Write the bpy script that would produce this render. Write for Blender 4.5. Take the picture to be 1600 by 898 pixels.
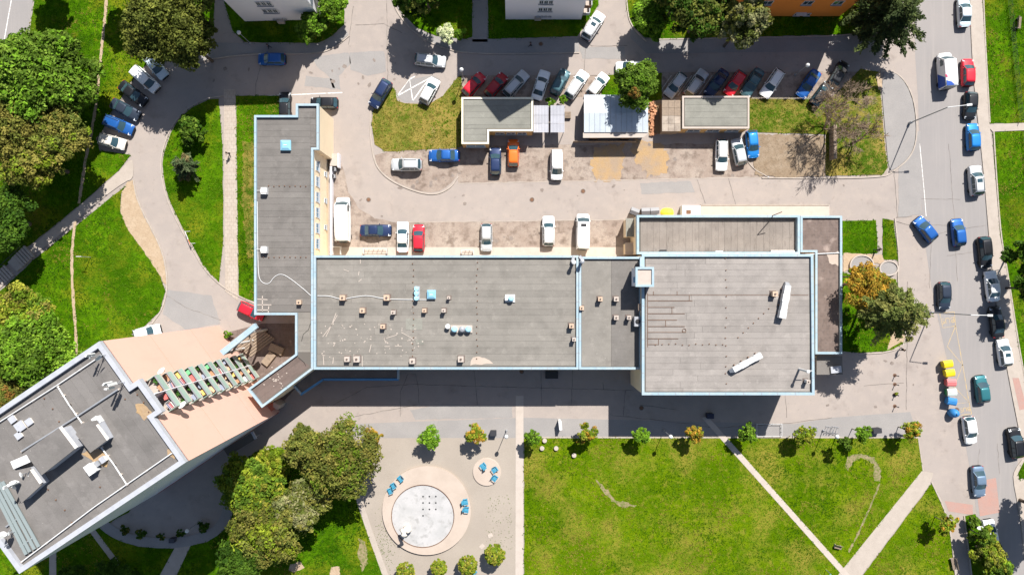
import bpy, bmesh, math, random
import numpy as np
from mathutils import Vector, Matrix, Euler
from math import radians as R, sin, cos, pi

for o in list(bpy.data.objects):
    bpy.data.objects.remove(o, do_unlink=True)
scene = bpy.context.scene
C = scene.collection
rnd = random.Random(7)
RNG = np.random.default_rng(11)

# ------------------------------------------------------------------ camera, sky, sun, exposure
CAMH = 107.0
cam = bpy.data.objects.new('camera', bpy.data.cameras.new('camera'))
C.objects.link(cam)
cam.location = (0, 0, CAMH)
cam.rotation_euler = (0, 0, 0)
cam.data.sensor_width = 36
cam.data.lens = 36 * CAMH / 160.0
cam.data.clip_end = 5000
scene.camera = cam
SUN = Vector((0.33, 0.80, 1.0)).normalized()
w = bpy.data.worlds.new('World'); scene.world = w; w.use_nodes = True
nt = w.node_tree
sky = nt.nodes.new('ShaderNodeTexSky'); sky.sky_type = 'NISHITA'; sky.sun_disc = False
sky.sun_elevation = math.asin(SUN.z); sky.sun_rotation = math.atan2(SUN.x, SUN.y)
nt.links.new(sky.outputs[0], nt.nodes['Background'].inputs[0])
nt.nodes['Background'].inputs[1].default_value = 0.065
sl = bpy.data.lights.new('sun', 'SUN'); sl.energy = 5.0; sl.angle = R(0.5); sl.color = (1, 0.965, 0.91)
so = bpy.data.objects.new('sun', sl); C.objects.link(so)
so.location = (60, 150, 190)
so.rotation_euler = (-SUN).to_track_quat('-Z', 'Y').to_euler()
scene.view_settings.view_transform = 'Standard'
scene.view_settings.look = 'None'
scene.view_settings.gamma = 1
scene.view_settings.use_curve_mapping = False
scene.view_settings.exposure = 0.92

# ------------------------------------------------------------------ helpers
def W(px, py, z=0.0):
    """place on the ground plan (0.1 m per survey unit) for a point at height z"""
    k = 0.1 * (1 - z / CAMH)
    return Vector(((px - 800) * k, (449 - py) * k, z))
WL = {}
def tag(o, label=None, cat=None, group=None, kind=None):
    if label: o['label'] = label
    if cat: o['category'] = cat
    if group: o['group'] = group
    if kind: o['kind'] = kind
    return o
def thing(name, label, cat, loc, rz=0, group=None):
    o = bpy.data.objects.new(name, None); C.objects.link(o)
    o.empty_display_size = 0.3
    o.location = loc; o.rotation_euler = (0, 0, rz)
    WL[o.name] = Vector(loc)
    return tag(o, label, cat, group)

class MB:
    def __init__(s): s.v = []; s.f = []; s.m = []
    def add(s, vs, fs, m=0):
        b = len(s.v); s.v += [tuple(v) for v in vs]
        s.f += [[b + i for i in f] for f in fs]; s.m += [m] * len(fs)
        return s
    def prism(s, poly, z0, z1, m=0, bottom=True):
        n = len(poly); p = [(q[0], q[1]) for q in poly]
        a = sum(p[i][0]*p[(i+1) % n][1] - p[(i+1) % n][0]*p[i][1] for i in range(n))
        if a < 0: p = p[::-1]
        vs = [(x, y, z0) for x, y in p] + [(x, y, z1) for x, y in p]
        fs = [list(range(n, 2*n))] + [[i, (i+1) % n, n+(i+1) % n, n+i] for i in range(n)]
        if bottom: fs.append(list(range(n))[::-1])
        return s.add(vs, fs, m)
    def sheet(s, poly, z, m=0):
        n = len(poly); p = [(q[0], q[1]) for q in poly]
        a = sum(p[i][0]*p[(i+1) % n][1] - p[(i+1) % n][0]*p[i][1] for i in range(n))
        if a < 0: p = p[::-1]
        return s.add([(x, y, z) for x, y in p], [list(range(n))], m)
    def box(s, c, d, rz=0, m=0):
        cx, cy, cz = c; dx, dy, dz = d[0]/2, d[1]/2, d[2]/2
        cs, sn = cos(rz), sin(rz)
        vs = []
        for z in (-dz, dz):
            for x, y in ((-dx, -dy), (dx, -dy), (dx, dy), (-dx, dy)):
                vs.append((cx + x*cs - y*sn, cy + x*sn + y*cs, cz + z))
        return s.add(vs, [[3,2,1,0],[4,5,6,7],[0,1,5,4],[1,2,6,5],[2,3,7,6],[3,0,4,7]], m)
    def tube(s, p0, p1, r0, r1=None, n=8, m=0, caps=True):
        r1 = r0 if r1 is None else r1
        p0 = Vector(p0); p1 = Vector(p1); d = (p1 - p0)
        if d.length < 1e-6: return s
        q = d.normalized().to_track_quat('Z', 'Y')
        a = q @ Vector((1, 0, 0)); b = q @ Vector((0, 1, 0))
        vs = []
        for p, r in ((p0, r0), (p1, r1)):
            for i in range(n):
                t = 2*pi*i/n; vs.append(p + a*(r*cos(t)) + b*(r*sin(t)))
        fs = [[i, (i+1) % n, n+(i+1) % n, n+i] for i in range(n)]
        if caps: fs += [list(range(n))[::-1], list(range(n, 2*n))]
        return s.add(vs, fs, m)
    def path(s, pts, r, n=6, m=0):
        for a, b in zip(pts[:-1], pts[1:]): s.tube(a, b, r, r, n, m)
        return s
    def lathe(s, prof, c=(0, 0, 0), n=16, m=0, sx=1, sy=1):
        vs = []; k = len(prof)
        for r, z in prof:
            for i in range(n):
                t = 2*pi*i/n; vs.append((c[0]+sx*r*cos(t), c[1]+sy*r*sin(t), c[2]+z))
        fs = []
        for j in range(k-1):
            for i in range(n):
                fs.append([j*n+i, j*n+(i+1) % n, (j+1)*n+(i+1) % n, (j+1)*n+i])
        if prof[0][0] > 1e-4: fs.append(list(range(n))[::-1])
        if prof[-1][0] > 1e-4: fs.append(list(range((k-1)*n, k*n)))
        return s.add(vs, fs, m)
    def ring(s, outer, inner, z0, z1, m=0):
        n = len(outer)
        vs = [(p[0], p[1], z) for z in (z0, z1) for P in (outer, inner) for p in P]
        fs = []
        for i in range(n):
            j = (i+1) % n
            fs += [[i, j, 2*n+j, 2*n+i], [n+j, n+i, 3*n+i, 3*n+j], [2*n+i, 2*n+j, 3*n+j, 3*n+i]]
        return s.add(vs, fs, m)
    def mesh(s, name, mats, smooth=False, off=None):
        me = bpy.data.meshes.new(name)
        vs = s.v if off is None else [(v[0]-off[0], v[1]-off[1], v[2]-off[2]) for v in s.v]
        me.from_pydata(vs, [], s.f)
        for mm in (mats if isinstance(mats, (list, tuple)) else [mats]): me.materials.append(mm)
        if any(s.m): me.polygons.foreach_set('material_index', s.m)
        if smooth:
            me.polygons.foreach_set('use_smooth', [True]*len(me.polygons))
        me.update()
        return me
    def build(s, name, mats, parent=None, origin=None, local=False, smooth=False):
        """world-coordinate mesh, shifted to its parent or origin; local=True keeps the coordinates"""
        off = None
        if parent is not None and not local: off = WL[parent.name]
        elif origin is not None: off = Vector(origin)
        o = bpy.data.objects.new(name, s.mesh(name, mats, smooth, off)); C.objects.link(o)
        if parent is not None:
            o.parent = parent; WL[o.name] = WL[parent.name] if not local else Vector((0, 0, 0))
        else:
            if origin is not None: o.location = origin
            WL[o.name] = Vector(origin) if origin is not None else Vector((0, 0, 0))
        return o
def link_mesh(name, me, parent, loc=(0, 0, 0), rot=(0, 0, 0), mat=None):
    o = bpy.data.objects.new(name, me); C.objects.link(o); o.parent = parent
    o.location = loc; o.rotation_euler = rot
    if mat is not None:
        o.material_slots[0].link = 'OBJECT'; o.material_slots[0].material = mat
    return o
def copy_tree(o, parent=None, kids=None):
    c = o.copy(); C.objects.link(c); c.parent = parent
    WL[c.name] = WL.get(o.name, Vector((0, 0, 0)))
    for ch in list(o.children): copy_tree(ch, c)
    return c
def inset(poly, d):
    n = len(poly); p = [Vector((q[0], q[1])) for q in poly]
    a = sum(p[i].x*p[(i+1) % n].y - p[(i+1) % n].x*p[i].y for i in range(n))
    sg = 1 if a > 0 else -1
    out = []
    for i in range(n):
        e0 = (p[i]-p[i-1]).normalized(); e1 = (p[(i+1) % n]-p[i]).normalized()
        n0 = Vector((-e0.y, e0.x))*sg; n1 = Vector((-e1.y, e1.x))*sg
        b = n0 + n1
        k = d / max(0.25, (1 + n0.dot(n1)))
        out.append(p[i] + b*k)
    return out
def ccw(poly):
    n = len(poly)
    a = sum(poly[i][0]*poly[(i+1) % n][1] - poly[(i+1) % n][0]*poly[i][1] for i in range(n))
    return list(poly) if a > 0 else list(poly)[::-1]
def wp(pts, z=0.0): return [W(x, y, z) for x, y in pts]
def inside(px, py, poly):
    c = np.zeros(len(px), bool); n = len(poly); j = n-1
    for i in range(n):
        xi, yi = poly[i]; xj, yj = poly[j]
        if yi != yj:
            c ^= ((yi > py) != (yj > py)) & (px < (xj-xi)*(py-yi)/(yj-yi)+xi)
        j = i
    return c
def smoothp(pts, it=2, closed=True):
    p = [Vector(q) for q in pts]
    for _ in range(it):
        q = []
        n = len(p)
        rg = range(n) if closed else range(n-1)
        if not closed: q.append(p[0])
        for i in rg:
            a, b = p[i], p[(i+1) % n]
            q += [a*0.75+b*0.25, a*0.25+b*0.75]
        if not closed: q.append(p[-1])
        p = q
    return [tuple(v) for v in p]
def rough_edge(pts, amp, step=4.0, seed=0):
    """subdivide a plan outline and jitter it, for soil and turf edges"""
    r = random.Random(seed); out = []
    n = len(pts)
    for i in range(n):
        a, b = Vector(pts[i]), Vector(pts[(i+1) % n])
        k = max(1, int((b-a).length/step))
        for j in range(k):
            q = a.lerp(b, j/k)
            out.append((q.x + r.uniform(-amp, amp), q.y + r.uniform(-amp, amp)))
    return out

# ------------------------------------------------------------------ materials
def srgb(r, g, b):
    f = lambda c: (c/12.92 if c <= 0.04045 else ((c+0.055)/1.055)**2.4)
    return (f(r/255), f(g/255), f(b/255))
def mat(name, col, rough=0.85, layers=(), bump=None, metal=0.0, rand=0.0, coat=0.0, spec=0.3, coords='pos', brick=None, wave=None):
    m = bpy.data.materials.new(name); m.use_nodes = True
    t = m.node_tree; N = t.nodes; L = t.links
    b = N['Principled BSDF']
    b.inputs['Roughness'].default_value = rough
    b.inputs['Metallic'].default_value = metal
    b.inputs['Specular IOR Level'].default_value = spec
    if coat: b.inputs['Coat Weight'].default_value = coat; b.inputs['Coat Roughness'].default_value = 0.06
    rgb = N.new('ShaderNodeRGB'); rgb.outputs[0].default_value = (*col, 1)
    cur = rgb.outputs[0]
    if coords == 'pos':
        g = N.new('ShaderNodeNewGeometry'); co = g.outputs['Position']
    else:
        g = N.new('ShaderNodeTexCoord'); co = g.outputs['Object']
    for ly in layers:
        # (scale, detail, lo, hi, colour, strength[, stretch xyz])
        sc, det, lo, hi, c2, st = ly[:6]
        src = co
        if len(ly) > 6:
            mp = N.new('ShaderNodeMapping'); mp.inputs['Scale'].default_value = ly[6]
            if len(ly) > 7: mp.inputs['Rotation'].default_value = (0, 0, ly[7])
            L.new(co, mp.inputs[0]); src = mp.outputs[0]
        n = N.new('ShaderNodeTexNoise'); n.inputs['Scale'].default_value = sc
        n.inputs['Detail'].default_value = det; n.inputs['Roughness'].default_value = 0.6
        L.new(src, n.inputs['Vector'])
        mr = N.new('ShaderNodeMapRange'); mr.inputs[1].default_value = lo; mr.inputs[2].default_value = hi
        mr.inputs[3].default_value = 0; mr.inputs[4].default_value = st
        L.new(n.outputs[0], mr.inputs[0])
        mx = N.new('ShaderNodeMix'); mx.data_type = 'RGBA'
        L.new(mr.outputs[0], mx.inputs['Factor']); L.new(cur, mx.inputs['A'])
        mx.inputs['B'].default_value = (*c2, 1)
        cur = mx.outputs['Result']
    if brick:
        # (scale, brick width, row height, mortar size, mortar colour, strength, rotation)
        mp = N.new('ShaderNodeMapping'); mp.inputs['Rotation'].default_value = (0, 0, brick[6])
        L.new(co, mp.inputs[0])
        bt = N.new('ShaderNodeTexBrick'); bt.inputs['Scale'].default_value = brick[0]
        bt.inputs['Brick Width'].default_value = brick[1]; bt.inputs['Row Height'].default_value = brick[2]
        bt.inputs['Mortar Size'].default_value = brick[3]; bt.inputs['Mortar Smooth'].default_value = 0.3
        L.new(mp.outputs[0], bt.inputs['Vector'])
        mu = N.new('ShaderNodeMath'); mu.operation = 'MULTIPLY'; mu.inputs[1].default_value = brick[5]
        L.new(bt.outputs['Fac'], mu.inputs[0])
        mx = N.new('ShaderNodeMix'); mx.data_type = 'RGBA'
        L.new(mu.outputs[0], mx.inputs['Factor']); L.new(cur, mx.inputs['A'])
        mx.inputs['B'].default_value = (*brick[4], 1); cur = mx.outputs['Result']
    if rand:
        oi = N.new('ShaderNodeObjectInfo')
        mr = N.new('ShaderNodeMapRange'); mr.inputs[3].default_value = 1-rand; mr.inputs[4].default_value = 1+rand
        L.new(oi.outputs['Random'], mr.inputs[0])
        vm = N.new('ShaderNodeVectorMath'); vm.operation = 'SCALE'
        L.new(cur, vm.inputs[0]); L.new(mr.outputs[0], vm.inputs['Scale']); cur = vm.outputs[0]
    L.new(cur, b.inputs['Base Color'])
    if bump:
        n = N.new('ShaderNodeTexNoise'); n.inputs['Scale'].default_value = bump[0]; n.inputs['Detail'].default_value = 6
        L.new(co, n.inputs['Vector'])
        bp = N.new('ShaderNodeBump'); bp.inputs['Strength'].default_value = bump[1]; bp.inputs['Distance'].default_value = bump[2] if len(bump) > 2 else 0.05
        L.new(n.outputs[0], bp.inputs['Height']); L.new(bp.outputs[0], b.inputs['Normal'])
    return m
def leafmat(name):
    m = bpy.data.materials.new(name); m.use_nodes = True
    t = m.node_tree; N = t.nodes; L = t.links
    b = N['Principled BSDF']; b.inputs['Roughness'].default_value = 0.6; b.inputs['Specular IOR Level'].default_value = 0.05
    a = N.new('ShaderNodeVertexColor'); a.layer_name = 'leaf'
    L.new(a.outputs[0], b.inputs['Base Color'])
    tr = N.new('ShaderNodeBsdfTranslucent'); L.new(a.outputs[0], tr.inputs[0])
    mx = N.new('ShaderNodeMixShader'); mx.inputs[0].default_value = 0.22
    L.new(b.outputs[0], mx.inputs[1]); L.new(tr.outputs[0], mx.inputs[2])
    L.new(mx.outputs[0], N['Material Output'].inputs[0])
    return m
M = {}
def grassmat(name, dark, mid, dry, dryamt, soil=0.0):
    ly = [(0.12, 5, 0.42, 0.62, dark, 0.75), (0.3, 5, 0.45, 0.66, dark, 0.6), (1.3, 5, 0.42, 0.68, dark, 0.7), (0.14, 6, 0.62-dryamt, 0.80-dryamt, dry, 0.8),
          (0.9, 5, 0.68-dryamt, 0.82-dryamt, dry, 0.55), (5.0, 4, 0.5, 0.75, tuple(c*0.45 for c in dark), 0.7), (4.0, 3, 0.60, 0.75, (0.15, 0.18, 0.015), 0.5)]
    if soil: ly.append((0.35, 6, 0.62, 0.72, (0.24, 0.17, 0.10), soil))
    return mat(name, mid, 0.95, ly, bump=(7.0, 0.8, 0.15), spec=0.0)
M['grass'] = grassmat('grass_lush', (0.018, 0.060, 0.001), (0.075, 0.170, 0.003), (0.16, 0.165, 0.010), 0.12)
M['lawn'] = grassmat('grass_lawn', (0.050, 0.105, 0.001), (0.115, 0.172, 0.003), (0.21, 0.175, 0.03), 0.14)
M['grass_dry'] = grassmat('grass_dry', (0.035, 0.075, 0.005), (0.085, 0.13, 0.012), (0.26, 0.19, 0.05), 0.22, 0.35)
M['soil'] = mat('bare_soil', (0.34, 0.25, 0.165), 0.95, [(0.8, 5, 0.4, 0.7, (0.40, 0.31, 0.22), 0.8), (4, 4, 0.45, 0.7, (0.24, 0.175, 0.11), 0.5)], bump=(6, 0.6, 0.08))
M['lawn_soil'] = mat('worn_lawn', (0.17, 0.145, 0.07), 0.95, [(0.8, 5, 0.4, 0.6, (0.26, 0.20, 0.12), 0.8), (3, 5, 0.45, 0.6, (0.085, 0.12, 0.015), 0.7)], bump=(6, 0.6, 0.08))
M['sand'] = mat('orange_sand', (0.34, 0.225, 0.115), 0.95, [(0.35, 7, 0.42, 0.6, (0.27, 0.205, 0.15), 0.9), (5, 4, 0.5, 0.7, (0.25, 0.16, 0.07), 0.5)], bump=(5, 0.6, 0.08))
M['brown_soil'] = mat('brown_soil', (0.20, 0.145, 0.095), 0.95, [(0.7, 5, 0.4, 0.65, (0.27, 0.21, 0.15), 0.8), (4, 4, 0.5, 0.7, (0.10, 0.075, 0.05), 0.6)], bump=(6, 0.6, 0.08))
M['asphalt'] = mat('worn_asphalt', (0.298, 0.255, 0.228), 0.9,
    [(0.07, 5, 0.4, 0.65, (0.262, 0.224, 0.20), 0.8), (0.6, 6, 0.45, 0.75, (0.345, 0.29, 0.25), 0.6), (0.35, 8, 0.57, 0.70, (0.20, 0.165, 0.145), 0.5), (1.4, 8, 0.60, 0.72, (0.17, 0.14, 0.125), 0.35), (9, 4, 0.45, 0.75, (0.22, 0.20, 0.185), 0.45)], bump=(14, 0.35, 0.02))
M['stain'] = mat('oil_stain', (0.215, 0.178, 0.155), 0.9, [(1.5, 6, 0.4, 0.65, (0.15, 0.122, 0.105), 0.9)])
M['street'] = mat('street_asphalt', (0.245, 0.225, 0.215), 0.88,
    [(0.09, 5, 0.4, 0.65, (0.218, 0.203, 0.197), 0.8), (1.0, 5, 0.5, 0.8, (0.31, 0.28, 0.26), 0.5, (2.2, 0.08, 1), 0.12), (9, 4, 0.45, 0.75, (0.2, 0.19, 0.18), 0.4)], bump=(14, 0.35, 0.02))
M['asphalt_grey'] = mat('grey_asphalt', (0.235, 0.22, 0.21), 0.9,
    [(0.3, 6, 0.4, 0.7, (0.28, 0.26, 0.245), 0.7), (7, 4, 0.45, 0.75, (0.17, 0.16, 0.155), 0.5)], bump=(14, 0.35, 0.02))
M['asphalt_dark'] = mat('dark_seam', (0.10, 0.085, 0.075), 0.9, [(0.8, 5, 0.42, 0.6, (0.22, 0.19, 0.168), 0.9)])
M['parking'] = mat('stained_parking', (0.250, 0.195, 0.160), 0.92,
    [(0.25, 7, 0.42, 0.62, (0.33, 0.275, 0.23), 0.9), (0.9, 6, 0.48, 0.68, (0.135, 0.10, 0.08), 0.8), (0.45, 8, 0.55, 0.66, (0.13, 0.095, 0.075), 0.6), (5, 5, 0.45, 0.7, (0.15, 0.12, 0.10), 0.45)], bump=(10, 0.4, 0.03))
M['plaza'] = mat('plaza_gravel', (0.285, 0.245, 0.205), 0.92,
    [(0.2, 6, 0.4, 0.65, (0.33, 0.285, 0.24), 0.7), (1.6, 6, 0.6, 0.75, (0.21, 0.185, 0.15), 0.5), (12, 4, 0.45, 0.72, (0.2, 0.17, 0.14), 0.5)], bump=(14, 0.4, 0.03))
M['concrete'] = mat('pale_concrete', (0.36, 0.31, 0.265), 0.9, [(0.8, 5, 0.4, 0.7, (0.31, 0.265, 0.225), 0.8), (6, 4, 0.5, 0.75, (0.25, 0.215, 0.19), 0.4)], bump=(12, 0.3, 0.02))
M['white_concrete'] = mat('white_concrete', (0.40, 0.345, 0.30), 0.9, [(0.9, 5, 0.45, 0.7, (0.35, 0.30, 0.26), 0.8), (7, 4, 0.5, 0.75, (0.29, 0.25, 0.22), 0.35)])
M['pavers'] = mat('small_pavers', (0.34, 0.285, 0.235), 0.9, [(0.7, 5, 0.4, 0.65, (0.39, 0.34, 0.29), 0.8), (3, 4, 0.5, 0.75, (0.25, 0.21, 0.175), 0.5)], brick=(1.0, 0.6, 0.6, 0.02, (0.16, 0.13, 0.105), 0.6, 0.0))
M['kerb'] = mat('kerb_stone', (0.36, 0.31, 0.265), 0.9, [(1.2, 5, 0.4, 0.7, (0.26, 0.22, 0.185), 0.8), (8, 4, 0.5, 0.7, (0.42, 0.37, 0.32), 0.4)])
M['red_paving'] = mat('red_paving', (0.34, 0.20, 0.165), 0.9, [(0.8, 5, 0.4, 0.7, (0.30, 0.215, 0.19), 0.8), (6, 4, 0.5, 0.7, (0.24, 0.15, 0.13), 0.5)])
M['line_white'] = mat('worn_white_line', (0.62, 0.60, 0.57), 0.8, [(2.5, 6, 0.5, 0.62, (0.33, 0.295, 0.27), 0.8)])
M['line_yellow'] = mat('worn_yellow_line', (0.43, 0.31, 0.15), 0.8, [(1.5, 7, 0.40, 0.60, (0.30, 0.255, 0.21), 0.9)])
def roofmat(name, col, d=0.8, wob=0.0):
    a = tuple(c*1.2 for c in col); b = tuple(c*0.72 for c in col)
    return mat(name, col, 0.92, [(0.12, 6, 0.4, 0.65, a, 0.6), (0.5, 6, 0.46, 0.68, b, 0.6), (0.9, 8, 0.57, 0.66, tuple(c*1.32 for c in col), 0.45), (2.2, 5, 0.55, 0.75, b, 0.35, (0.25, 2, 1)), (8, 4, 0.45, 0.75, b, 0.5),
        (3.2, 7, 0.715, 0.74, (0.5, 0.47, 0.43), 0.8)], bump=(9, 0.35, 0.02), rand=0.075, spec=0.15)
M['roof'] = roofmat('roof_felt', (0.190, 0.175, 0.155))
M['roof_wing'] = roofmat('roof_felt_wing', (0.148, 0.136, 0.125))
M['roof_right'] = roofmat('roof_felt_right', (0.238, 0.215, 0.197))
M['roof_brown'] = roofmat('roof_felt_brown', (0.13, 0.10, 0.088))
M['roof_annex'] = mat('roof_felt_annex', (0.185, 0.16, 0.14), 0.92, [(0.4, 7, 0.42, 0.62, (0.235, 0.205, 0.18), 0.8), (1.2, 7, 0.55, 0.7, (0.10, 0.085, 0.075), 0.6, (2.0, 0.5, 1)), (7, 4, 0.45, 0.75, (0.12, 0.1, 0.09), 0.5)], bump=(9, 0.4, 0.02), rand=0.05)
M['roof_tower'] = roofmat('roof_felt_tower', (0.150, 0.139, 0.131))
M['roof_green'] = roofmat('roof_felt_fine', (0.195, 0.190, 0.165))
M['roof_deck'] = mat('roof_deck', (0.105, 0.094, 0.083), 0.95)
M['tar'] = mat('black_tar', (0.02, 0.019, 0.018), 0.8)
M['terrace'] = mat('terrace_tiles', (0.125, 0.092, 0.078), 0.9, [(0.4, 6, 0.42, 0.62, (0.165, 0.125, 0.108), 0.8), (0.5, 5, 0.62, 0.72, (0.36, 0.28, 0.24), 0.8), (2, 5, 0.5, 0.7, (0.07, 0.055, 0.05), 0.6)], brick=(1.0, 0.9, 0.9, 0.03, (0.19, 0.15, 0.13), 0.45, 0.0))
M['blue_trim'] = mat('pale_blue_trim', (0.25, 0.345, 0.40), 0.6, [(0.4, 5, 0.45, 0.65, (0.32, 0.375, 0.40), 0.8), (1.5, 5, 0.5, 0.7, (0.36, 0.41, 0.43), 0.6), (3, 6, 0.55, 0.7, (0.16, 0.215, 0.25), 0.6)])
M['blue_deep'] = mat('deep_blue_trim', (0.06, 0.20, 0.38), 0.6, [(1.5, 5, 0.5, 0.7, (0.09, 0.25, 0.43), 0.6)])
M['white_trim'] = mat('white_coping', (0.36, 0.37, 0.40), 0.7, [(1.0, 5, 0.45, 0.7, (0.28, 0.29, 0.32), 0.7), (5, 4, 0.55, 0.75, (0.23, 0.22, 0.23), 0.4)])
M['cream_trim'] = mat('cream_coping', (0.66, 0.62, 0.48), 0.7, [(2, 5, 0.45, 0.7, (0.55, 0.50, 0.38), 0.7)])
M['cream_wall'] = mat('cream_render', (0.80, 0.66, 0.47), 0.9, [(0.5, 5, 0.4, 0.7, (0.75, 0.61, 0.43), 0.8), (3, 5, 0.6, 0.75, (0.6, 0.48, 0.34), 0.4)])
M['yellow_wall'] = mat('yellow_render', (0.50, 0.31, 0.13), 0.9, [(0.8, 5, 0.4, 0.7, (0.42, 0.27, 0.12), 0.8)])
M['peach'] = mat('peach_render', (0.60, 0.372, 0.300), 0.9, [(0.15, 4, 0.4, 0.7, (0.575, 0.35, 0.28), 0.8), (2, 5, 0.6, 0.75, (0.53, 0.325, 0.262), 0.6), (1.2, 6, 0.55, 0.75, (0.50, 0.31, 0.255), 0.35, (1, 1, .12))])
M['peach_dark'] = mat('peach_joint', (0.42, 0.24, 0.17), 0.9)
M['lavender'] = mat('grey_render', (0.66, 0.62, 0.655), 0.9, [(0.3, 5, 0.4, 0.7, (0.60, 0.56, 0.60), 0.8), (2, 6, 0.55, 0.75, (0.48, 0.44, 0.46), 0.4, (1, 1, .1))])
M['white_wall'] = mat('white_render', (0.68, 0.67, 0.71), 0.9, [(0.25, 5, 0.4, 0.7, (0.66, 0.65, 0.67), 0.8), (1.5, 5, 0.6, 0.8, (0.56, 0.55, 0.56), 0.4)])
M['orange_wall'] = mat('orange_render', (0.68, 0.22, 0.035), 0.9, [(0.3, 5, 0.4, 0.7, (0.62, 0.20, 0.035), 0.8)])
M['red_line'] = mat('dark_red_plinth', (0.28, 0.06, 0.06), 0.8)
M['glass'] = mat('window_glass', (0.035, 0.055, 0.075), 0.08, spec=0.6)
M['glass_blue'] = mat('blue_window_glass', (0.10, 0.21, 0.32), 0.1, spec=0.6)
M['white_paint'] = mat('white_paint', (0.56, 0.56, 0.555), 0.6, [(3, 4, 0.5, 0.75, (0.42, 0.42, 0.41), 0.6)], coords='obj')
M['grey_metal'] = mat('grey_metal', (0.33, 0.34, 0.36), 0.5, [(3, 4, 0.5, 0.75, (0.24, 0.24, 0.25), 0.6)], metal=0.4, coords='obj')
M['dark_metal'] = mat('dark_metal', (0.035, 0.036, 0.04), 0.6, coords='obj')
M['rust'] = mat('rusty_brown', (0.13, 0.07, 0.045), 0.9, [(3, 4, 0.45, 0.7, (0.2, 0.11, 0.06), 0.7)])
M['tan_box'] = mat('tan_render', (0.46, 0.34, 0.25), 0.9, [(4, 4, 0.45, 0.7, (0.38, 0.27, 0.19), 0.7)])
M['white_box'] = mat('off_white_render', (0.66, 0.62, 0.57), 0.85, [(4, 4, 0.45, 0.7, (0.55, 0.50, 0.45), 0.6)])
M['sky_blue'] = mat('skylight_blue', (0.27, 0.50, 0.62), 0.35, [(2, 4, 0.45, 0.7, (0.38, 0.58, 0.68), 0.6)])
M['teal'] = mat('green_parapet', (0.245, 0.335, 0.285), 0.7, [(0.7, 4, 0.4, 0.7, (0.29, 0.37, 0.325), 0.7)], rand=0.14)
M['corrug'] = mat('grey_sheet', (0.40, 0.40, 0.43), 0.55, [(0.8, 4, 0.4, 0.7, (0.34, 0.34, 0.37), 0.7)], metal=0.2, rand=0.08)
M['white_sheet'] = mat('white_sheet', (0.41, 0.45, 0.49), 0.5, [(0.5, 5, 0.4, 0.7, (0.35, 0.39, 0.43), 0.8), (1.6, 6, 0.55, 0.7, (0.27, 0.28, 0.29), 0.5), (3, 5, 0.6, 0.75, (0.28, 0.3, 0.32), 0.5)], rand=0.035)
M['bark'] = mat('bark', (0.10, 0.075, 0.055), 0.95, [(4, 5, 0.4, 0.7, (0.15, 0.12, 0.09), 0.7)], bump=(10, 0.6, 0.05))
M['twig'] = mat('bare_twig', (0.22, 0.16, 0.11), 0.9, [(3, 4, 0.4, 0.7, (0.29, 0.215, 0.15), 0.7)])
M['leaf'] = leafmat('leaves')
M['black'] = mat('black_plastic', (0.015, 0.015, 0.017), 0.6, coords='obj')
M['tyre'] = mat('tyre_rubber', (0.02, 0.02, 0.02), 0.85, coords='obj')
M['rim'] = mat('alloy_rim', (0.42, 0.43, 0.45), 0.35, metal=0.7, coords='obj')
M['carglass'] = mat('car_glass', (0.028, 0.060, 0.075), 0.06, spec=0.8, coords='obj')
M['headlight'] = mat('headlight_lens', (0.62, 0.65, 0.68), 0.12, spec=0.7, coords='obj')
M['taillight'] = mat('taillight_lens', (0.35, 0.01, 0.012), 0.15, spec=0.7, coords='obj')
M['wood'] = mat('grey_wood', (0.25, 0.19, 0.14), 0.85, [(3, 5, 0.4, 0.7, (0.17, 0.13, 0.1), 0.8)])
M['brown_sheet'] = mat('weathered_sheet', (0.32, 0.265, 0.215), 0.85, [(0.7, 6, 0.42, 0.6, (0.20, 0.16, 0.13), 0.85), (3, 5, 0.5, 0.7, (0.38, 0.33, 0.28), 0.5)], rand=0.12)
M['chair_blue'] = mat('blue_chair_plastic', (0.05, 0.24, 0.36), 0.5, coords='obj')
M['basin'] = mat('fountain_white_stone', (0.385, 0.375, 0.37), 0.75, [(0.5, 6, 0.42, 0.62, (0.32, 0.315, 0.31), 0.8), (1.2, 7, 0.54, 0.68, (0.22, 0.215, 0.205), 0.6), (3.5, 5, 0.6, 0.75, (.2, .2, .19), .5)])
M['pink_stone'] = mat('pink_concrete', (0.40, 0.33, 0.275), 0.85, [(0.5, 5, 0.4, 0.7, (0.35, 0.285, 0.235), 0.8), (6, 4, 0.55, 0.75, (0.38, 0.30, 0.25), 0.35)])
M['stone'] = mat('white_sculpture_stone', (0.66, 0.60, 0.53), 0.8, [(3, 5, 0.45, 0.7, (0.52, 0.46, 0.4), 0.7)], coords='obj')
def plain(name, col, rough=0.6, **k):
    if name not in M: M[name] = mat(name, col, rough, coords='obj', **k)
    return M[name]
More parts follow.
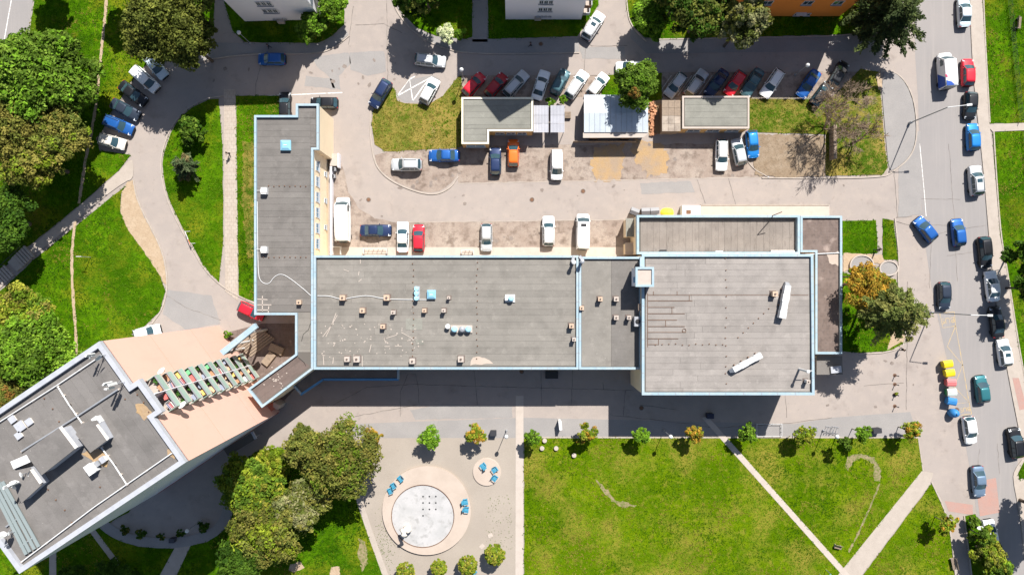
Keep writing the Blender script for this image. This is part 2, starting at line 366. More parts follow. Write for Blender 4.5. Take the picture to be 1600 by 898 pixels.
# ------------------------------------------------------------------ ground and paved surfaces
def struct(name, mb, m, label, parent=None):
    o = mb.build(name, m, parent)
    if parent is None: tag(o, label, None, None, 'structure')
    return o
PATHS = []
def flat(name, pts, z, m, label, parent=None):
    if name in ('path', 'bare_soil'): PATHS.append(pts)
    return struct(name, MB().sheet(wp(pts), z), m, label, parent)
def strip_poly(pts, wd):
    p = [Vector(q) for q in pts]; n = len(p); l = []; r = []
    for i in range(n):
        d = (p[min(i+1, n-1)] - p[max(i-1, 0)]).normalized(); nn = Vector((-d.y, d.x))*wd/2
        l.append(tuple(p[i]+nn)); r.append(tuple(p[i]-nn))
    return l + r[::-1]
def ribbon(mb, pts, wd, z0, z1=None, m=0):
    """narrow strip along a plan line; a low wall when z1 is given"""
    p = [Vector(q) for q in pts]; n = len(p); l = []; r = []
    for i in range(n):
        d = (p[min(i+1, n-1)] - p[max(i-1, 0)]).normalized(); nn = Vector((-d.y, d.x))*wd/2
        l.append(p[i]+nn); r.append(p[i]-nn)
    for i in range(n-1):
        q = [l[i], r[i], r[i+1], l[i+1]]
        if z1 is None: mb.sheet(wp([tuple(v) for v in q]), z0, m)
        else: mb.prism(wp([tuple(v) for v in q]), z0, z1, m)
    return mb

big = 1500
struct('ground', MB().sheet([(-big, -big), (big, -big), (big, big), (-big, big)], 0), M['grass'], 'wide grassy ground around the estate')
yard = flat('paved_yard', [(-160, -160), (1540, -160), (1640, 1060), (-160, 1060)], 0.004, M['asphalt'], 'worn pale asphalt of the yards and lanes')
street = flat('street', smoothp([(1432, -160), (1513, -160), (1514, 0), (1520, 130), (1535, 255), (1545, 380), (1556, 480), (1575, 590), (1594, 690), (1588, 740), (1596, 800), (1620, 1060), (1548, 1060), (1528, 800), (1502, 660), (1470, 520), (1450, 420), (1437, 300), (1436, 180), (1428, 60)], 1), 0.012, M['street'], 'grey asphalt street running down the right side')
pk = flat('parking_ground', rough_edge([(715, 228), (1385, 222), (1385, 274), (1190, 276), (1000, 280), (715, 286)], 1.0, 8, 3), 0.008, M['parking'], 'stained brown parking ground below the garages')
flat('parking_strip', rough_edge([(519, 245), (533, 250), (545, 300), (560, 325), (585, 341), (620, 348), (976, 344), (976, 400), (519, 400)], 0.8, 8, 4), 0.008, M['parking'], 'stained brown parking strip along the long building')
flat('parking_pad', smoothp([(584, 236), (590, 262), (612, 281), (650, 298), (680, 302), (702, 290), (718, 270), (718, 230), (700, 234)], 1), 0.012, M['parking'], 'rounded parking pad below the grass island')
flat('parking_row_ground', [(722, 118), (985, 118), (985, 152), (722, 152)], 0.008, M['parking'], 'parking bays above the grey garages')
flat('parking_row_ground', [(1035, 113), (1370, 112), (1370, 152), (1035, 152)], 0.008, M['parking'], 'parking bays above the right garage')
flat('concrete_apron', [(520, 386), (976, 386), (976, 402), (520, 402)], 0.016, M['white_concrete'], 'pale concrete apron along the long building')
flat('footway', [(545, 662), (820, 652), (1240, 662), (1300, 652), (1422, 643), (1434, 682), (560, 684)], 0.010, M['asphalt_grey'], 'grey asphalt footway between lawn and long building')
flat('pavement', smoothp([(1375, 112), (1398, 113), (1416, 132), (1428, 165), (1431, 215), (1421, 245), (1394, 268), (1388, 262), (1384, 220)], 1), 0.10, M['asphalt_grey'], 'rounded grey pavement corner beside the street')
for pts, lab in (([(300, 66), (380, 68), (500, 70), (540, 45), (545, 55), (520, 74), (495, 84), (380, 84), (330, 95), (310, 95)], 'pavement strip below the white house'),
                 ([(600, -60), (612, 0), (640, 40), (680, 70), (735, 84), (905, 82), (905, 60), (727, 62), (680, 57), (648, 44), (625, 18), (614, -60)], 'curved pavement beside the shaded lane'),
                 ([(738, -60), (762, -60), (762, 66), (738, 66)], 'straight shaded path beside the gabled house'),
                 ([(985, 42), (1010, 62), (1340, 56), (1370, 50), (1375, 60), (1345, 80), (1010, 84), (985, 60)], 'pavement strip below the orange house')):
    flat('pavement', pts, 0.05, M['asphalt_grey'], lab)
plz = flat('plaza', [(545, 684), (818, 684), (812, 1000), (600, 1000), (556, 768)], 0.014, M['plaza'], 'tan gravel plaza around the round basin')
flat('path', [(350, 140), (368, 140), (372, 470), (352, 455)], 0.05, M['pavers'], 'straight paved path between the grass strips')
flat('path', smoothp([(207, 246), (209, 262), (208, 280), (196, 284), (160, 310), (52, 403), (44, 388), (125, 322), (185, 270)], 1), 0.10, M['concrete'], 'pale diagonal path from the lane to the stairs')
flat('path', [(806, 618), (818, 618), (817, 1000), (805, 1000)], 0.030, M['white_concrete'], 'straight white concrete strip beside the lawn')
flat('path', [(1096, 652), (1105, 649), (1330, 900), (1420, 1000), (1408, 1000), (1316, 898)], 0.105, M['white_concrete'], 'narrow white path cutting diagonally through the lawn')
flat('path', [(1440, 735), (1458, 738), (1453, 755), (1345, 898), (1280, 1000), (1235, 1000), (1310, 896)], 0.095, M['concrete'], 'wide tan path crossing the lawn corner')
flat('path', strip_poly([(556, 765), (578, 830), (605, 905), (625, 1000)], 9), 0.09, M['concrete'], 'pale concrete border along the tree lawn')
flat('path', strip_poly(smoothp([(158, 815), (178, 832), (215, 845), (270, 849), (325, 838), (352, 815), (360, 780)], 2, False), 16), 0.095, M['asphalt_grey'], 'curved grey path in the shade of the tower')
flat('path', strip_poly([(140, 822), (185, 882)], 9), 0.09, M['concrete'], 'narrow shaded path under the tower wall')
flat('path', [(276, 850), (299, 850), (275, 900), (240, 990), (200, 990), (250, 898)], 0.09, M['concrete'], 'shaded path leading down from the curved path')
flat('path', strip_poly([(83, 850), (83, 1000)], 11), 0.09, M['concrete'], 'short straight path at the tower foot')
rp = struct('pavement', MB().prism(wp([(1514, -160), (1533, -160), (1534, 0), (1545, 190), (1553, 260), (1562, 370), (1572, 420), (1590, 540), (1609, 640), (1616, 690), (1596, 690), (1576, 590), (1557, 480), (1546, 380), (1536, 255), (1521, 130), (1515, 0)]), 0, 0.11), M['concrete'], 'long pavement along the right side of the street')
struct('pavement', MB().prism(wp(smoothp([(1600, 712), (1584, 734), (1582, 748), (1590, 790), (1597, 830), (1615, 1060), (1760, 1060), (1760, 712)], 1)), 0, 0.11), M['concrete'], 'pavement corner at the far lower right')
flat('path', [(1542, 196), (1560, 194), (1760, 186), (1760, 198), (1550, 206)], 0.115, M['concrete'], 'pale side path into the right park')
flat('red_crossing', [(1524, 752), (1556, 746), (1562, 800), (1531, 806)], 0.020, M['red_paving'], 'reddish crossing band on the street')
flat('red_crossing', [(1476, 782), (1520, 788), (1520, 804), (1482, 798)], 0.018, M['red_paving'], 'reddish paving beside the crossing, left of the street')
flat('red_crossing', [(1581, 590), (1591, 590), (1604, 638), (1592, 640)], 0.118, M['red_paving'], 'reddish strip on the right pavement')
rdl = flat('road', [(-160, -160), (62, -160), (52, 0), (40, 78), (20, 160), (-160, 500)], 0.020, M['street'], 'road at the upper left corner')
ribbon(MB(), [(26, -60), (18, 0), (4, 78), (-12, 130)], 1.4, 0.026).build('painted_line', M['line_white'], rdl)

# grass areas: raised beds of turf
GR = []
def lawn(pts, m, label, z=0.07, dens=1.0, dry=0.05):
    o = struct('grass', MB().prism(wp(rough_edge(pts, 0.6, 9, len(GR))), 0, z, bottom=False), M[m], label)
    GR.append((pts, z, dens, dry, m)); return o
lawn([(56, -160), (338, -160), (334, 50), (300, 92), (250, 96), (226, 104), (205, 128), (190, 152), (172, 178), (160, 205), (150, 216), (156, 236), (205, 242), (186, 266), (125, 320), (40, 388), (-10, 432), (-160, 520), (-160, 400), (20, 165), (42, 78), (54, 0)], 'grass', 'green slope between the corner road and parked cars')
lawn([(-160, 560), (0, 455), (52, 407), (125, 348), (200, 287), (190, 300), (188, 330), (200, 356), (226, 392), (250, 430), (259, 455), (250, 486), (228, 508), (205, 522), (340, 620), (200, 800), (-160, 1000)], 'grass', 'broad green slope beside the apartment tower')
lawn(smoothp([(348, 153), (322, 157), (292, 173), (270, 200), (257, 235), (254, 262), (260, 300), (277, 340), (302, 386), (322, 420), (349, 447)], 1), 'grass', 'leaf-shaped green island inside the lane loop')
lawn([(369, 150), (440, 150), (440, 470), (398, 470), (373, 462)], 'grass', 'narrow green strip beside the left wing', dry=0.35)
lawn([(346, -160), (538, -160), (538, 38), (520, 56), (497, 68), (382, 66), (364, 48), (350, 0)], 'grass', 'shaded grass below the white house')
lawn([(616, -160), (738, -160), (738, 58), (727, 61), (682, 56), (650, 43), (627, 18), (614, -20)], 'grass', 'shaded grass wedge left of the straight path')
lawn([(763, -160), (938, -160), (935, 8), (902, 57), (763, 61)], 'grass', 'shaded grass around the gabled house')
lawn([(980, -160), (1360, -160), (1352, 40), (1338, 54), (1200, 57), (1030, 61), (1006, 58), (988, 40), (978, 15)], 'grass', 'grass under the trees by the orange house')
lawn([(613, 135), (618, 141), (621, 158), (632, 162), (672, 163), (692, 150), (716, 120), (721, 119), (724, 228), (716, 231), (602, 237), (586, 226), (581, 195), (584, 172), (598, 160)], 'grass_dry', 'dry yellowish grass island beside the parking pad', dry=0.5)
lawn([(940, 118), (1034, 114), (1034, 156), (1012, 160), (940, 152)], 'grass', 'small grass patch under the round green tree')
lawn([(1170, 153), (1300, 153), (1345, 108), (1373, 113), (1382, 225), (1387, 262), (1378, 273), (1290, 275), (1290, 210), (1170, 206)], 'grass_dry', 'yellow green island under the bare tree', dry=0.35)
lawn([(1316, 345), (1369, 344), (1371, 396), (1316, 398)], 'grass', 'square lawn beside the brown terrace')
lawn([(1379, 341), (1396, 345), (1403, 405), (1379, 405)], 'grass', 'narrow lawn sliver beside the street pavement')
lawn([(1314, 425), (1345, 432), (1400, 436), (1407, 490), (1414, 534), (1390, 548), (1341, 551), (1314, 548)], 'grass', 'lawn under the orange tree and pine')
lawn([(819, 684), (1434, 684), (1441, 735), (1400, 790), (1310, 900), (1240, 1000), (819, 1000)], 'lawn', 'large mottled lawn right of the plaza', dry=0.24)
lawn([(1456, 754), (1476, 800), (1486, 850), (1500, 1000), (1285, 1000), (1348, 898)], 'lawn', 'triangular lawn beside the wide tan path', dry=0.2)
lawn([(1506, 806), (1524, 802), (1545, 870), (1560, 1000), (1528, 1000), (1512, 850)], 'grass', 'hedge strip beside the street')
lawn([(1534, -160), (1760, -160), (1760, 186), (1546, 193), (1535, 0)], 'grass', 'right park lawn above the side path', dry=0.25)
lawn([(1551, 207), (1760, 199), (1760, 700), (1616, 690), (1609, 640), (1590, 540), (1572, 420), (1562, 370), (1554, 260)], 'grass', 'right park lawn below the side path', dry=0.2)
lawn([(1600, 718), (1590, 738), (1592, 748), (1640, 740), (1640, 715)], 'grass', 'small grass corner at the lower right edge', z=0.13)
lawn([(10, 1000), (20, 895), (90, 850), (150, 815), (175, 838), (215, 853), (270, 857), (325, 846), (356, 822), (362, 770), (372, 735), (398, 705), (440, 698), (556, 770), (605, 905), (622, 1000)], 'grass', 'tree lawn between the tower and the plaza')

# bare soil, trails, sand
def bare(pts, m, label, z=0.08, amp=0.9, sd=1):
    return flat('bare_soil', rough_edge(pts, amp, 4, sd), z, M[m], label)
TR = [strip_poly(smoothp([(172, -60), (166, 10), (160, 70), (154, 130), (147, 190), (134, 250), (124, 318)], 2, False), 4.5),
      strip_poly(smoothp([(118, 342), (112, 400), (114, 460), (119, 520), (121, 570)], 2, False), 4.5)]
bare(TR[0], 'soil', 'trodden dirt trail down the upper slope', amp=0.7)
bare(TR[1], 'soil', 'trodden dirt trail continuing below the path', amp=0.7, sd=2)
SANDY = [(200, 284), (208, 282), (213, 310), (226, 340), (243, 372), (256, 405), (261, 448), (250, 430), (226, 394), (199, 357), (188, 330), (191, 300)]
bare(SANDY, 'soil', 'pale sandy patch beside the curving lane', sd=3)
flat('dry_grass', rough_edge([(380, 222), (398, 222), (398, 402), (386, 404), (379, 330)], 2.6, 3, 4), 0.076, M['grass_dry'], 'dry yellowed grass band along the left wing')
bare([(930, 228), (975, 226), (972, 283), (930, 282), (925, 255)], 'sand', 'orange sand spill on the parking ground', 0.022, 3.6, 5)
bare([(992, 214), (1034, 226), (1044, 240), (1040, 272), (1012, 276), (994, 250), (984, 232)], 'sand', 'wide orange sand patch below the white roofed shed', 0.022, 3.6, 6)
bare([(1173, 210), (1288, 212), (1289, 275), (1230, 278), (1180, 274)], 'brown_soil', 'brown bare ground under the bare tree', 0.074, 1.6, 7)
bare([(1324, 712), (1345, 708), (1366, 714), (1376, 732), (1375, 752), (1367, 750), (1364, 738), (1366, 724), (1345, 714), (1332, 722), (1324, 736), (1321, 726)], 'lawn_soil', 'worn looping soil patch in the large lawn', 0.076, 1.2, 8)
bare(strip_poly([(1374, 755), (1360, 790), (1342, 830), (1326, 862)], 2.6), 'lawn_soil', 'thin worn track leading down the large lawn', 0.076, 1.0, 9)
bare([(930, 748), (946, 762), (960, 780), (985, 786), (995, 790), (970, 793), (956, 782), (940, 765)], 'lawn_soil', 'small worn patch in the left of the lawn', 0.076, 1.6, 10)
bare([(1398, 505), (1414, 515), (1414, 532), (1386, 546), (1390, 528)], 'soil', 'bare soil tip of the pine lawn', 0.076, 1.0, 11)
bare([(1318, 395), (1345, 396), (1378, 398), (1384, 412), (1345, 410), (1318, 425)], 'soil', 'trodden soil around the white rimmed beds', 0.078, 1.0, 12)
bare([(1014, 158), (1033, 156), (1034, 208), (1014, 212)], 'sand', 'narrow orange yard between shed and white roof', 0.03, 1.0, 13)
bare([(455, 880), (470, 876), (477, 886), (460, 893), (452, 890)], 'soil', 'small pale soil spot on the tree lawn', 0.078, 1.2, 14)
bare([(517, 886), (530, 884), (532, 900), (515, 900)], 'soil', 'second pale soil spot on the tree lawn', 0.078, 1.2, 15)
bare([(560, 840), (572, 845), (575, 880), (566, 893), (560, 870)], 'lawn_soil', 'yellowed spot on the tree lawn', 0.078, 2.0, 16)
bare([(1375, 108), (1368, 118), (1372, 140), (1378, 140), (1376, 118)], 'soil', 'soil edge at the pavement corner', 0.105, 0.8, 17)

# grass blades (tufts of three blades) over every lawn
def vnoise(x, y, sc, seed):
    r = np.random.default_rng(seed); G = r.uniform(0, 1, (256, 256))
    u, v = x/sc+100, y/sc+100; i, j = np.floor(u).astype(int), np.floor(v).astype(int); a, b = u-i, v-j
    a = a*a*(3-2*a); b = b*b*(3-2*b); g = lambda p, q: G[p % 256, q % 256]
    return (g(i, j)*(1-a)+g(i+1, j)*a)*(1-b)+(g(i, j+1)*(1-a)+g(i+1, j+1)*a)*b
def tufts():
    vs = []; cols = []
    excl = PATHS
    for pts, z, dens, dry, gm in GR:
        a = np.array(pts); lo = np.maximum(a.min(0), [-40, -40]); hi = np.minimum(a.max(0), [1640, 940])
        if (hi <= lo).any(): continue
        n = int((hi[0]-lo[0])*(hi[1]-lo[1])*0.01*9*dens)
        p = RNG.uniform(lo, hi, (n, 2)); k = inside(p[:, 0], p[:, 1], pts)
        for e in excl: k &= ~inside(p[:, 0], p[:, 1], e)
        p = p[k]; n = len(p)
        x = (p[:, 0]-800)*0.1; y = (449-p[:, 1])*0.1
        f = .45*vnoise(x, y, 7.5, 1)+.33*vnoise(x, y, 2.6, 2)+.22*vnoise(x, y, .9, 3)
        f = np.clip((f-.5)*2.6+.5+RNG.uniform(-.22, .22, n), 0, 1)
        dn = .5*vnoise(x, y, 5.0, 4)+.3*vnoise(x, y, 1.7, 5)+.2*vnoise(x, y, .7, 6)
        g0 = np.array([0.020, 0.062, 0.001] if gm == 'grass' else [0.032, 0.085, 0.001]); g1 = np.array([0.105, 0.195, 0.004] if gm != 'grass' else [0.078, 0.168, 0.004]); gd = np.array([0.20, 0.175, 0.028])
        c = g0*(1-f[:, None])+g1*f[:, None]
        dm = RNG.uniform(0, 1, n) < np.clip((dn-.62+dry*.55)*4, 0, .85); c[dm] = gd*RNG.uniform(.7, 1.1, (dm.sum(), 1))
        for b in range(3):
            an = RNG.uniform(0, 2*pi, n); r = RNG.uniform(0.07, 0.17, n); h = RNG.uniform(0.05, 0.2, n)
            ox = RNG.normal(0, 0.12, n); oy = RNG.normal(0, 0.12, n)
            bx, by = x+ox, y+oy; zz = np.full(n, z-0.01)
            A = np.stack([bx-np.sin(an)*r*.5, by+np.cos(an)*r*.5, zz], 1)
            B = np.stack([bx+np.sin(an)*r*.5, by-np.cos(an)*r*.5, zz], 1)
            T = np.stack([bx+np.cos(an)*r*1.6, by+np.sin(an)*r*1.6, zz+h], 1)
            vs.append(np.stack([A, B, T], 1).reshape(-1, 3)); cols.append(np.repeat(c, 3, 0))
    v = np.concatenate(vs); c = np.concatenate(cols)
    return v, c
def fast_mesh(name, v, k, col, m):
    """mesh of unconnected k-gons from a vertex array"""
    n = len(v)//k
    me = bpy.data.meshes.new(name)
    me.vertices.add(len(v)); me.vertices.foreach_set('co', v.astype(np.float32).ravel())
    me.loops.add(len(v)); me.loops.foreach_set('vertex_index', np.arange(len(v), dtype=np.int32))
    me.polygons.add(n); me.polygons.foreach_set('loop_start', np.arange(0, len(v), k, dtype=np.int32))
    try: me.polygons.foreach_set('loop_total', np.full(n, k, np.int32))
    except Exception: pass
    at = me.color_attributes.new('leaf', 'FLOAT_COLOR', 'POINT')
    at.data.foreach_set('color', np.concatenate([col, np.ones((len(col), 1))], 1).astype(np.float32).ravel())
    me.materials.append(m); me.update(calc_edges=True); me.validate()
    return me
gv, gc = tufts()
go = bpy.data.objects.new('grass_blades', fast_mesh('grass_blades', gv, 3, gc, M['leaf'])); C.objects.link(go)
tag(go, 'short green and yellowed grass blades over the lawns', None, None, 'stuff')

# kerbs
def kerb(pts, label, wd=1.8, z=0.13, m='kerb', sm=True, it=2):
    p = smoothp(pts, it, False) if sm else pts
    return struct('kerb', ribbon(MB(), p, wd, 0, z), M[m], label)
kerb([(350, 150), (322, 154), (290, 171), (267, 199), (254, 235), (251, 262), (257, 300), (274, 341), (300, 388), (320, 422), (352, 452), (398, 474)], 'curved kerb around the green island')
kerb([(209, 282), (214, 310), (228, 340), (245, 372), (258, 405), (263, 445), (255, 482), (238, 505)], 'kerb beside the pale sandy patch')
kerb([(580, 172), (578, 200), (582, 240), (590, 264), (612, 284), (650, 300), (680, 305), (704, 294), (716, 276)], 'kerb around the rounded parking pad')
kerb([(310, 97), (345, 90), (400, 84.5), (495, 84.5), (522, 76), (546, 56)], 'kerb below the white house pavement', z=0.12)
kerb([(600, -60), (610, 0), (635, 42), (678, 72), (735, 86), (905, 83)], 'kerb beside the shaded lane pavement', z=0.12)
kerb([(978, -60), (979, 18), (988, 44), (1010, 66)], 'kerb of the lane near the bushy corner')
kerb([(1376, 112), (1399, 112), (1418, 132), (1430, 165), (1433, 215), (1423, 246), (1394, 270), (1378, 277), (1290, 279), (1190, 278)], 'kerb around the rounded pavement corner', z=0.13)
kerb([(1534, -160), (1535, 0), (1546, 192)], 'long kerb at the upper right park edge', z=0.15)
kerb([(1552, 206), (1555, 260), (1563, 370), (1573, 420), (1591, 540), (1610, 640)], 'long kerb at the lower right park edge', z=0.15)
kerb([(1514, -160), (1515, 0), (1521, 130), (1536, 255), (1546, 380), (1557, 480), (1576, 590), (1596, 690)], 'kerb between street and right pavement', wd=1.5, z=0.125)
kerb([(819, 683), (1200, 683), (1434, 683), (1442, 735)], 'straight kerb along the top of the lawn', sm=False, z=0.10)
kerb([(620, 347), (760, 346), (976, 343)], 'flush kerb between lane and parking strip', wd=1.0, z=0.03, sm=False)
kerb([(715, 287), (1000, 281), (1190, 277)], 'flush kerb between lane and parking ground', wd=1.0, z=0.03, sm=False)
kerb([(1398, 341), (1405, 408), (1402, 436), (1409, 490), (1417, 536), (1390, 550), (1341, 553)], 'kerb of the pine lawn beside the pavement', it=1)
kerb([(1506, 805), (1512, 850), (1530, 1000)], 'kerb of the street hedge strip')
kerb([(1455, 752), (1478, 800), (1488, 850), (1502, 1000)], 'kerb of the triangular lawn')
kerb([(1026, 62), (1200, 59), (1336, 56), (1350, 45)], 'kerb below the orange house', z=0.10)

# seams, repairs and painted marks on the asphalt
def marks(name, parent, m, segs, wd, z):
    for s in segs:
        if name == 'seam':
            q = []
            for a, b in zip(s[:-1], s[1:]):
                k = max(1, int(math.dist(a, b)/7))
                q += [(a[0]+(b[0]-a[0])*i/k+rnd.uniform(-.7, .7), a[1]+(b[1]-a[1])*i/k+rnd.uniform(-.7, .7)) for i in range(k)]
            s = q + [s[-1]]
        ribbon(MB(), s, wd, z).build(name, m, parent)
marks('seam', yard, M['asphalt_dark'], [[(575, 605), (640, 600), (745, 603), (905, 607), (990, 610)], [(740, 578), (744, 603), (746, 632)], [(846, 580), (846, 632)], [(895, 578), (893, 632)],
    [(942, 596), (943, 608)], [(977, 610), (974, 650)], [(625, 650), (626, 612), (636, 585), (650, 585), (654, 612), (655, 632)], [(520, 632), (575, 604)],
    [(955, 648), (1020, 655), (1080, 662), (1115, 668)], [(1000, 632), (1060, 640)], [(1115, 668), (1240, 660), (1300, 652)],
    [(400, 158), (400, 130), (412, 88)], [(545, 70), (552, 10)], [(556, 40), (600, 38), (628, 52)], [(604, 0), (605, 42)], [(605, 42), (606, 128)],
    [(985, 130), (930, 118), (885, 118)], [(905, 60), (925, 72), (980, 72)], [(915, 74), (912, 115)], [(1088, 278), (1102, 318)], [(1138, 278), (1150, 322)],
    [(1397, 268), (1402, 340)], [(1425, 338), (1400, 340)], [(375, 330), (390, 330)], [(250, 470), (262, 462), (290, 480), (345, 500)], [(1418, 440), (1416, 640)], [(1350, 602), (1412, 598)], [(1227, 618), (1229, 652)],
    [(555, 650), (650, 632)], [(1395, 345), (1422, 352)]], 0.7, 0.0235)
for pts in ([(486, 90), (545, 82), (548, 100), (530, 118), (532, 140), (520, 138), (515, 120), (495, 105)], [(546, 82), (600, 80), (604, 112), (575, 118), (548, 110)],
            [(478, 118), (518, 124), (525, 140), (476, 134)], [(262, 452), (330, 462), (345, 505), (290, 515), (255, 490)], [(1000, 286), (1080, 283), (1085, 300), (1002, 304)],
            [(905, 74), (975, 74), (978, 92), (910, 92)], [(1404, 210), (1438, 205), (1440, 335), (1404, 340)], [(640, 640), (690, 632), (800, 634), (800, 652), (650, 655)]):
    MB().sheet(wp(rough_edge(pts, 0.8, 6, 5)), 0.0185).build('repair_patch', M['asphalt_grey'], yard)
for i in range(70):   # oil spots and worn potholes
    x, y = rnd.choice([(rnd.uniform(540, 970), rnd.uniform(350, 385)), (rnd.uniform(730, 1170), rnd.uniform(225, 275)), (rnd.uniform(560, 1380), rnd.uniform(288, 338)), (rnd.uniform(290, 620), rnd.uniform(92, 140)), (rnd.uniform(1240, 1440), rnd.uniform(560, 640)), (rnd.uniform(600, 720), rnd.uniform(270, 295))])
    a = rnd.uniform(1.2, 4.5); b = a*rnd.uniform(.4, .9); t0 = rnd.uniform(0, 3)
    MB().sheet(wp([(x+(a*cos(t)*cos(t0)-b*sin(t)*sin(t0))*rnd.uniform(.65, 1.1), y+(a*cos(t)*sin(t0)+b*sin(t)*cos(t0))*rnd.uniform(.65, 1.1)) for t in [k*.45 for k in range(14)]]), 0.0205+.0001*i).build('oil_stain', M['stain'], yard)
marks('painted_line', yard, M['line_white'], [[(398, 152), (440, 149), (535, 145)]], 1.6, 0.026)
mk = thing('bay_marking', 'white crossed lines painted on the parking bay beside the white hatchback', 'road marking', W(642, 142, 0.02))
MB().sheet(wp([(618, 150), (640, 124), (676, 118), (688, 124), (672, 161), (632, 160)]), 0.016).build('bay_ground', M['asphalt_grey'], mk)
for s in ([(620, 151), (640, 124), (645, 158)], [(621, 150), (672, 122)], [(645, 158), (662, 134), (675, 120)], [(640, 124), (648, 120)]):
    ribbon(MB(), s, 1.8, 0.028).build('painted_line', M['line_white'], mk)
for i in range(9):   # parking bay dividers
    x = 752 + i*32 - (0 if i < 6 else -95)
    ribbon(MB(), [(x-12, 150), (x+10, 118)], 0.8, 0.020).build('painted_line', M['line_white'], yard)
marks('painted_line', street, M['line_white'], [[(1437, 225), (1444, 300), (1447, 338)]], 1.0, 0.022)
marks('seam', street, M['asphalt_dark'], [[(1482, 225), (1490, 330), (1496, 440)], [(1465, 365), (1500, 358), (1540, 352)], [(1480, 400), (1520, 394)], [(1452, 450), (1455, 380), (1452, 350)], [(1430, 350), (1480, 352)], [(1558, 692), (1562, 740)], [(1530, 700), (1525, 752)], [(1440, 310), (1500, 312)]], 0.5, 0.0225)
bz = thing('bus_stop_marking', 'yellow zigzag bus stop marking with lettering beside the waste containers', 'road marking', W(1492, 560, 0.02))
for s in ([(1468, 489), (1491, 487), (1493, 509), (1473, 512), (1468, 489)], [(1493, 509), (1480, 541), (1504, 570), (1491, 604), (1514, 628), (1490, 631)], [(1493, 509), (1504, 570), (1514, 628)], [(1514, 628), (1518, 646), (1502, 648)]):
    ribbon(MB(), s, 1.2, 0.024).build('painted_line', M['line_yellow'], bz)
def text(body, name, m, parent, loc, rz, size, z):
    cu = bpy.data.curves.new('t', 'FONT'); cu.body = body; cu.size = size; cu.align_x = 'CENTER'; cu.align_y = 'CENTER'
    t = bpy.data.objects.new('t', cu); C.objects.link(t)
    bpy.context.view_layer.update()
    me = bpy.data.meshes.new_from_object(t); bpy.data.objects.remove(t)
    me.materials.clear(); me.materials.append(m)
    o = bpy.data.objects.new(name, me); C.objects.link(o); o.parent = parent
    L = Vector(loc) - WL[parent.name]; L.z = z - WL[parent.name].z
    o.location = L; o.rotation_euler = (0, 0, rz)
    return o
text('BUS', 'lettering', M['line_yellow'], bz, W(1481, 500), R(188), 1.25, 0.025)
text('BUS', 'lettering', M['line_yellow'], bz, W(1508, 639), R(188), 0.95, 0.025)
for x, y in ((606, 137), (576, 312), (831, 312), (911, 299), (845, 69), (815, 580), (1002, 637), (1495, 640)):
    z = 0.03 if y > 100 else 0.055
    c = W(x, y, 0)
    mh = thing('manhole_cover', 'round manhole cover in the %s' % {606: 'sunny lane junction', 576: 'bend beside the parked long van', 831: 'straight lane, left of the pair', 911: 'straight lane, right of the pair', 845: 'shaded pavement by the gabled house', 815: 'asphalt shaded by the long building', 1002: 'shaded asphalt near the tall block corner', 1495: 'street beside the blue containers'}[x], 'manhole', (c.x, c.y, 0))
    MB().lathe([(0.38, 0), (0.38, z), (0.30, z), (0.30, z-0.006)], (c.x, c.y, 0), 18).build('ring', M['asphalt_dark'], mh)
    MB().lathe([(0.29, 0), (0.29, z+0.003), (0.0, z+0.004)], (c.x, c.y, 0), 16).build('lid', M['rust'], mh)
# ------------------------------------------------------------------ buildings
_wc = {}
def window(parent, pos, rz, wd, ht, frame, pane='glass', sill=True):
    """window in a wall: local +y is out of the wall; frame, pane and sill"""
    k = (wd, ht, frame, pane)
    if k not in _wc:
        f = MB()
        for a, b in (((-wd/2+.04, 0, 0), (.08, .1, ht)), ((wd/2-.04, 0, 0), (.08, .1, ht)), ((0, 0, ht/2-.04), (wd-.16, .1, .08)), ((0, 0, -ht/2+.04), (wd-.16, .1, .08)), ((0, 0, 0), (.06, .08, ht-.16))):
            f.box(a, b)
        p = MB().box((0, -0.01, 0), (wd-.14, .06, ht-.14))
        s = MB().box((0, .08, -ht/2-.04), (wd+.2, .24, .05))
        _wc[k] = (f.mesh('window', M[frame]), p.mesh('pane', M[pane]), s.mesh('sill', M['grey_metal']))
    f, p, s = _wc[k]
    wo = link_mesh('window', f, parent, Vector(pos) - WL[parent.name], (0, 0, rz))
    link_mesh('pane', p, wo)
    if sill: link_mesh('sill', s, wo)
    return wo
def facade(parent, a, b, rows, n, wd, ht, frame, pane='glass', m0=1.0, m1=1.0, out=0.03, skip=None):
    a = Vector((a[0], a[1])); b = Vector((b[0], b[1])); d = (b-a); L = d.length; d.normalize()
    nn = Vector((d.y, -d.x)); rz = math.atan2(-nn.x, nn.y)
    for z in rows:
        for i in range(n):
            if skip and skip(i, z): continue
            t = m0 + (L-m0-m1)*(i+.5)/n
            q = a + d*t + nn*out
            window(parent, (q.x, q.y, z), rz, wd, ht, frame, pane)
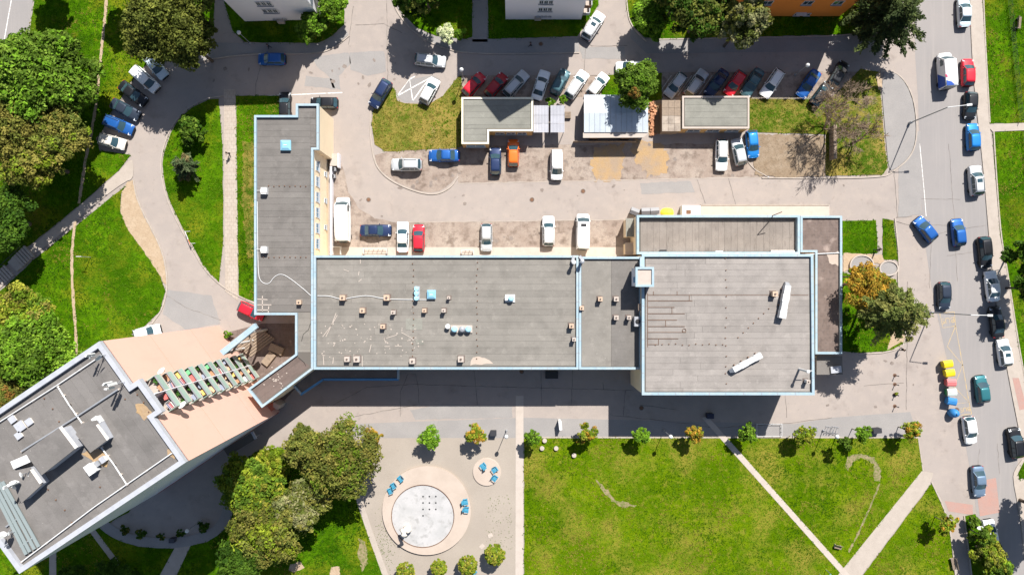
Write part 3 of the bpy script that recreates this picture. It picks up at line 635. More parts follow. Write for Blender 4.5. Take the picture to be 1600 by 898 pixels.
def strips(part, rect, h, step, m, vertical=False, zt=0.03, seed=1, split=2, along=None):
    """lay roofing felt in lapped strips on a deck; rect is the plan in px at height h"""
    part.data.materials[0] = M['roof_deck']
    r = random.Random(seed); x0, y0, x1, y1 = rect
    p = y0 if not vertical else x0; end = y1 if not vertical else x1; i = 0
    while p < end-0.5:
        q = min(end, p + step*r.uniform(.93, 1.07))
        if end - q < step*0.35: q = end
        lo, hi = (x0, x1) if not vertical else (y0, y1)
        cuts = [lo] + sorted(lo + (hi-lo)*(k+r.uniform(.25, .75))/split for k in range(split-1)) + [hi] if split > 1 else [lo, hi]
        for a, b in zip(cuts[:-1], cuts[1:]):
            z1 = h + zt + r.uniform(0, 0.012)
            ql = q + 0.6 if q < end else q
            pl = [(a, p), (b-.25 if b < hi else b, p), (b-.25 if b < hi else b, q-.2), (a, q-.2)] if not vertical else [(p, a), (q-.2, a), (q-.2, b), (p, b)]
            MB().prism([W(x, y, h) for x, y in pl], h, z1).build('roofing_strip', M[m], part)
        p = q; i += 1
def block(name, label, poly, h, wall, trim, roof, ph=0.4, pw=0.32, over=0.12, group=None, cat='building', trims=None):
    """flat roofed block: wall, parapet coping, roof deck; poly is the roof outline in px at height h"""
    P = ccw(wp(poly, h)); P2 = [Vector((p[0], p[1])) for p in P]
    c = sum((Vector(p) for p in P2), Vector((0, 0)))/len(P2)
    t = thing(name, label, cat, (c.x, c.y, 0), 0, group)
    body = inset(P2, over)
    MB().prism(body, 0, h-ph-0.02).build('wall', M[wall], t)
    MB().ring(P2, inset(P2, pw), h-ph-0.15, h).build('parapet', M[trim], t)
    d = inset(P2, pw-0.03)
    rf = MB().prism(d, h-ph-0.018, h-ph).build('roof', M[roof], t)
    if h > 4:
        n_ = len(P2)
        for i in range(n_):
            e0, e1 = P2[i], P2[(i+1) % n_]; L_ = (e1-e0).length; dd = (e1-e0)/max(L_, .01); nn = Vector((-dd.y, dd.x))
            for k in range(1, int(L_/2.4)):
                c_ = e0 + dd*(k*2.4+rnd.uniform(-.15, .15)) + nn*(pw/2); MB().box((c_.x, c_.y, h+.008), (.07, pw+.03, .03), math.atan2(dd.y, dd.x)).build('coping_joint', M['grey_metal'], t)
    return t, rf, body

# ---- long main building (h 8.5)
hm = 8.5; dk = hm-0.4
lb, lbr, lbb = block('long_building', 'long flat roofed building with pale blue edges across the centre', [(490, 399), (904, 399), (904, 577), (490, 577)], hm, 'cream_wall', 'blue_trim', 'roof')
strips(lbr, (496, 405, 899, 571), dk, 9.7, 'roof', seed=3, split=2)
a, b = W(490, 577, hm), W(904, 577, hm)
facade(lb, (a.x+.1, a.y+.1), (b.x-.1, b.y+.1), (2.0, 5.4), 13, 2.2, 1.5, 'white_paint')
a, b = W(904, 399, hm), W(490, 399, hm)
facade(lb, (a.x-.1, a.y-.1), (b.x+6.0, b.y-.1), (2.0, 5.4), 11, 2.2, 1.5, 'white_paint')
mb, mbr, _ = block('middle_building', 'short flat roofed section between long building and tall block', [(904.8, 401), (1002.5, 401), (1002.5, 577), (904.8, 577)], hm-0.15, 'cream_wall', 'blue_trim', 'roof')
strips(mbr, (909, 406, 955, 572), dk-.15, 46, 'roof', vertical=True, seed=5, split=1)
strips(mbr, (955.2, 406, 998, 572), dk-.15, 43, 'roof_wing', vertical=True, seed=6, split=1)
# ---- tall block (h 10.1)
hr = 10.1; dr = hr-0.4
rb, rbr, rbb = block('tall_block', 'large square flat roofed block with pale blue rim and white ducts', [(1003, 397), (1271, 397), (1273, 617), (1003, 617)], hr, 'cream_wall', 'blue_trim', 'roof_right', pw=0.36)
strips(rbr, (1009, 403, 1265, 611), dr, 9.8, 'roof_right', seed=8, split=2)
a, b = W(1003, 617, hr), W(1273, 617, hr)
facade(rb, (a.x+.1, a.y+.1), (b.x-.1, b.y+.1), (2.2, 6.2), 8, 2.4, 1.6, 'white_paint')
# ---- annex and terraces
ha = 6.2; da = ha-0.8
ax, axr, _ = block('annex', 'low flat roofed annex with mottled felt above the tall block', [(995, 336), (1250, 336), (1250, 397), (995, 397)], ha, 'cream_wall', 'blue_trim', 'roof_annex', ph=0.8, pw=0.34)
strips(axr, (1001, 342, 1244, 393), da, 10.2, 'roof_annex', vertical=True, seed=9, split=1)
te, ter, _ = block('terrace', 'brown tiled lower roof wrapping the right side of the tall block', [(1250.8, 337), (1316, 337), (1316, 553), (1274, 553), (1274, 394), (1250.8, 394)], 5.0, 'cream_wall', 'blue_trim', 'terrace', ph=0.35, pw=0.32)
MB().sheet([W(x, y, 4.67) for x, y in rough_edge([(1292, 398), (1312, 392), (1312, 415), (1296, 412)], 1.6, 4, 4)], 4.668).build('worn_patch', M['pink_stone'], ter)
MB().box(tuple(W(1286, 396, 4.8)), (5.4, 0.12, 0.12), R(3)).build('pipe', M['white_paint'], te)
pc = thing('side_porch', 'small shaded porch roof at the lower end of the brown terrace', 'porch', W(1296, 568, 0))
MB().prism([W(x, y, 3.6) for x, y in ((1276, 556), (1316, 556), (1317, 585), (1276, 585))], 3.3, 3.6).build('roof', M['roof_wing'], pc)
for x, y in ((1278, 558), (1314, 558), (1314, 583), (1278, 583)):
    q = W(x, y, 3.3); MB().tube((q.x, q.y, 0), (q.x, q.y, 3.3), .1).build('post', M['grey_metal'], pc)
MB().box(tuple(W(1306, 577, 3.75)), (1.6, 1.0, .3), .1).build('coping', M['white_trim'], pc)
# rooftop stair head
sh = thing('stair_head', 'small rooftop stair house with pale blue rim above the tall block', 'stair house', W(1006, 432, dr))
q = ccw([W(x, y, 12.2) for x, y in ((993, 417), (1022, 417), (1022, 448), (993, 448))])
MB().prism(inset(q, .1), dr-1.2, 11.95).build('wall', M['white_wall'], sh)
MB().ring(q, inset(q, .3), 11.8, 12.2).build('parapet', M['blue_trim'], sh)
MB().prism(inset(q, .28), 11.93, 12.0).build('roof', M['white_concrete'], sh)
MB().box(tuple(W(1002, 409, hr+.02)), (.4, 1.4, .3)).build('ridge_wall', M['blue_trim'], sh)
q = W(1000, 437, 11); MB().box((q.x-.75, q.y, 10.9), (.06, .8, 1.7)).build('door', M['blue_deep'], sh)
# terraces at the rear of the annex
lr = thing('loading_ramp', 'pale concrete ramp wall behind the annex', 'ramp', W(1180, 329, 0))
MB().prism(wp([(1095, 321), (1296, 321), (1296, 345), (1095, 345)], 1.0), 0, 1.0).build('deck', M['white_concrete'], lr)
MB().prism(wp([(1066, 321), (1094.5, 321), (1094.5, 345), (1066, 345)], 1.4), 0, 1.4).build('platform', M['white_wall'], lr)
MB().prism(wp([(1095, 319.6), (1296, 319.6), (1296, 320.8), (1095, 320.8)], 1.1), 0, 1.1).build('edge_wall', M['kerb'], lr)
MB().box(tuple(W(1076, 331, 1.45)), (.7, .6, .1)).build('hatch', M['rust'], lr)
for nm, lb_, pts, z, mm in (('shed', 'narrow shed with greenish roof left of the annex', [(978, 341), (993, 341), (992, 370), (978, 370)], 3.2, 'roof_green'), ('shed', 'narrow shed with pale roof beside the annex corner', [(977, 379), (991, 379), (991, 398), (977, 398)], 2.6, 'pink_stone')):
    P = ccw(wp(pts, z)); t = thing(nm, lb_, 'shed', (P[0][0], P[0][1], 0))
    MB().prism(inset(P, .12), 0, z-.15).build('wall', M['cream_wall'], t)
    MB().prism(P, z-.148, z).build('roof', M[mm], t)
for i, (x, y, rz) in enumerate(((991, 331, -.35), (1008, 330.5, 0.03), (1022, 330, .06))):
    q = W(x, y, .6)
    t = thing('waste_container', ['tilted grey waste container beside the annex corner', 'grey waste container in the middle behind the annex', 'grey waste container nearest the yellow mound behind the annex'][i], 'container', (q.x, q.y, 0), rz, 'grey containers behind the annex')
    MB().box((0, 0, .6), (1.2, .95, .95)).build('bin', plain('bin_dark', (.06, .06, .065)), t, local=True)
    lid = [(-.66, -.52, 1.1), (.66, -.52, 1.1), (.66, 0, 1.28), (-.66, 0, 1.28), (-.66, .52, 1.1), (.66, .52, 1.1)]
    MB().add(lid, [[0, 1, 2, 3], [3, 2, 5, 4], [0, 3, 4], [1, 5, 2], [0, 4, 5, 1]]).build('lid', plain('bin_lid_grey', (.10, .10, .11), .4), t, local=True)
    for sx in (-.5, .5):
        for sy in (-.35, .35): MB().tube((sx, sy-.04, .09), (sx, sy+.04, .09), .09, n=10).build('wheel', M['tyre'], t, local=True)
q = W(1043, 332, .4)
t = thing('tarpaulin_heap', 'bright yellow tarpaulin heap behind the annex', 'tarpaulin', (q.x, q.y, 0))
r_ = random.Random(3); m_ = MB(); vs = []; NX, NY = 9, 7
for j in range(NY):
    for i in range(NX):
        u, v = i/(NX-1)*2-1, j/(NY-1)*2-1
        vs.append((u*1.05*(1-.25*v*v), v*.75*(1-.2*u*u), max(.0, .75*(1-u*u)*(1-v*v)+r_.uniform(-.05, .08))))
m_.add(vs, [[j*NX+i, j*NX+i+1, (j+1)*NX+i+1, (j+1)*NX+i] for j in range(NY-1) for i in range(NX-1)])
m_.build('cover', plain('yellow_tarp', (.72, .62, .06), .5), t, local=True)
# ---- left wing
hw = 8.6; dw = hw-0.4
wpoly = [(397, 180), (462, 180), (462, 162), (498, 162), (498, 234), (489.3, 234), (489.3, 576.5), (409, 637), (386, 608), (461, 553), (461, 492), (397, 492)]
lw, lwr, lwb = block('left_wing', 'left wing with grey felt roof and cream east wall', wpoly, hw, 'cream_wall', 'blue_trim', 'roof_wing', pw=0.32)
strips(lwr, (402, 185, 485, 487), dw, 9.8, 'roof_wing', seed=12, split=1)
strips(lwr, (467, 167, 493, 184.8), dw, 9.0, 'roof_wing', seed=13, split=1)
strips(lwr, (465, 488, 485, 550), dw, 9.8, 'roof', seed=14, split=1)
strips(lwr, (485.2, 186, 493.5, 229), dw, 9.8, 'roof_wing', seed=14, split=1)
def quadstrips(part, A, B, Cc, D, h, n, m, zt=.03, seed=0, s=(0, 1)):
    """strips parallel to side AB, laid from AB towards DC"""
    part.data.materials[0] = M['roof_deck']
    r = random.Random(seed)
    for i in range(n):
        u, v = i/n, (i+.985)/n
        l = lambda p, q, k: (p[0]+(q[0]-p[0])*k, p[1]+(q[1]-p[1])*k)
        MB().prism([W(*p, h) for p in (l(A, D, u), l(B, Cc, u), l(B, Cc, v), l(A, D, v))], h, h+zt+r.uniform(0, .01)).build('roofing_strip', M[m], part)
quadstrips(lwr, (484, 572), (410, 631), (391, 609), (464, 557), dw, 3, 'roof_brown', seed=4)
e0, e1 = W(489.3, 398, hw), W(489.3, 236, hw)
facade(lw, (e0.x-.12, e0.y), (e1.x-.12, e1.y), (6.2,), 6, 1.5, 1.5, 'white_paint', 'glass_blue', .6, .6)
facade(lw, (e0.x-.12, e0.y), (e1.x-.12, e1.y), (1.9,), 3, .7, .9, 'white_paint', 'glass', 2.5, .2)
e0, e1 = W(397, 185, hw), W(397, 490, hw)
facade(lw, (e0.x+.12, e0.y), (e1.x+.12, e1.y), (2.2, 6.0), 9, 1.8, 1.5, 'white_paint')
bw = thing('retaining_wall', 'low white retaining wall at the foot of the left wing', 'wall', W(515, 330, 0))
MB().prism(wp([(515.5, 260), (518.5, 260), (518.5, 398), (515.5, 398)], 1.0), 0, 1.0).build('wall', M['white_wall'], bw)
MB().prism(wp([(515.2, 240), (528, 240), (528, 259), (515.2, 259)], 1.0), 0, .9).build('landing', M['white_concrete'], bw)
MB().prism(wp([(528, 240), (530, 240), (530, 262), (528, 262)], 1.0), 0, 1.2).build('parapet', M['white_wall'], bw)
for i, (x, y) in enumerate(((521, 265), (520, 276))):
    q = W(x, y, .4); t = thing('air_conditioner', ['upper', 'lower'][i] + ' grey cooling unit beside the cream wing wall', 'air conditioner', (q.x, q.y, 0))
    MB().box((0, 0, .45), (.9, .5, .8)).build('case', M['grey_metal'], t, local=True)
    MB().lathe([(.3, 0), (.3, .04), (.05, .05)], (0, 0, .86), 14).build('fan_grille', M['black'], t, local=True)
def railing(name, label, pts, h, n, m='white_paint', posts=6, cat='railing', zb=0):
    """closed or open tubular railing"""
    P = [W(x, y, 0) for x, y in pts]; c = P[0]
    t = thing(name, label, cat, (c.x, c.y, 0))
    for k in range(n):
        z = zb + h*(k+1)/n
        MB().path([(p.x, p.y, z) for p in P], .035).build('rail', M[m], t)
    for a, b in zip(P[:-1], P[1:]):
        for i in range(posts):
            q = a.lerp(b, i/posts); MB().tube((q.x, q.y, 0), (q.x, q.y, zb+h), .04).build('post', M[m], t)
    return t
railing('railing', 'white railing around the cellar steps below the long van', [(518, 386), (534, 386), (534, 398)], 1.0, 3)
railing('railing', 'white railing along the apron left of the white sedan', [(570, 397), (570, 389), (606, 389), (606, 397)], 1.0, 2, posts=5)
railing('railing', 'pale railing along the apron left of the silver car', [(722, 397), (722, 391), (740, 391), (740, 397)], .9, 2, posts=3)
# ---- passage beam and tower forecourt
pb = thing('roof_beam', 'pale blue roof beam bridging tower and left wing', 'beam', W(372, 530, 0))
MB().prism([W(x, y, 8.55) for x, y in ((343, 548), (397.5, 505), (402, 512), (349, 555))], 7.9, 8.55).build('beam', M['blue_trim'], pb)
for x, y in ((365, 538), (386, 520), (350, 551)):
    q = W(x, y, 8); MB().tube((q.x, q.y, 0), (q.x, q.y, 7.95), .18).build('column', M['white_paint'], pb)
for a, b in (((352, 552), (378, 545)), ((372, 536), (362, 552)), ((388, 520), (395, 540))):
    MB().tube(tuple(W(*a, 7.9)), tuple(W(*b, 7.2)), .16).build('brace', M['wood'], pb)
cn = thing('canopy', 'low canopy with deep blue edge below the long building', 'canopy', W(545, 588, 0))
zc = 4.0
MB().prism([W(x, y, zc) for x, y in ((456, 600), (494, 572), (622, 572), (622, 590.5), (505, 590.5), (470, 614))], zc-.35, zc-.12).build('roof', M['roof_wing'], cn)
for pts in ([(470.5, 615), (456, 599)], [(622, 572), (622, 592)]):
    ribbon_pts = pts
    m_ = MB(); A, B = W(*pts[0], zc+.1), W(*pts[1], zc+.1); m_.box(tuple((A+B)/2-Vector((0, 0, .25))), ((B-A).length, .3, .62), math.atan2(B.y-A.y, B.x-A.x)); m_.build('fascia', M['blue_trim'], cn)
for pts in ([(470, 616), (505, 592.5)], [(505, 592.5), (622, 592.5)]):
    m_ = MB(); A, B = W(*pts[0], zc), W(*pts[1], zc); m_.box(tuple((A+B)/2-Vector((0, 0, .2))), ((B-A).length+.1, .34, .6), math.atan2(B.y-A.y, B.x-A.x)); m_.build('fascia', M['blue_deep'], cn)
for x, y in ((480, 606), (520, 589), (570, 589), (617, 589)):
    q = W(x, y, zc-.4); MB().tube((q.x, q.y, 0), (q.x, q.y, zc-.35), .12).build('column', M['grey_metal'], cn)
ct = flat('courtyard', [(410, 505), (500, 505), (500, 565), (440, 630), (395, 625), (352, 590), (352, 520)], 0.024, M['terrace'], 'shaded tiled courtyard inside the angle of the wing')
for i in range(7):
    A = W(404+i*2.2, 516+i*2.6, 0); MB().prism(wp([(372+i*3, 540+i*2.5), (410+i*3, 512+i*2.5), (412+i*3, 514.4+i*2.5), (374+i*3, 542.4+i*2.5)]), 0, .9-.12*i).build('step', M['wood'], ct)
for i, p in enumerate(((420, 560, .9), (432, 545, -.4))):
    MB().box(tuple(W(p[0], p[1], .3)), (2.2, 1.2, .5), p[2]).build('planter_wall', M['wood'], ct)
bx = thing('entrance_box', 'terracotta entrance box at the foot of the connecting roof', 'porch', W(425, 632, 0))
MB().prism([W(x, y, 3.0) for x, y in ((408, 640), (428, 628), (433, 636), (415, 648))], 0, 2.85).build('wall', plain('terracotta', (.42, .16, .11), .9), bx)
MB().prism([W(x, y, 3.1) for x, y in ((427, 628), (437, 633), (433, 640), (427, 636))], 0, 3.1).build('pier', M['white_concrete'], bx)

# ---- apartment tower
ht = 31.0; dt = 30.5
A_, B_, C_, D_ = (155, 533), (290, 722), (30, 896), (-105, 708)
LP = lambda p, q, k: (p[0]+(q[0]-p[0])*k, p[1]+(q[1]-p[1])*k)
tA, tB, tC, tD = [W(*p, ht) for p in (A_, B_, C_, D_)]
eu = (tB-tA).normalized(); ev = (tA-tD).normalized(); Lab = (tB-tA).length      # along the balcony front, and out of it
P1, P2 = tA + eu*Lab*.36, tA + eu*Lab*.63
ctr = (tA+tB+tC+tD)/4
tw = thing('apartment_tower', 'tall peach apartment tower with grey roof and stacked green balconies', 'building', (ctr.x, ctr.y, 0))
body = [tA, P1, P1-ev*1.3, P2-ev*1.3, P2, tB, tC, tD]
def xy(l): return [(p.x, p.y) for p in l]
MB().prism(xy([tA, P1, P1-ev*1.3, P2-ev*1.3, P2, tB, tB-ev*.25, P2-ev*1.55, P1-ev*1.55, tA-ev*.25]), 0, 30.4).build('end_wall', M['peach'], tw)
q = ccw(xy([tA, P1, P1-ev*1.3, P2-ev*1.3, P2, tB, tC, tD]))
MB().prism(ccw(xy([tA-ev*.252, tA-ev*1.56+eu*.0, tB-ev*1.56, tB-ev*.252, tC, tD])) if False else ccw(xy([tA-ev*1.56, tB-ev*1.56, tC, tD])), 0, 30.38).build('wall', M['lavender'], tw)
for s0, s1 in ((tA, P1), (P2, tB)):
    MB().prism(ccw(xy([s0-ev*.252, s1-ev*.252, s1-ev*1.558, s0-ev*1.558])), 0, 30.38).build('wall', M['lavender'], tw)
rfo = ccw(xy([tA, P1, P1+ev*1.15, P2+ev*1.15, P2, tB, tC, tD]))
MB().ring(rfo, inset(rfo, .55), 30.2, ht).build('parapet', M['white_trim'], tw)
trf = MB().prism(inset(rfo, .5), 30.36, dt-.03).build('roof', M['roof_tower'], tw)
quadstrips(trf, LP(A_, B_, .03), LP(A_, B_, .97), LP(C_, D_, .03), LP(C_, D_, .97), dt-.03, 22, 'roof_tower', seed=9)
for s0, s1 in ((tA, P1), (P2, tB)):
    for zz in (9.5, 20.5):
        c = (s0+s1)/2+ev*.005
        MB().box((c.x, c.y, zz), ((s1-s0).length, .03, .05), math.atan2(eu.y, eu.x)).build('panel_joint', M['peach_dark'], tw)
MB().box(tuple((tB+tC)/2*1 + Vector((0, 0, 1.0-ht)) + (-eu).cross(Vector((0, 0, 1)))*0), ((tC-tB).length, .12, .8), math.atan2((tC-tB).y, (tC-tB).x)).build('plinth', M['red_line'], tw)
for zz in range(1, 11):
    cc_ = (tB+tC)/2+Vector((-eu.x*-.004, 0, 0)); MB().box((cc_.x+eu.x*.004, cc_.y+eu.y*.004, 1.6+2.75*zz), ((tC-tB).length-.1, .03, .05), math.atan2((tC-tB).y, (tC-tB).x)).build('panel_joint', M['white_trim'], tw)
facade(tw, xy([tA])[0], xy([tD])[0], [1.9+2.75*i for i in range(1, 10)], 6, 1.8, 1.4, 'white_paint', m0=1.2, m1=1.2)
ORD = ['first', 'second', 'third', 'fourth', 'fifth', 'sixth', 'seventh', 'eighth', 'ninth', 'tenth', 'eleventh', 'twelfth', 'thirteenth', 'fourteenth']
ang = math.atan2(eu.y, eu.x)
def on_bal(u, v, z): # u along front 0..1 of the bay, v out of the wall in metres
    p = P1 + (P2-P1)*u + ev*v; return (p.x, p.y, z)
bayw = (P2-P1).length
NF = 10
def bal_item(kind, u, v, z, label, col):
    x, y, zz = on_bal(u, v, z)
    t = thing(kind, label, kind.replace('_', ' '), (x, y, z), ang + rnd.uniform(-.4, .4))
    if kind == 'potted_plant':
        MB().lathe([(.13, 0), (.2, .3), (.17, .3)], n=10).build('pot', plain('terracotta', (.42, .16, .11)), t, local=True)
        m = MB()
        for k in range(26):
            a = rnd.uniform(0, 6.3); l = rnd.uniform(.2, .5); h = .3+rnd.uniform(.05, .5)
            m.add([(0, 0, .28), (cos(a)*l*.6-sin(a)*.08, sin(a)*l*.6+cos(a)*.08, h), (cos(a)*l, sin(a)*l, h*.85), (cos(a)*l*.6+sin(a)*.08, sin(a)*l*.6-cos(a)*.08, h)], [[0, 1, 2, 3]])
        m.build('foliage', plain('pot_leaf', (.05, .13, .02)), t, local=True)
    elif kind == 'laundry_rack':
        for sx in (-.55, .55):
            MB().path([(sx, -.25, 0), (sx, .25, .9)], .02).path([(sx, .25, 0), (sx, -.25, .9)], .02).build('leg', M['white_paint'], t, local=True)
        for k in range(4):
            y0 = -.27+k*.18; m = MB().box((0, y0, .9), (1.15, .02, .02)); m.build('rod', M['white_paint'], t, local=True)
            c = [(.5, .08, .09), (.6, .58, .55), (.2, .22, .35), (.55, .3, .32)][(k+int(z)) % 4]
            MB().box((rnd.uniform(-.15, .15), y0, .72), (.75, .05, .36)).build('cloth', plain('cloth%d' % int(c[0]*100), c, .9), t, local=True)
    else:
        w_, d_, h_ = rnd.uniform(.45, .9), rnd.uniform(.35, .5), rnd.uniform(.35, .9)
        MB().box((0, 0, h_/2), (w_, d_, h_)).build('carcass', plain('stor%d_%d' % (int(col[0]*99), int(col[1]*99)), col, .8), t, local=True)
        MB().box((0, 0, h_+.02), (w_+.05, d_+.05, .04)).build('lid', plain('storl%d_%d' % (int(col[0]*99), int(col[2]*99)), tuple(min(.8, c*1.35) for c in col), .8), t, local=True)
dw_c = [(.45, .30, .18), (.62, .60, .56), (.30, .16, .09), (.10, .30, .14), (.50, .34, .10), (.40, .10, .09), (.20, .22, .28)]
for f in range(NF):
    z0 = 1.9 + 2.75*f
    sl_ = MB().box(on_bal(.5, .05, z0+.09), (bayw, 2.5, .18), ang).build('balcony_slab', M['white_concrete'], tw)
    for s in (0, 1):
        u = .25 if s == 0 else .75
        MB().box(on_bal(u, 1.22, z0+.68), (bayw/2-.05, .10, 1.0), ang).build('balcony_parapet', M['teal'], tw)
        MB().box(on_bal(u, 1.22, z0+1.20), (bayw/2-.03, .16, .04), ang).build('handrail', M['grey_metal'], tw)
    for s, uu in ((0, .012), (1, .988)):
        MB().box(on_bal(uu, .65, z0+.68), (.07, 1.05, 1.0), ang).build('side_parapet', M['teal'], tw)
    a0, a1 = P1-ev*1.3, P2-ev*1.3
    facade(tw, (a1.x, a1.y), (a0.x, a0.y), (z0+1.25,), 2, 1.9, 2.0, 'white_paint', m0=.3, m1=.3)
    side = ['upper', 'lower']
    for s in (0, 1):
        for k in range(2):
            u = s*.5 + (.10 + .26*k) + rnd.uniform(-.03, .03); kd = rnd.choice(['storage_box', 'storage_box', 'potted_plant', 'laundry_rack'] if k else ['storage_box', 'storage_box', 'potted_plant'])
            lab = {'storage_box': 'storage chest', 'potted_plant': 'potted plant', 'laundry_rack': 'laundry rack'}[kd]
            bal_item(kd, u, .72 if kd != 'laundry_rack' else .6, z0+.18, '%s, %s end of the %s side balcony, %s from the ground' % (lab, ['far', 'near'][k], side[s], ORD[f]), rnd.choice(dw_c))
MB().box(on_bal(.5, .45, 15.3), (.09, 1.7, 29.8), ang).build('divider_wall', M['lavender'], tw)
for u, z, lb_ in ((-.02, 26.4, 'white satellite dish on the upper end of a high balcony'), (1.05, 27.0, 'white satellite dish on the lower end of a high balcony')):
    x, y, zz = on_bal(u, 1.5, z)
    t = thing('satellite_dish', lb_, 'satellite dish', (x, y, z))
    MB().tube((0, 0, -.6), (0, 0, 0), .03).build('mast', M['grey_metal'], t, local=True)
    d = MB().lathe([(.02, 0), (.25, .03), (.45, .12), (.5, .17), (.45, .14), (.25, .05), (0, .02)], n=18).build('dish', M['white_paint'], t, local=True); d.rotation_euler = (R(-50), 0, R(30))
ec = thing('entrance_canopy', 'dark flat entrance canopy at the foot of the tower', 'canopy', W(374, 693, 0))
MB().prism([W(x, y, 3.2) for x, y in ((349, 701), (393, 676), (399, 686), (356, 712))], 3.0, 3.2).build('roof', M['roof_deck'], ec)
MB().prism([W(x, y, 3.25) for x, y in ((391.5, 675), (395, 674), (401, 685), (397.5, 686.5))], 2.9, 3.25).build('edge', M['white_trim'], ec)
for x, y in ((356, 708), (396, 684)): MB().tube((W(x, y, 3).x, W(x, y, 3).y, 0), (W(x, y, 3).x, W(x, y, 3).y, 3.0), .08).build('post', M['grey_metal'], ec)
# roof of the tower
def tdir(p, q): return math.atan2(-(q[1]-p[1]), q[0]-p[0])
def low_pipe(name, label, pts, z, r, m, sup=4):
    P = [W(x, y, z) for x, y in pts]
    t = thing(name, label, 'pipe', (P[0].x, P[0].y, dt))
    MB().path([(p.x, p.y, dt+.22) for p in P], r).build('pipe', M[m], t)
    for a, b in zip(P[:-1], P[1:]):
        k = max(2, int((b-a).length/3))
        for i in range(k+1):
            p = a.lerp(b, i/k); MB().box((p.x, p.y, dt+.09), (.3, .2, .2), .6).build('support', M['white_concrete'], t)
low_pipe('conduit', 'white conduit along the upper edge of the tower roof', [(163, 553), (90, 602), (-20, 672)], dt, .07, 'white_paint')
low_pipe('conduit', 'blue grey conduit along the middle of the tower roof', [(186, 608), (122, 650), (36, 704)], dt, .11, 'grey_metal')
low_pipe('conduit', 'short white conduit crossing the tower roof', [(92, 603), (110, 632), (130, 660)], dt, .08, 'white_paint')
low_pipe('conduit', 'long conduit along the lower edge of the tower roof', [(270, 707), (150, 790), (36, 876)], dt, .07, 'white_paint')
low_pipe('conduit', 'white conduit running down right of the shaft house', [(160, 698), (180, 725), (200, 756)], dt, .08, 'white_paint')
def shaft(label, pts, z, capm='roof_tower', endstrip=None):
    P = ccw([W(x, y, z) for x, y in pts]); c = sum((Vector((p[0], p[1], 0)) for p in P), Vector((0, 0, 0)))/4
    t = thing('shaft_house', label, 'shaft house', (c.x, c.y, dt))
    MB().prism(inset(P, .1), dt-.05, z-.16).build('wall', M['white_trim'], t)
    MB().prism(P, z-.158, z).build('roof', M[capm], t)
    if endstrip:
        MB().prism([W(x, y, z+.1) for x, y in endstrip], z+.004, z+.1).build('coping', M['white_box'], t)
    return t
shaft('large felt covered shaft house in the middle of the tower roof', [(92, 668), (117, 701), (65, 742), (38, 706)], 32.6, endstrip=[(92, 668), (96, 665.5), (121, 698), (117, 701)])
shaft('felt covered shaft house beside the rusty stains on the tower roof', [(128, 661), (150, 656), (168, 687), (141, 707), (118, 678)], 31.9, endstrip=[(150, 664), (153, 662), (170, 685), (167, 688)])
shaft('small shaft house with antennas at the left of the tower roof', [(14, 737), (46, 730), (65, 757), (33, 786)], 32.0, endstrip=[(47, 734), (51, 732), (66, 753), (62, 756)])
def tbox(name, label, cat, x, y, d, rz, m, z=dt, lid=None):
    q = W(x, y, z+d[2])
    t = thing(name, label, cat, (q.x, q.y, z), rz)
    MB().box((0, 0, d[2]/2-.02), (d[0], d[1], d[2])).build('case', M[m], t, local=True)
    if lid: MB().box((0, 0, d[2]+.015), (d[0]+.1, d[1]+.1, .06)).build('lid', M[lid], t, local=True)
    return t
tr = tdir(A_, B_)
tbox('roof_cabinet', 'white cabinet above the rusty shaft house on the tower roof', 'cabinet', 150, 657, (.8, .6, .8), tr, 'white_paint', lid='white_paint')
tbox('roof_cabinet', 'white tilted panel cabinet below the rusty stains', 'cabinet', 140, 733, (1.1, .8, 1.0), tr, 'white_paint', lid='white_paint')
tbox('roof_cabinet', 'small grey cabinet right of the white panel cabinet', 'cabinet', 160, 718, (.6, .5, .6), tr, 'white_box', lid='white_trim')
tbox('roof_cabinet', 'dark small cabinet between the white and grey cabinets', 'cabinet', 152, 724, (.5, .4, .5), tr, 'grey_metal', lid='grey_metal')
tbox('roof_cabinet', 'long white housing above the antenna shaft house', 'cabinet', 32, 721, (1.9, .8, 1.0), tr+1.35, 'white_paint', lid='white_paint')
for i, (x, y, s) in enumerate(((19, 655, .65), (31, 666, .95), (45, 659, .65), (29, 680, .65))):
    tbox('roof_slab', ['upper left', 'largest', 'right hand', 'lowest'][i] + ' white slab of the four on the tower roof', 'slab', x, y, (s, s, .22), tr, 'white_box', lid='white_trim')
MB().sheet([W(x, y, dt+.045) for x, y in rough_edge([(128, 708), (150, 700), (170, 712), (166, 728), (146, 722)], 2, 4, 3)], dt+.048).build('rust_stain', M['sand'], trf)
MB().sheet([W(x, y, dt+.045) for x, y in rough_edge([(212, 632), (225, 630), (242, 648), (226, 656), (214, 645)], 1.6, 4, 7)], dt+.048).build('rust_stain', M['sand'], trf)
MB().sheet([W(x, y, dt+.045) for x, y in rough_edge([(262, 700), (272, 700), (274, 716), (262, 712)], 1.6, 4, 8)], dt+.048).build('rust_stain', M['sand'], trf)
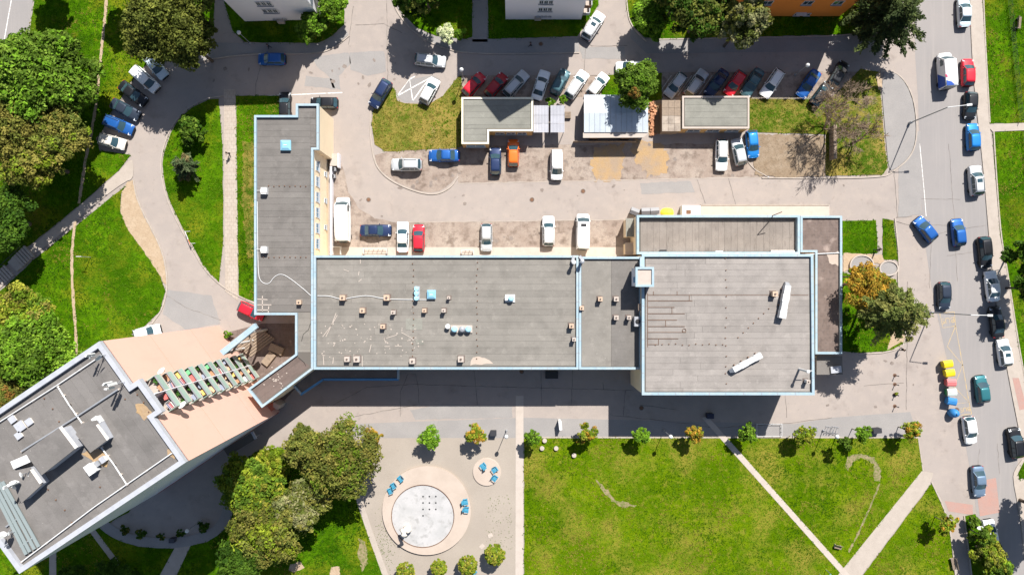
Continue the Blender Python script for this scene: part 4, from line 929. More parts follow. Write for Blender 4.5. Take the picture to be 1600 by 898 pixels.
def antenna(label, x, y, h, panels, dishes, rz=0):
    q = W(x, y, dt+h*.6); t = thing('antenna_mast', label, 'antenna', (q.x, q.y, dt))
    MB().tube((0, 0, 0), (0, 0, h), .05).build('mast', M['grey_metal'], t, local=True)
    for a in (0, 2.1, 4.2): MB().tube((.5*cos(a), .5*sin(a), 0), (0, 0, h*.4), .025).build('stay', M['grey_metal'], t, local=True)
    for i in range(panels):
        a = rz + i*2.1; b = MB().box((.32*cos(a), .32*sin(a), h-.6), (.16, .32, 1.5), a); b.build('panel', M['white_paint'], t, local=True)
        MB().tube((0, 0, h-.6), (.3*cos(a), .3*sin(a), h-.6), .03).build('bracket', M['grey_metal'], t, local=True)
    for i in range(dishes):
        a = rz + .6 + i*2.4
        d = MB().lathe([(.02, 0), (.25, .05), (.36, .14), (.25, .07), (0, .03)], n=16).build('dish', M['white_paint'], t, local=True)
        d.location = (.25*cos(a), .25*sin(a), h*.75-.4*i); d.rotation_euler = (0, R(75), a)
antenna('antenna mast with white panels beside the top balcony edge', 178, 600, 3.4, 3, 0, .4)
antenna('antenna mast with dishes at the upper corner of the tower', 150, 556, 3.0, 1, 2, 2.6)
antenna('antenna mast with round drums on the small shaft house', 26, 756, 3.4, 2, 2, 1.0)
antenna('short antenna mast on the large shaft house edge', 42, 738, 2.4, 0, 2, 3.0)
antenna('antenna with cables at the left edge of the tower roof', 6, 836, 2.6, 1, 2, .3)
mdk = thing('metal_walkway', 'long greenish sheet metal walkway on the tower roof', 'walkway', W(30, 812, dt))
for i, (a, b) in enumerate((((-18, 752), (40, 866)), ((-11, 752), (46, 862)), ((-4, 752), (53, 858)), ((3, 752), (60, 854)))):
    P = [W(*p, dt+.4) for p in (a, b)]; c = (P[0]+P[1])/2
    MB().box((c.x, c.y, dt+.3+.03*(i % 2)), ((P[1]-P[0]).length, .36, .1), math.atan2(P[1].y-P[0].y, P[1].x-P[0].x)).build('plank', plain('sheet_green', (.20, .235, .235), .6), mdk)
for x, y in ((0, 785), (20, 815), (42, 846)):
    q = W(x, y, dt+.1); MB().box((q.x, q.y, dt+.12), (1.7, .15, .26), tr+pi/2).build('bearer', M['grey_metal'], mdk)

# ---- low garages and sheds
def low(name, label, poly, h, wall, trim, roof, step=9.8, cells=(), seed=0, cat='garage'):
    t, rf, bd = block(name, label, poly, h, wall, trim, roof, ph=.18, pw=.28, over=.06, cat=cat)
    for r_ in cells: strips(rf, r_, h-.18, step, roof, seed=seed, split=1)
    return t, rf, bd
g1, g1r, _ = low('garage', 'L-shaped grey roofed garage with cream edges and gable shadow', [(721, 152), (833, 152), (833, 205), (764, 205), (764, 225), (721, 225)], 3.3, 'yellow_wall', 'cream_trim', 'roof_green', cells=((725, 156, 829, 201), (725, 201.2, 760, 221)), seed=21)
a, b = W(764, 205, 3.3), W(833, 205, 3.3)
facade(g1, (a.x, a.y+.06), (b.x, b.y+.06), (1.6,), 3, 1.4, 1.0, 'white_paint', 'glass', .8, .8)
a, b = W(721, 225, 3.3), W(764, 225, 3.3)
facade(g1, (a.x, a.y+.06), (b.x, b.y+.06), (1.7,), 1, 2.9, 1.3, 'white_paint', 'glass_blue', .4, .4)
for i, (x0, x1) in enumerate(((833.5, 857), (860, 882))):
    t = thing('carport', ['grey sheet carport touching the garage wall', 'grey sheet carport right of its twin'][i], 'carport', W((x0+x1)/2, 187, 0))
    for k, (y0, y1) in enumerate(((165, 180), (180.4, 193), (193.4, 207))):
        z = 2.5-.06*k; n = 10; m = MB(); vs = []
        for j in range(n*2+1):
            x = x0 + (x1-x0)*j/(2*n); dz = .05 if j % 2 else 0
            vs += [tuple(W(x, y0, z)+Vector((0, 0, dz))), tuple(W(x, y1, z)+Vector((0, 0, dz-.03)))]
        m.add(vs, [[2*j, 2*j+1, 2*j+3, 2*j+2] for j in range(2*n)]); m.build('roof_sheet', M['corrug'], t)
    for x, y in ((x0+1, 167), (x1-1, 167), (x0+1, 205), (x1-1, 205)):
        q = W(x, y, 2.3); MB().tube((q.x, q.y, 0), (q.x, q.y, 2.38), .06).build('post', M['grey_metal'], t)
    p0, p1 = W(x0+1, 166, 2.3), W(x1-1, 166, 2.3); MB().box(((p0.x+p1.x)/2, p0.y, 1.2), (p1.x-p0.x, .06, 2.2)).build('back_wall', M['grey_metal'], t)
ws = thing('shed', 'white metal roofed shed dappled by the green tree shadow', 'shed', W(962, 182, 0))
hz = 3.4
P = ccw(wp([(914, 150), (1012, 150), (1012, 206), (913, 206)], 3.2)); MB().prism(inset(P, .1), 0, 3.0).build('wall', M['wood'], ws)
for i in range(12):
    for k, (y0, y1) in enumerate(((148.5, 177), (176.5, 207))):
        x0, x1 = 912.5+i*8.35, 912.5+(i+1)*8.35-.35
        z0, z1 = (3.05, 3.45) if k == 0 else (3.46, 3.1)
        m = MB(); m.add([W(x0, y0, z0), W(x1, y0, z0), W(x1, y1, z1), W(x0, y1, z1)] + [W(x0, y0, z0)+Vector((0, 0, .05)), W(x1, y0, z0)+Vector((0, 0, .05)), W(x1, y1, z1)+Vector((0, 0, .05)), W(x0, y1, z1)+Vector((0, 0, .05))],
              [[0, 1, 2, 3], [7, 6, 5, 4], [0, 4, 5, 1], [1, 5, 6, 2], [2, 6, 7, 3], [3, 7, 4, 0]])
        m.build('roof_panel', M['white_sheet'], ws)
m = MB(); m.prism([W(x, y, 3.0) for x, y in ((911, 207.3), (1014, 207.3), (1006, 215), (911, 215.5))], 2.86, 3.0); m.build('eave_sheet', M['white_concrete'], ws)
for x in (928, 977):
    q = W(x, 216, 1.2); MB().box((q.x, q.y, 1.1), (1.3, .1, 2.2)).build('door', M['rust'], ws)
fn = thing('fence', 'low brown board fence below the white roofed shed', 'fence', W(945, 222, 0))
for i in range(9):
    q0, q1 = W(896+i*11, 220.5, 1), W(896+(i+1)*11-.6, 220.5, 1)
    MB().box(((q0.x+q1.x)/2, q0.y, .5), (q1.x-q0.x, .06, 1.0)).build('board', M['wood'], fn)
bs = thing('shed', 'weathered brown panel roofed shed between orange yard and garage', 'shed', W(1049, 181, 0))
P = ccw(wp([(1035, 157), (1064, 157), (1064, 205), (1035, 205)], 2.7)); MB().prism(inset(P, .1), 0, 2.55).build('wall', M['wood'], bs)
for i in range(3):
    for j in range(4):
        x0, y0 = 1034.5+i*9.9, 156.5+j*12.2
        MB().prism(wp([(x0, y0), (x0+9.6, y0), (x0+9.6, y0+11.9), (x0, y0+11.9)], 2.7), 2.56, 2.62+.02*((i+j) % 2)+rnd.uniform(0, .02)).build('roof_panel', M['brown_sheet'] if j > 1 else M['wood'], bs)
g2, g2r, _ = low('garage', 'long grey roofed garage with pale rim beside the blue parked car', [(1066, 150), (1171, 150), (1171, 201), (1066, 201)], 3.1, 'yellow_wall', 'white_concrete', 'roof_green', cells=((1070, 154, 1167, 197),), seed=23)
a, b = W(1066, 201, 3.1), W(1171, 201, 3.1)
facade(g2, (a.x, a.y+.06), (b.x, b.y+.06), (1.6,), 3, 2.0, 1.1, 'white_paint', 'glass', .6, .6)
bh = thing('brick_heap', 'heap of loose broken bricks beside the white roofed shed', 'brick heap', W(1018, 190, 0))
bm_ = MB().box((0, 0, 0), (.5, .25, .22)).mesh('brick', mat('loose_brick', (.40, .20, .11), .9, rand=.3))
for i in range(60):
    q = W(1019+rnd.gauss(0, 2.6), rnd.uniform(160, 212), 0)
    link_mesh('brick', bm_, bh, (q.x-WL[bh.name].x, q.y-WL[bh.name].y, .1+rnd.uniform(0, .25)), (rnd.uniform(-.4, .4), rnd.uniform(-.4, .4), rnd.uniform(0, 3)))
ps = thing('pallet_stack', 'stacked wooden pallets beside the carport', 'pallets', W(886, 182, 0))
for i in range(3):
    for k in range(5): 
        q = W(883+k*1.9, 181, 0); MB().box((q.x, q.y, .12+.2*i), (.14, 1.0, .04)).build('slat', M['wood'], ps)
    for y in (177, 181, 185):
        q = W(886.8, y, 0); MB().box((q.x, q.y, .05+.2*i), (1.0, .12, .09)).build('bearer', M['wood'], ps)

# ---- houses along the top edge
def house(name, label, base, h, wall, sy, roofm='roof', gable=None, trim='white_trim'):
    """base: plan outline on the ground; optional gable (ridge height) with the ridge running away from the yard"""
    P = ccw(wp(base)); xs = [p[0] for p in P]; ys = [p[1] for p in P]
    t = thing(name, label, 'house', ((min(xs)+max(xs))/2, min(ys), 0))
    MB().prism(P, 0, h).build('wall', M[wall], t)
    x0, x1, y0, y1 = min(xs), max(xs), min(ys), max(ys)
    if gable:
        xm = (x0+x1)/2
        m = MB().add([(x0, y0, h), (x1, y0, h), (xm, y0, gable), (x0, y1, h), (x1, y1, h), (xm, y1, gable)], [[0, 1, 2], [4, 3, 5], [0, 3, 4, 1]])
        m.build('gable', M[wall], t)
        for s, xe in ((0, x0-.3), (1, x1+.3)):
            zo = h-.3
            v = [(xm, y0-.3, gable+.02), (xe, y0-.3, zo), (xe, y1, zo), (xm, y1, gable+.02)]
            v += [(a, b, c+.18) for a, b, c in v]
            MB().add(v, [[0, 1, 2, 3], [7, 6, 5, 4], [0, 4, 5, 1], [1, 5, 6, 2], [2, 6, 7, 3], [3, 7, 4, 0]]).build('roof', plain('red_tile', (.30, .11, .06), .9), t)
    else:
        O = inset(P, -.15); MB().ring(O, inset(P, .3), h-.1, h+.4).build('parapet', M[trim], t)
        MB().prism(inset(P, .28), h+.002, h+.1).build('roof', M[roofm], t)
    return t, (x0, x1, y0, y1)
T1, e = house('apartment_house', 'white rendered house cut by the top edge, left of centre', [(383, 34), (502, 31), (502, -140), (383, -140)], 16, 'white_wall', 0)
q0, q1 = W(383, 34), W(502, 31)
def wins_at(t, pts, z, wd, h_, yb):
    for x in pts: window(t, (W(x, 0).x, W(0, yb).y-.03-.0*x, z), pi, wd, h_, 'white_paint', 'glass')
for z in (4.0, 6.6, 9.4, 12.2): wins_at(T1, (428, 436, 444), z, .65, 1.3, 33.4)
for z in (1.0,): wins_at(T1, (432, 437, 442, 448), z, .4, .35, 33.3)
MB().box((W(441, 0).x, W(0, 35.5).y, .5), (1.0, .6, 1.0)).build('cellar_box', M['white_concrete'], T1)
for f in range(5):
    z = 1.2+2.9*f
    q = W(506, 12)
    sb = MB().box((q.x-.05, q.y+2.5, z), (.86, 6.0, .16)).build('balcony_slab', M['white_concrete'], T1)
    MB().box((q.x+.42, q.y+2.5, z+.55), (.08, 6.0, .95)).build('balcony_parapet', M['white_wall'], T1)
T2, e2 = house('apartment_house', 'white gabled house at the top edge, above the shaded lane', [(790, 31), (908, 31), (908, -160), (790, -160)], 17.4, 'white_wall', 0, gable=23.6)
for z in (4.0, 6.6, 9.4, 12.2): wins_at(T2, (843, 850, 857), z, .65, 1.2, 31)
for z in (1.6,): wins_at(T2, (840, 846, 852, 858), z, .35, .3, 31)
MB().box((W(840, 0).x, W(0, 32.3).y, .9), (1.0, .5, .9)).build('cellar_box', M['white_concrete'], T2)
for f in range(6):
    z = 1.2+2.7*f; q = W(908, 31)
    MB().box((q.x+.55, q.y+3.0, z), (1.08, 5.5, .16)).build('balcony_slab', M['white_concrete'], T2)
    MB().box((q.x+1.12, q.y+3.0, z+.5), (.07, 5.5, .95)).build('balcony_parapet', M['white_wall'], T2)
    MB().box((q.x+.58, q.y+.2, z+.5), (1.0, .06, .9)).build('balcony_screen', M['rust'] if f % 2 else M['grey_metal'], T2)
T2b, _ = house('apartment_house', 'rear house block hidden beyond the top edge', [(768, -6), (786, -6), (786, -160), (768, -160)], 15.5, 'white_wall', 0)
T3, e3 = house('apartment_house', 'orange rendered house cut by the top edge', [(1128, 26), (1312, 26), (1312, -160), (1128, -160)], 15.4, 'orange_wall', 0, trim='cream_trim')
for z in (5.2, 8.0, 10.8, 13.4): wins_at(T3, (1150, 1180, 1240, 1285), z, 1.5, 1.4, 26)
wins_at(T3, (1242, 1258), .9, .9, .8, 26)
MB().box((W(1246, 0).x, W(0, 27).y, 1.5), (1.6, .8, .12)).build('door_canopy', M['white_paint'], T3)
# ------------------------------------------------------------------ cars
def car_meshes(kind):
    S_ = dict(
        hatch=dict(L=4.05, W=1.76, belt=.92, roof=1.47, fb=.95, ft=.28, rt=-1.55, rb=-1.93, hood=.74, tail=.92),
        sedan=dict(L=4.55, W=1.80, belt=.92, roof=1.44, fb=1.00, ft=.32, rt=-.95, rb=-1.55, hood=.74, tail=.94),
        wagon=dict(L=4.6, W=1.80, belt=.94, roof=1.50, fb=1.05, ft=.40, rt=-1.85, rb=-2.20, hood=.76, tail=.94),
        suv=dict(L=4.45, W=1.86, belt=1.05, roof=1.66, fb=1.05, ft=.45, rt=-1.75, rb=-2.08, hood=.90, tail=1.05),
        minivan=dict(L=4.45, W=1.82, belt=1.05, roof=1.80, fb=1.40, ft=.72, rt=-2.02, rb=-2.15, hood=.92, tail=1.05),
        van=dict(L=5.3, W=1.98, belt=1.25, roof=2.25, fb=1.95, ft=1.35, rt=-2.5, rb=-2.6, hood=1.05, tail=1.25),
        longvan=dict(L=6.6, W=2.05, belt=1.35, roof=2.6, fb=2.55, ft=1.95, rt=-3.15, rb=-3.25, hood=1.1, tail=1.35))[kind]
    L, Wd, be, ro, fb, ft, rt, rb, ho, ta = [S_[k] for k in ('L', 'W', 'belt', 'roof', 'fb', 'ft', 'rt', 'rb', 'hood', 'tail')]
    h = L/2; hw = Wd/2
    xs = [-h, -h+.05, -h+.18, -h+.5, rb if rb > -h+.6 else -h+.7, -.6, .3, fb-.1, fb+.25, h-.45, h-.16, h-.04, h]
    def zt(x):
        if x >= fb: t = (x-fb)/(h-fb); return be - .02 - (be-ho)*t**1.3 - (.10 if x > h-.1 else 0)
        if x <= rb: return ta - (.10 if x < -h+.1 else 0)
        return be
    def wv(x):
        t = abs(x)/h; k = 1-.10*t**4
        if t > .97: k -= .06
        if t > .995: k -= .10
        return hw*k
    rings = []
    for x in xs:
        z1 = zt(x); w_ = wv(x); zb = .2 if abs(x) < h-.1 else .32
        half = [(w_*.86, zb), (w_*.98, .36), (w_, .58), (w_*.965, z1-.10), (w_*.90, z1-.02), (w_*.6, z1+.03), (0, z1+.05)]
        rings.append([(x, y, z) for y, z in half] + [(x, -y, z) for y, z in half[-2::-1]])
    b = MB(); n = len(rings[0])
    vs = [p for r in rings for p in r]; fs = []
    for i in range(len(rings)-1):
        for j in range(n-1): fs.append([i*n+j, i*n+j+1, (i+1)*n+j+1, (i+1)*n+j])
        fs.append([i*n+n-1, i*n, (i+1)*n, (i+1)*n+n-1])
    fs += [list(range(n)), [(len(rings)-1)*n+j for j in range(n)][::-1]]
    b.add(vs, fs)
    pr = MB()
    bw_, rw = hw*.885, hw*.70
    if kind in ('van', 'longvan'): bw_, rw = hw*.96, hw*.86
    if kind == 'minivan': rw = hw*.76
    # roof panel: crowned grid
    rf = MB(); NX, NY = 7, 7; vs = []
    for i in range(NX):
        u = i/(NX-1)
        for j in range(NY):
            v = j/(NY-1)*2-1
            x = rt + (ft-rt)*u
            x += (.07 if u > .5 else -.04)*(1-v*v)*(abs(u-.5)*2)**3
            vs.append((x, v*(rw+.05)*(1-.05*(2*u-1)**4), ro + .035*(1-v*v) - .05*(2*u-1)**4))
    top = len(vs); vs += [(x, y, z-.07) for x, y, z in vs]
    f = [[i*NY+j, (i+1)*NY+j, (i+1)*NY+j+1, i*NY+j+1] for i in range(NX-1) for j in range(NY-1)]
    ed = [(0*NY+j, 0*NY+j+1) for j in range(NY-1)] + [((NX-1)*NY+j+1, (NX-1)*NY+j) for j in range(NY-1)] + [((i+1)*NY, i*NY) for i in range(NX-1)] + [(i*NY+NY-1, (i+1)*NY+NY-1) for i in range(NX-1)]
    f += [[a, c, c+top, a+top] for a, c in ed]
    rf.add(vs, f)
    def glassq(p0, p1, p2, p3, bow, k=6):
        m = MB(); vs = []
        for i in range(k+1):
            t = i/k; w2 = 1-(2*t-1)**2
            a = Vector(p0).lerp(Vector(p1), t); c = Vector(p3).lerp(Vector(p2), t)
            vs += [a + Vector(bow)*w2, c + Vector(bow)*w2*.6]
        return m.add(vs, [[2*i, 2*i+2, 2*i+3, 2*i+1] for i in range(k)])
    ws = glassq((fb, bw_*.92, be+.02), (fb, -bw_*.92, be+.02), (ft-.02, -rw*.98, ro-.05), (ft-.02, rw*.98, ro-.05), (.14, 0, 0))
    rw_ = glassq((rb, -bw_*.90, be+.05), (rb, bw_*.90, be+.05), (rt+.02, rw*.96, ro-.05), (rt+.02, -rw*.96, ro-.05), (-.07, 0, 0))
    sd = []
    for s in (1, -1):
        m = MB(); y0, y1 = s*bw_, s*rw
        if kind in ('van', 'longvan'):
            # cab side window
            xf0, xf1, xr = fb-.12, ft-.02, ft-.75
            m.add([(xf0, y0+s*.012, be), (xr, y0+s*.012, be), (xr, s*(rw+.05)+s*.012, ro-.35), (xf1-.1, s*(rw+.05)+s*.012, ro-.35)], [[0, 1, 2, 3]])
        else:
            m.add([(fb-.06, y0, be), (rb+.06, y0, be), (rt+.1, y1, ro-.05), (ft-.08, y1, ro-.05)], [[0, 1, 2, 3]])
        sd.append(m)
    # pillars in body colour (and solid sides for vans)
    pls = []
    pl = MB()
    if kind in ('van', 'longvan'):
        for s in (1, -1):
            pls.append(MB().add([(fb-.02, s*bw_, be-.05), (rb+.02, s*bw_, be-.05), (rt, s*rw, ro-.03), (ft, s*rw, ro-.03)], [[0, 1, 2, 3]]))
    for s in (1, -1):
        for (x0, x1) in ((fb-.03, ft-.03), (rb+.03, rt+.05)):
            pls.append(MB().tube((x0, s*(bw_-.015), be-.02), (x1, s*(rw-.005), ro-.04), .055, .05, 6))
        if kind not in ('van', 'longvan'):
            for k in ((fb+rb)/2-.05,) + (((rb*.62+fb*.38)-.35,) if kind in ('wagon', 'suv', 'minivan') else ()):
                pls.append(MB().tube((k, s*(bw_+.004), be-.02), (k, s*(rw+.01), ro-.04), .045, .04, 6))
    wl = MB().lathe([(.22, -.1), (.30, -.1), (.325, -.06), (.325, .06), (.30, .1), (.22, .1)], n=16)
    rm = MB().lathe([(.0, -.09), (.22, -.085), (.22, .085), (.12, .07), (.0, .075)], n=12)
    hl = MB().add([(0, -.2, 0), (0, .2, 0), (-.32, .24, .13), (-.28, -.12, .14), (.03, -.18, -.12), (.03, .16, -.12)], [[0, 1, 2, 3], [4, 5, 1, 0]])
    tl = MB().box((0, 0, 0), (.14, .3, .16))
    mi = MB().add([(0, -.1, 0), (.1, -.1, 0), (.12, .1, 0), (.03, .1, 0), (0, -.1, .14), (.09, -.1, .14), (.1, .1, .13), (.03, .1, .13)], [[3, 2, 1, 0], [4, 5, 6, 7], [0, 1, 5, 4], [1, 2, 6, 5], [2, 3, 7, 6], [3, 0, 4, 7]])
    P = M['grey_metal']
    d = dict(body=b.mesh('body', P, True), roof=rf.mesh('roof', P, True), pillars=[m.mesh('pillar' if len(m.v) > 4 else 'side_panel', P) for m in pls], windshield=ws.mesh('windshield', M['carglass'], True), rear_window=rw_.mesh('rear_window', M['carglass'], True),
             side=[m.mesh('side_window', M['carglass']) for m in sd], tyre=wl.mesh('tyre', M['tyre'], False), rim=rm.mesh('rim', M['rim']), hl=hl.mesh('headlight', M['headlight']), tl=tl.mesh('taillight', M['taillight']), mi=mi.mesh('mirror', P), S=S_)
    d['rail'] = MB().box((0, 0, 0), ((ft-rt)*.85, .05, .05)).mesh('roof_rail', M['dark_metal'])
    d['sunroof'] = MB().box((0, 0, 0), (.55, .75, .02)).mesh('sunroof', M['carglass'])
    d['bumper'] = MB().add([(-.10, -hw*.82, -.1), (.06, -hw*.6, -.1), (.06, hw*.6, -.1), (-.10, hw*.82, -.1), (-.10, -hw*.82, .1), (.05, -hw*.6, .1), (.05, hw*.6, .1), (-.10, hw*.82, .1)], [[3, 2, 1, 0], [4, 5, 6, 7], [0, 1, 5, 4], [1, 2, 6, 5], [2, 3, 7, 6], [3, 0, 4, 7]]).mesh('bumper', M['black'])
    return d
CM = {}
PAINT = {}
def paint(c):
    cols = dict(white=(.74, .74, .73), silver=(.46, .47, .48), grey=(.20, .21, .22), black=(.012, .013, .016), navy=(.012, .025, .075), blue=(.012, .085, .30), brightblue=(.012, .17, .48),
                red=(.50, .012, .028), darkred=(.32, .012, .02), orange=(.72, .13, .012), teal=(.025, .13, .15), slate=(.025, .035, .055), beige=(.60, .56, .50), paleblue=(.52, .60, .64), greyblue=(.13, .19, .27), darkteal=(.05, .11, .13))
    if c not in PAINT:
        dark = c in ('white', 'beige')
        PAINT[c] = mat('car_paint_' + c, cols[c], 0.5, [(6, 4, .45, .75, tuple(v*.82+.004 for v in cols[c]), .5)], metal=0.0 if dark or c in ('red', 'orange') else 0.25, coat=0.5, spec=0.2, coords='obj')
    return PAINT[c]
def car(px, py, head, kind, colour, label, extra=''):
    if kind not in CM: CM[kind] = car_meshes(kind)
    d = CM[kind]; S_ = d['S']; p = paint(colour)
    zc_ = S_['roof']*.6; q = W(px, py, zc_)
    t = thing('delivery_van' if kind in ('van', 'longvan') else 'parked_car', label, 'van' if kind in ('van', 'longvan') else 'car', (q.x, q.y, 0.03), R(head), 'cars and vans of the estate'); t.scale = (1.05, 1.05, 1.03)
    L, Wd = S_['L'], S_['W']; h = L/2; hw = Wd/2
    link_mesh('body', d['body'], t, mat=p)
    rf = link_mesh('roof', d['roof'], t, mat=p)
    for pm in d['pillars']: link_mesh(pm.name.split('.')[0], pm, t, mat=p)
    link_mesh('windshield', d['windshield'], t); link_mesh('rear_window', d['rear_window'], t)
    for s in (0, 1): link_mesh('side_window', d['side'][s], t)
    for x in (h-.82, -h+.85):
        for s in (1, -1):
            w_ = link_mesh('wheel', d['tyre'], t, (x, s*(hw-.13), .32), (R(90), 0, 0)); link_mesh('rim', d['rim'], w_)
    for s in (1, -1):
        link_mesh('headlight', d['hl'], t, (h-.10, s*(hw*.66), S_['hood']-.05)).scale = (1, s, 1)
        link_mesh('taillight', d['tl'], t, (-h+.08, s*(hw*.70), S_['tail']-.18))
        link_mesh('mirror', d['mi'], t, (S_['fb']-.45, s*(hw+.02), S_['belt']+.02), mat=p).scale = (1, s, 1)
    link_mesh('bumper', d['bumper'], t, (h, 0, .42)); link_mesh('bumper', d['bumper'], t, (-h, 0, .42), (0, 0, pi))
    if kind in ('wagon', 'suv'):
        for s in (1, -1): link_mesh('roof_rail', d['rail'], rf, ((S_['ft']+S_['rt'])/2, s*hw*.62, S_['roof']+.05))
    if 'sunroof' in extra: link_mesh('sunroof', d['sunroof'], rf, (S_['ft']-.55, 0, S_['roof']+.045))
    if 'livery' in extra:
        bl = plain('livery_blue', (.012, .06, .30), .4); rd = plain('livery_red', (.55, .03, .10), .4)
        y = hw*.985+.02
        MB().add([(-2.45, y, .5), (-.3, y, .5), (-1.2, hw*.86+.06, 2.05), (-2.45, hw*.86+.06, 2.05)], [[0, 1, 2, 3]]).build('livery_panel', bl, t, local=True)
        MB().add([(-2.45, hw*.84, 2.295), (-1.7, hw*.84, 2.295), (-1.95, hw*.1, 2.31), (-2.45, -hw*.3, 2.31)], [[0, 3, 2, 1]]).build('livery_panel', bl, t, local=True)
        MB().box((-1.05, hw*.80, 2.30), (.45, .22, .02), .6).build('livery_mark', rd, t, local=True)
    if 'hatch' in extra: MB().box((.9, 0, S_['roof']+.06), (.4, .8, .06)).build('roof_vent', M['black'], rf, local=True)
    return t
CARS = [
 (243, 104, -50, 'hatch', 'paleblue', 'pale car half hidden under the big dark tree'),
 (226, 124, -42, 'minivan', 'white', 'white high-roofed car in the left parking row'),
 (207, 146, -38, 'sedan', 'black', 'black sedan next to the white car in the left row'),
 (195, 171, -28, 'sedan', 'slate', 'dark sedan in the middle of the left parking row'),
 (184, 195, -22, 'wagon', 'blue', 'dark blue estate second from the end of the left row'),
 (174, 221, -15, 'hatch', 'beige', 'off-white hatchback at the lower end of the left row'),
 (424, 92, 180, 'hatch', 'blue', 'blue hatchback driving in the shaded upper lane'),
 (445, 165, 90, 'hatch', 'black', 'black car standing upright behind the left wing'),
 (506, 161, 180, 'hatch', 'black', 'black car tucked behind the cream stair tower'),
 (594, 146, -121, 'suv', 'navy', 'dark blue off-roader beside the dry grass island'),
 (672, 94, -6, 'wagon', 'silver', 'silver estate driving along the upper lane'),
 (671, 142, 62, 'hatch', 'white', 'white hatchback beside the crossed bay markings'),
 (927, 40, 57, 'suv', 'white', 'white off-roader leaving the upper lane beside the gabled house', 'sunroof'),
 (740, 132, 48, 'hatch', 'red', 'bright red car at the left end of the garage row'),
 (775, 133, 50, 'hatch', 'darkred', 'smaller red car second in the garage row'),
 (806, 131, 48, 'wagon', 'silver', 'silver estate above the gable shadow'),
 (845, 133, 72, 'sedan', 'white', 'white sedan above the first carport'),
 (875, 128, 62, 'hatch', 'darkteal', 'dark teal hatchback between two white cars'),
 (901, 132, 56, 'wagon', 'white', 'white estate right of the dark teal hatchback'),
 (934, 133, 52, 'hatch', 'white', 'white hatchback left of the round green tree'),
 (984, 105, 180, 'hatch', 'white', 'white hatchback crossing behind the round green tree'),
 (1056, 133, -127, 'hatch', 'silver', 'silver hatchback right of the round green tree'),
 (1088, 130, 55, 'wagon', 'silver', 'silver estate with roof rails above the weathered shed'),
 (1120, 130, -125, 'sedan', 'navy', 'navy sedan above the right garage'),
 (1149, 130, -125, 'hatch', 'red', 'red hatchback above the right garage'),
 (1176, 129, -122, 'sedan', 'darkteal', 'dark sedan right of the red hatchback'),
 (1207, 130, -124, 'wagon', 'white', 'white estate at the end of the right garage row'),
 (1264, 131, -124, 'sedan', 'blue', 'blue sedan parked alone beside the ball lamp'),
 (1311, 115, 60, 'hatch', 'black', 'black car in the dappled shade beside the bare tree'),
 (1284, 147, 52, 'hatch', 'black', 'second black car under the bare tree branches'),
 (1507, 18, 92, 'sedan', 'paleblue', 'pale car at the top of the street'),
 (1480, 110, 94, 'van', 'white', 'white delivery van with blue and red livery', 'livery'),
 (1513, 113, 90, 'hatch', 'red', 'red hatchback beside the delivery van'),
 (1517, 165, -92, 'hatch', 'black', 'black hatchback below the red one at the kerb'),
 (1521, 214, 92, 'hatch', 'brightblue', 'bright blue hatchback at the kerb near the side path'),
 (1526, 282, 95, 'suv', 'silver', 'silver off-roader at the right kerb', 'sunroof'),
 (1447, 358, 128, 'hatch', 'blue', 'dark blue car turning out of the service lane'),
 (1498, 363, 96, 'hatch', 'blue', 'blue hatchback driving in the street centre'),
 (1540, 394, -84, 'wagon', 'black', 'black estate at the right kerb'),
 (1551, 447, 97, 'sedan', 'white', 'white sedan under the dark bush at the right kerb'),
 (1476, 462, -88, 'hatch', 'slate', 'dark grey blue car driving past the pine'),
 (1558, 503, 97, 'sedan', 'black', 'black sedan below the street lamp head'),
 (1570, 551, 98, 'hatch', 'white', 'white hatchback below the black sedan', 'sunroof'),
 (1535, 608, 97, 'hatch', 'teal', 'teal car driving beside the waste containers'),
 (1516, 672, -82, 'hatch', 'white', 'white hatchback below the blue containers'),
 (1588, 692, 98, 'suv', 'black', 'black off-roader at the right picture edge'),
 (1530, 752, -85, 'sedan', 'greyblue', 'grey blue sedan just above the red crossing'),
 (1548, 833, 98, 'hatch', 'white', 'white car partly under the street hedge'),
 (635, 257, 180, 'suv', 'silver', 'silver off-roader on the rounded parking pad'),
 (694, 243, 180, 'sedan', 'blue', 'blue sedan left of the garage door'),
 (774, 252, 90, 'hatch', 'navy', 'navy hatchback in front of the garage'),
 (802, 239, 90, 'hatch', 'orange', 'bright orange hatchback in front of the garage'),
 (870, 257, -90, 'minivan', 'white', 'white compact van alone on the parking ground'),
 (1128, 242, -91, 'wagon', 'white', 'white estate with roof rails below the right garage'),
 (1155, 237, 102, 'hatch', 'silver', 'silver hatchback between white estate and blue car'),
 (1176, 225, -84, 'hatch', 'brightblue', 'bright blue car at the corner of the right garage'),
 (535, 343, 91, 'longvan', 'white', 'long white van beside the cream wing wall'),
 (587, 360, 0, 'sedan', 'navy', 'dark navy sedan parked crosswise near the long van'),
 (629, 370, 90, 'sedan', 'white', 'white sedan left of the red one below the lane'),
 (654, 372, 90, 'hatch', 'red', 'red hatchback right of the white sedan below the lane'),
 (760, 371, -90, 'hatch', 'silver', 'silver hatchback alone along the long building'),
 (857, 361, 90, 'suv', 'white', 'white off-roader left of the white van'),
 (911, 362, 89, 'van', 'white', 'white van parked along the long building', 'hatch'),
 (392, 486, -25, 'hatch', 'red', 'red car half hidden by the left wing roof'),
 (229, 519, 14, 'hatch', 'white', 'white car half hidden behind the peach tower wall'),
]
for c in CARS: car(*c)
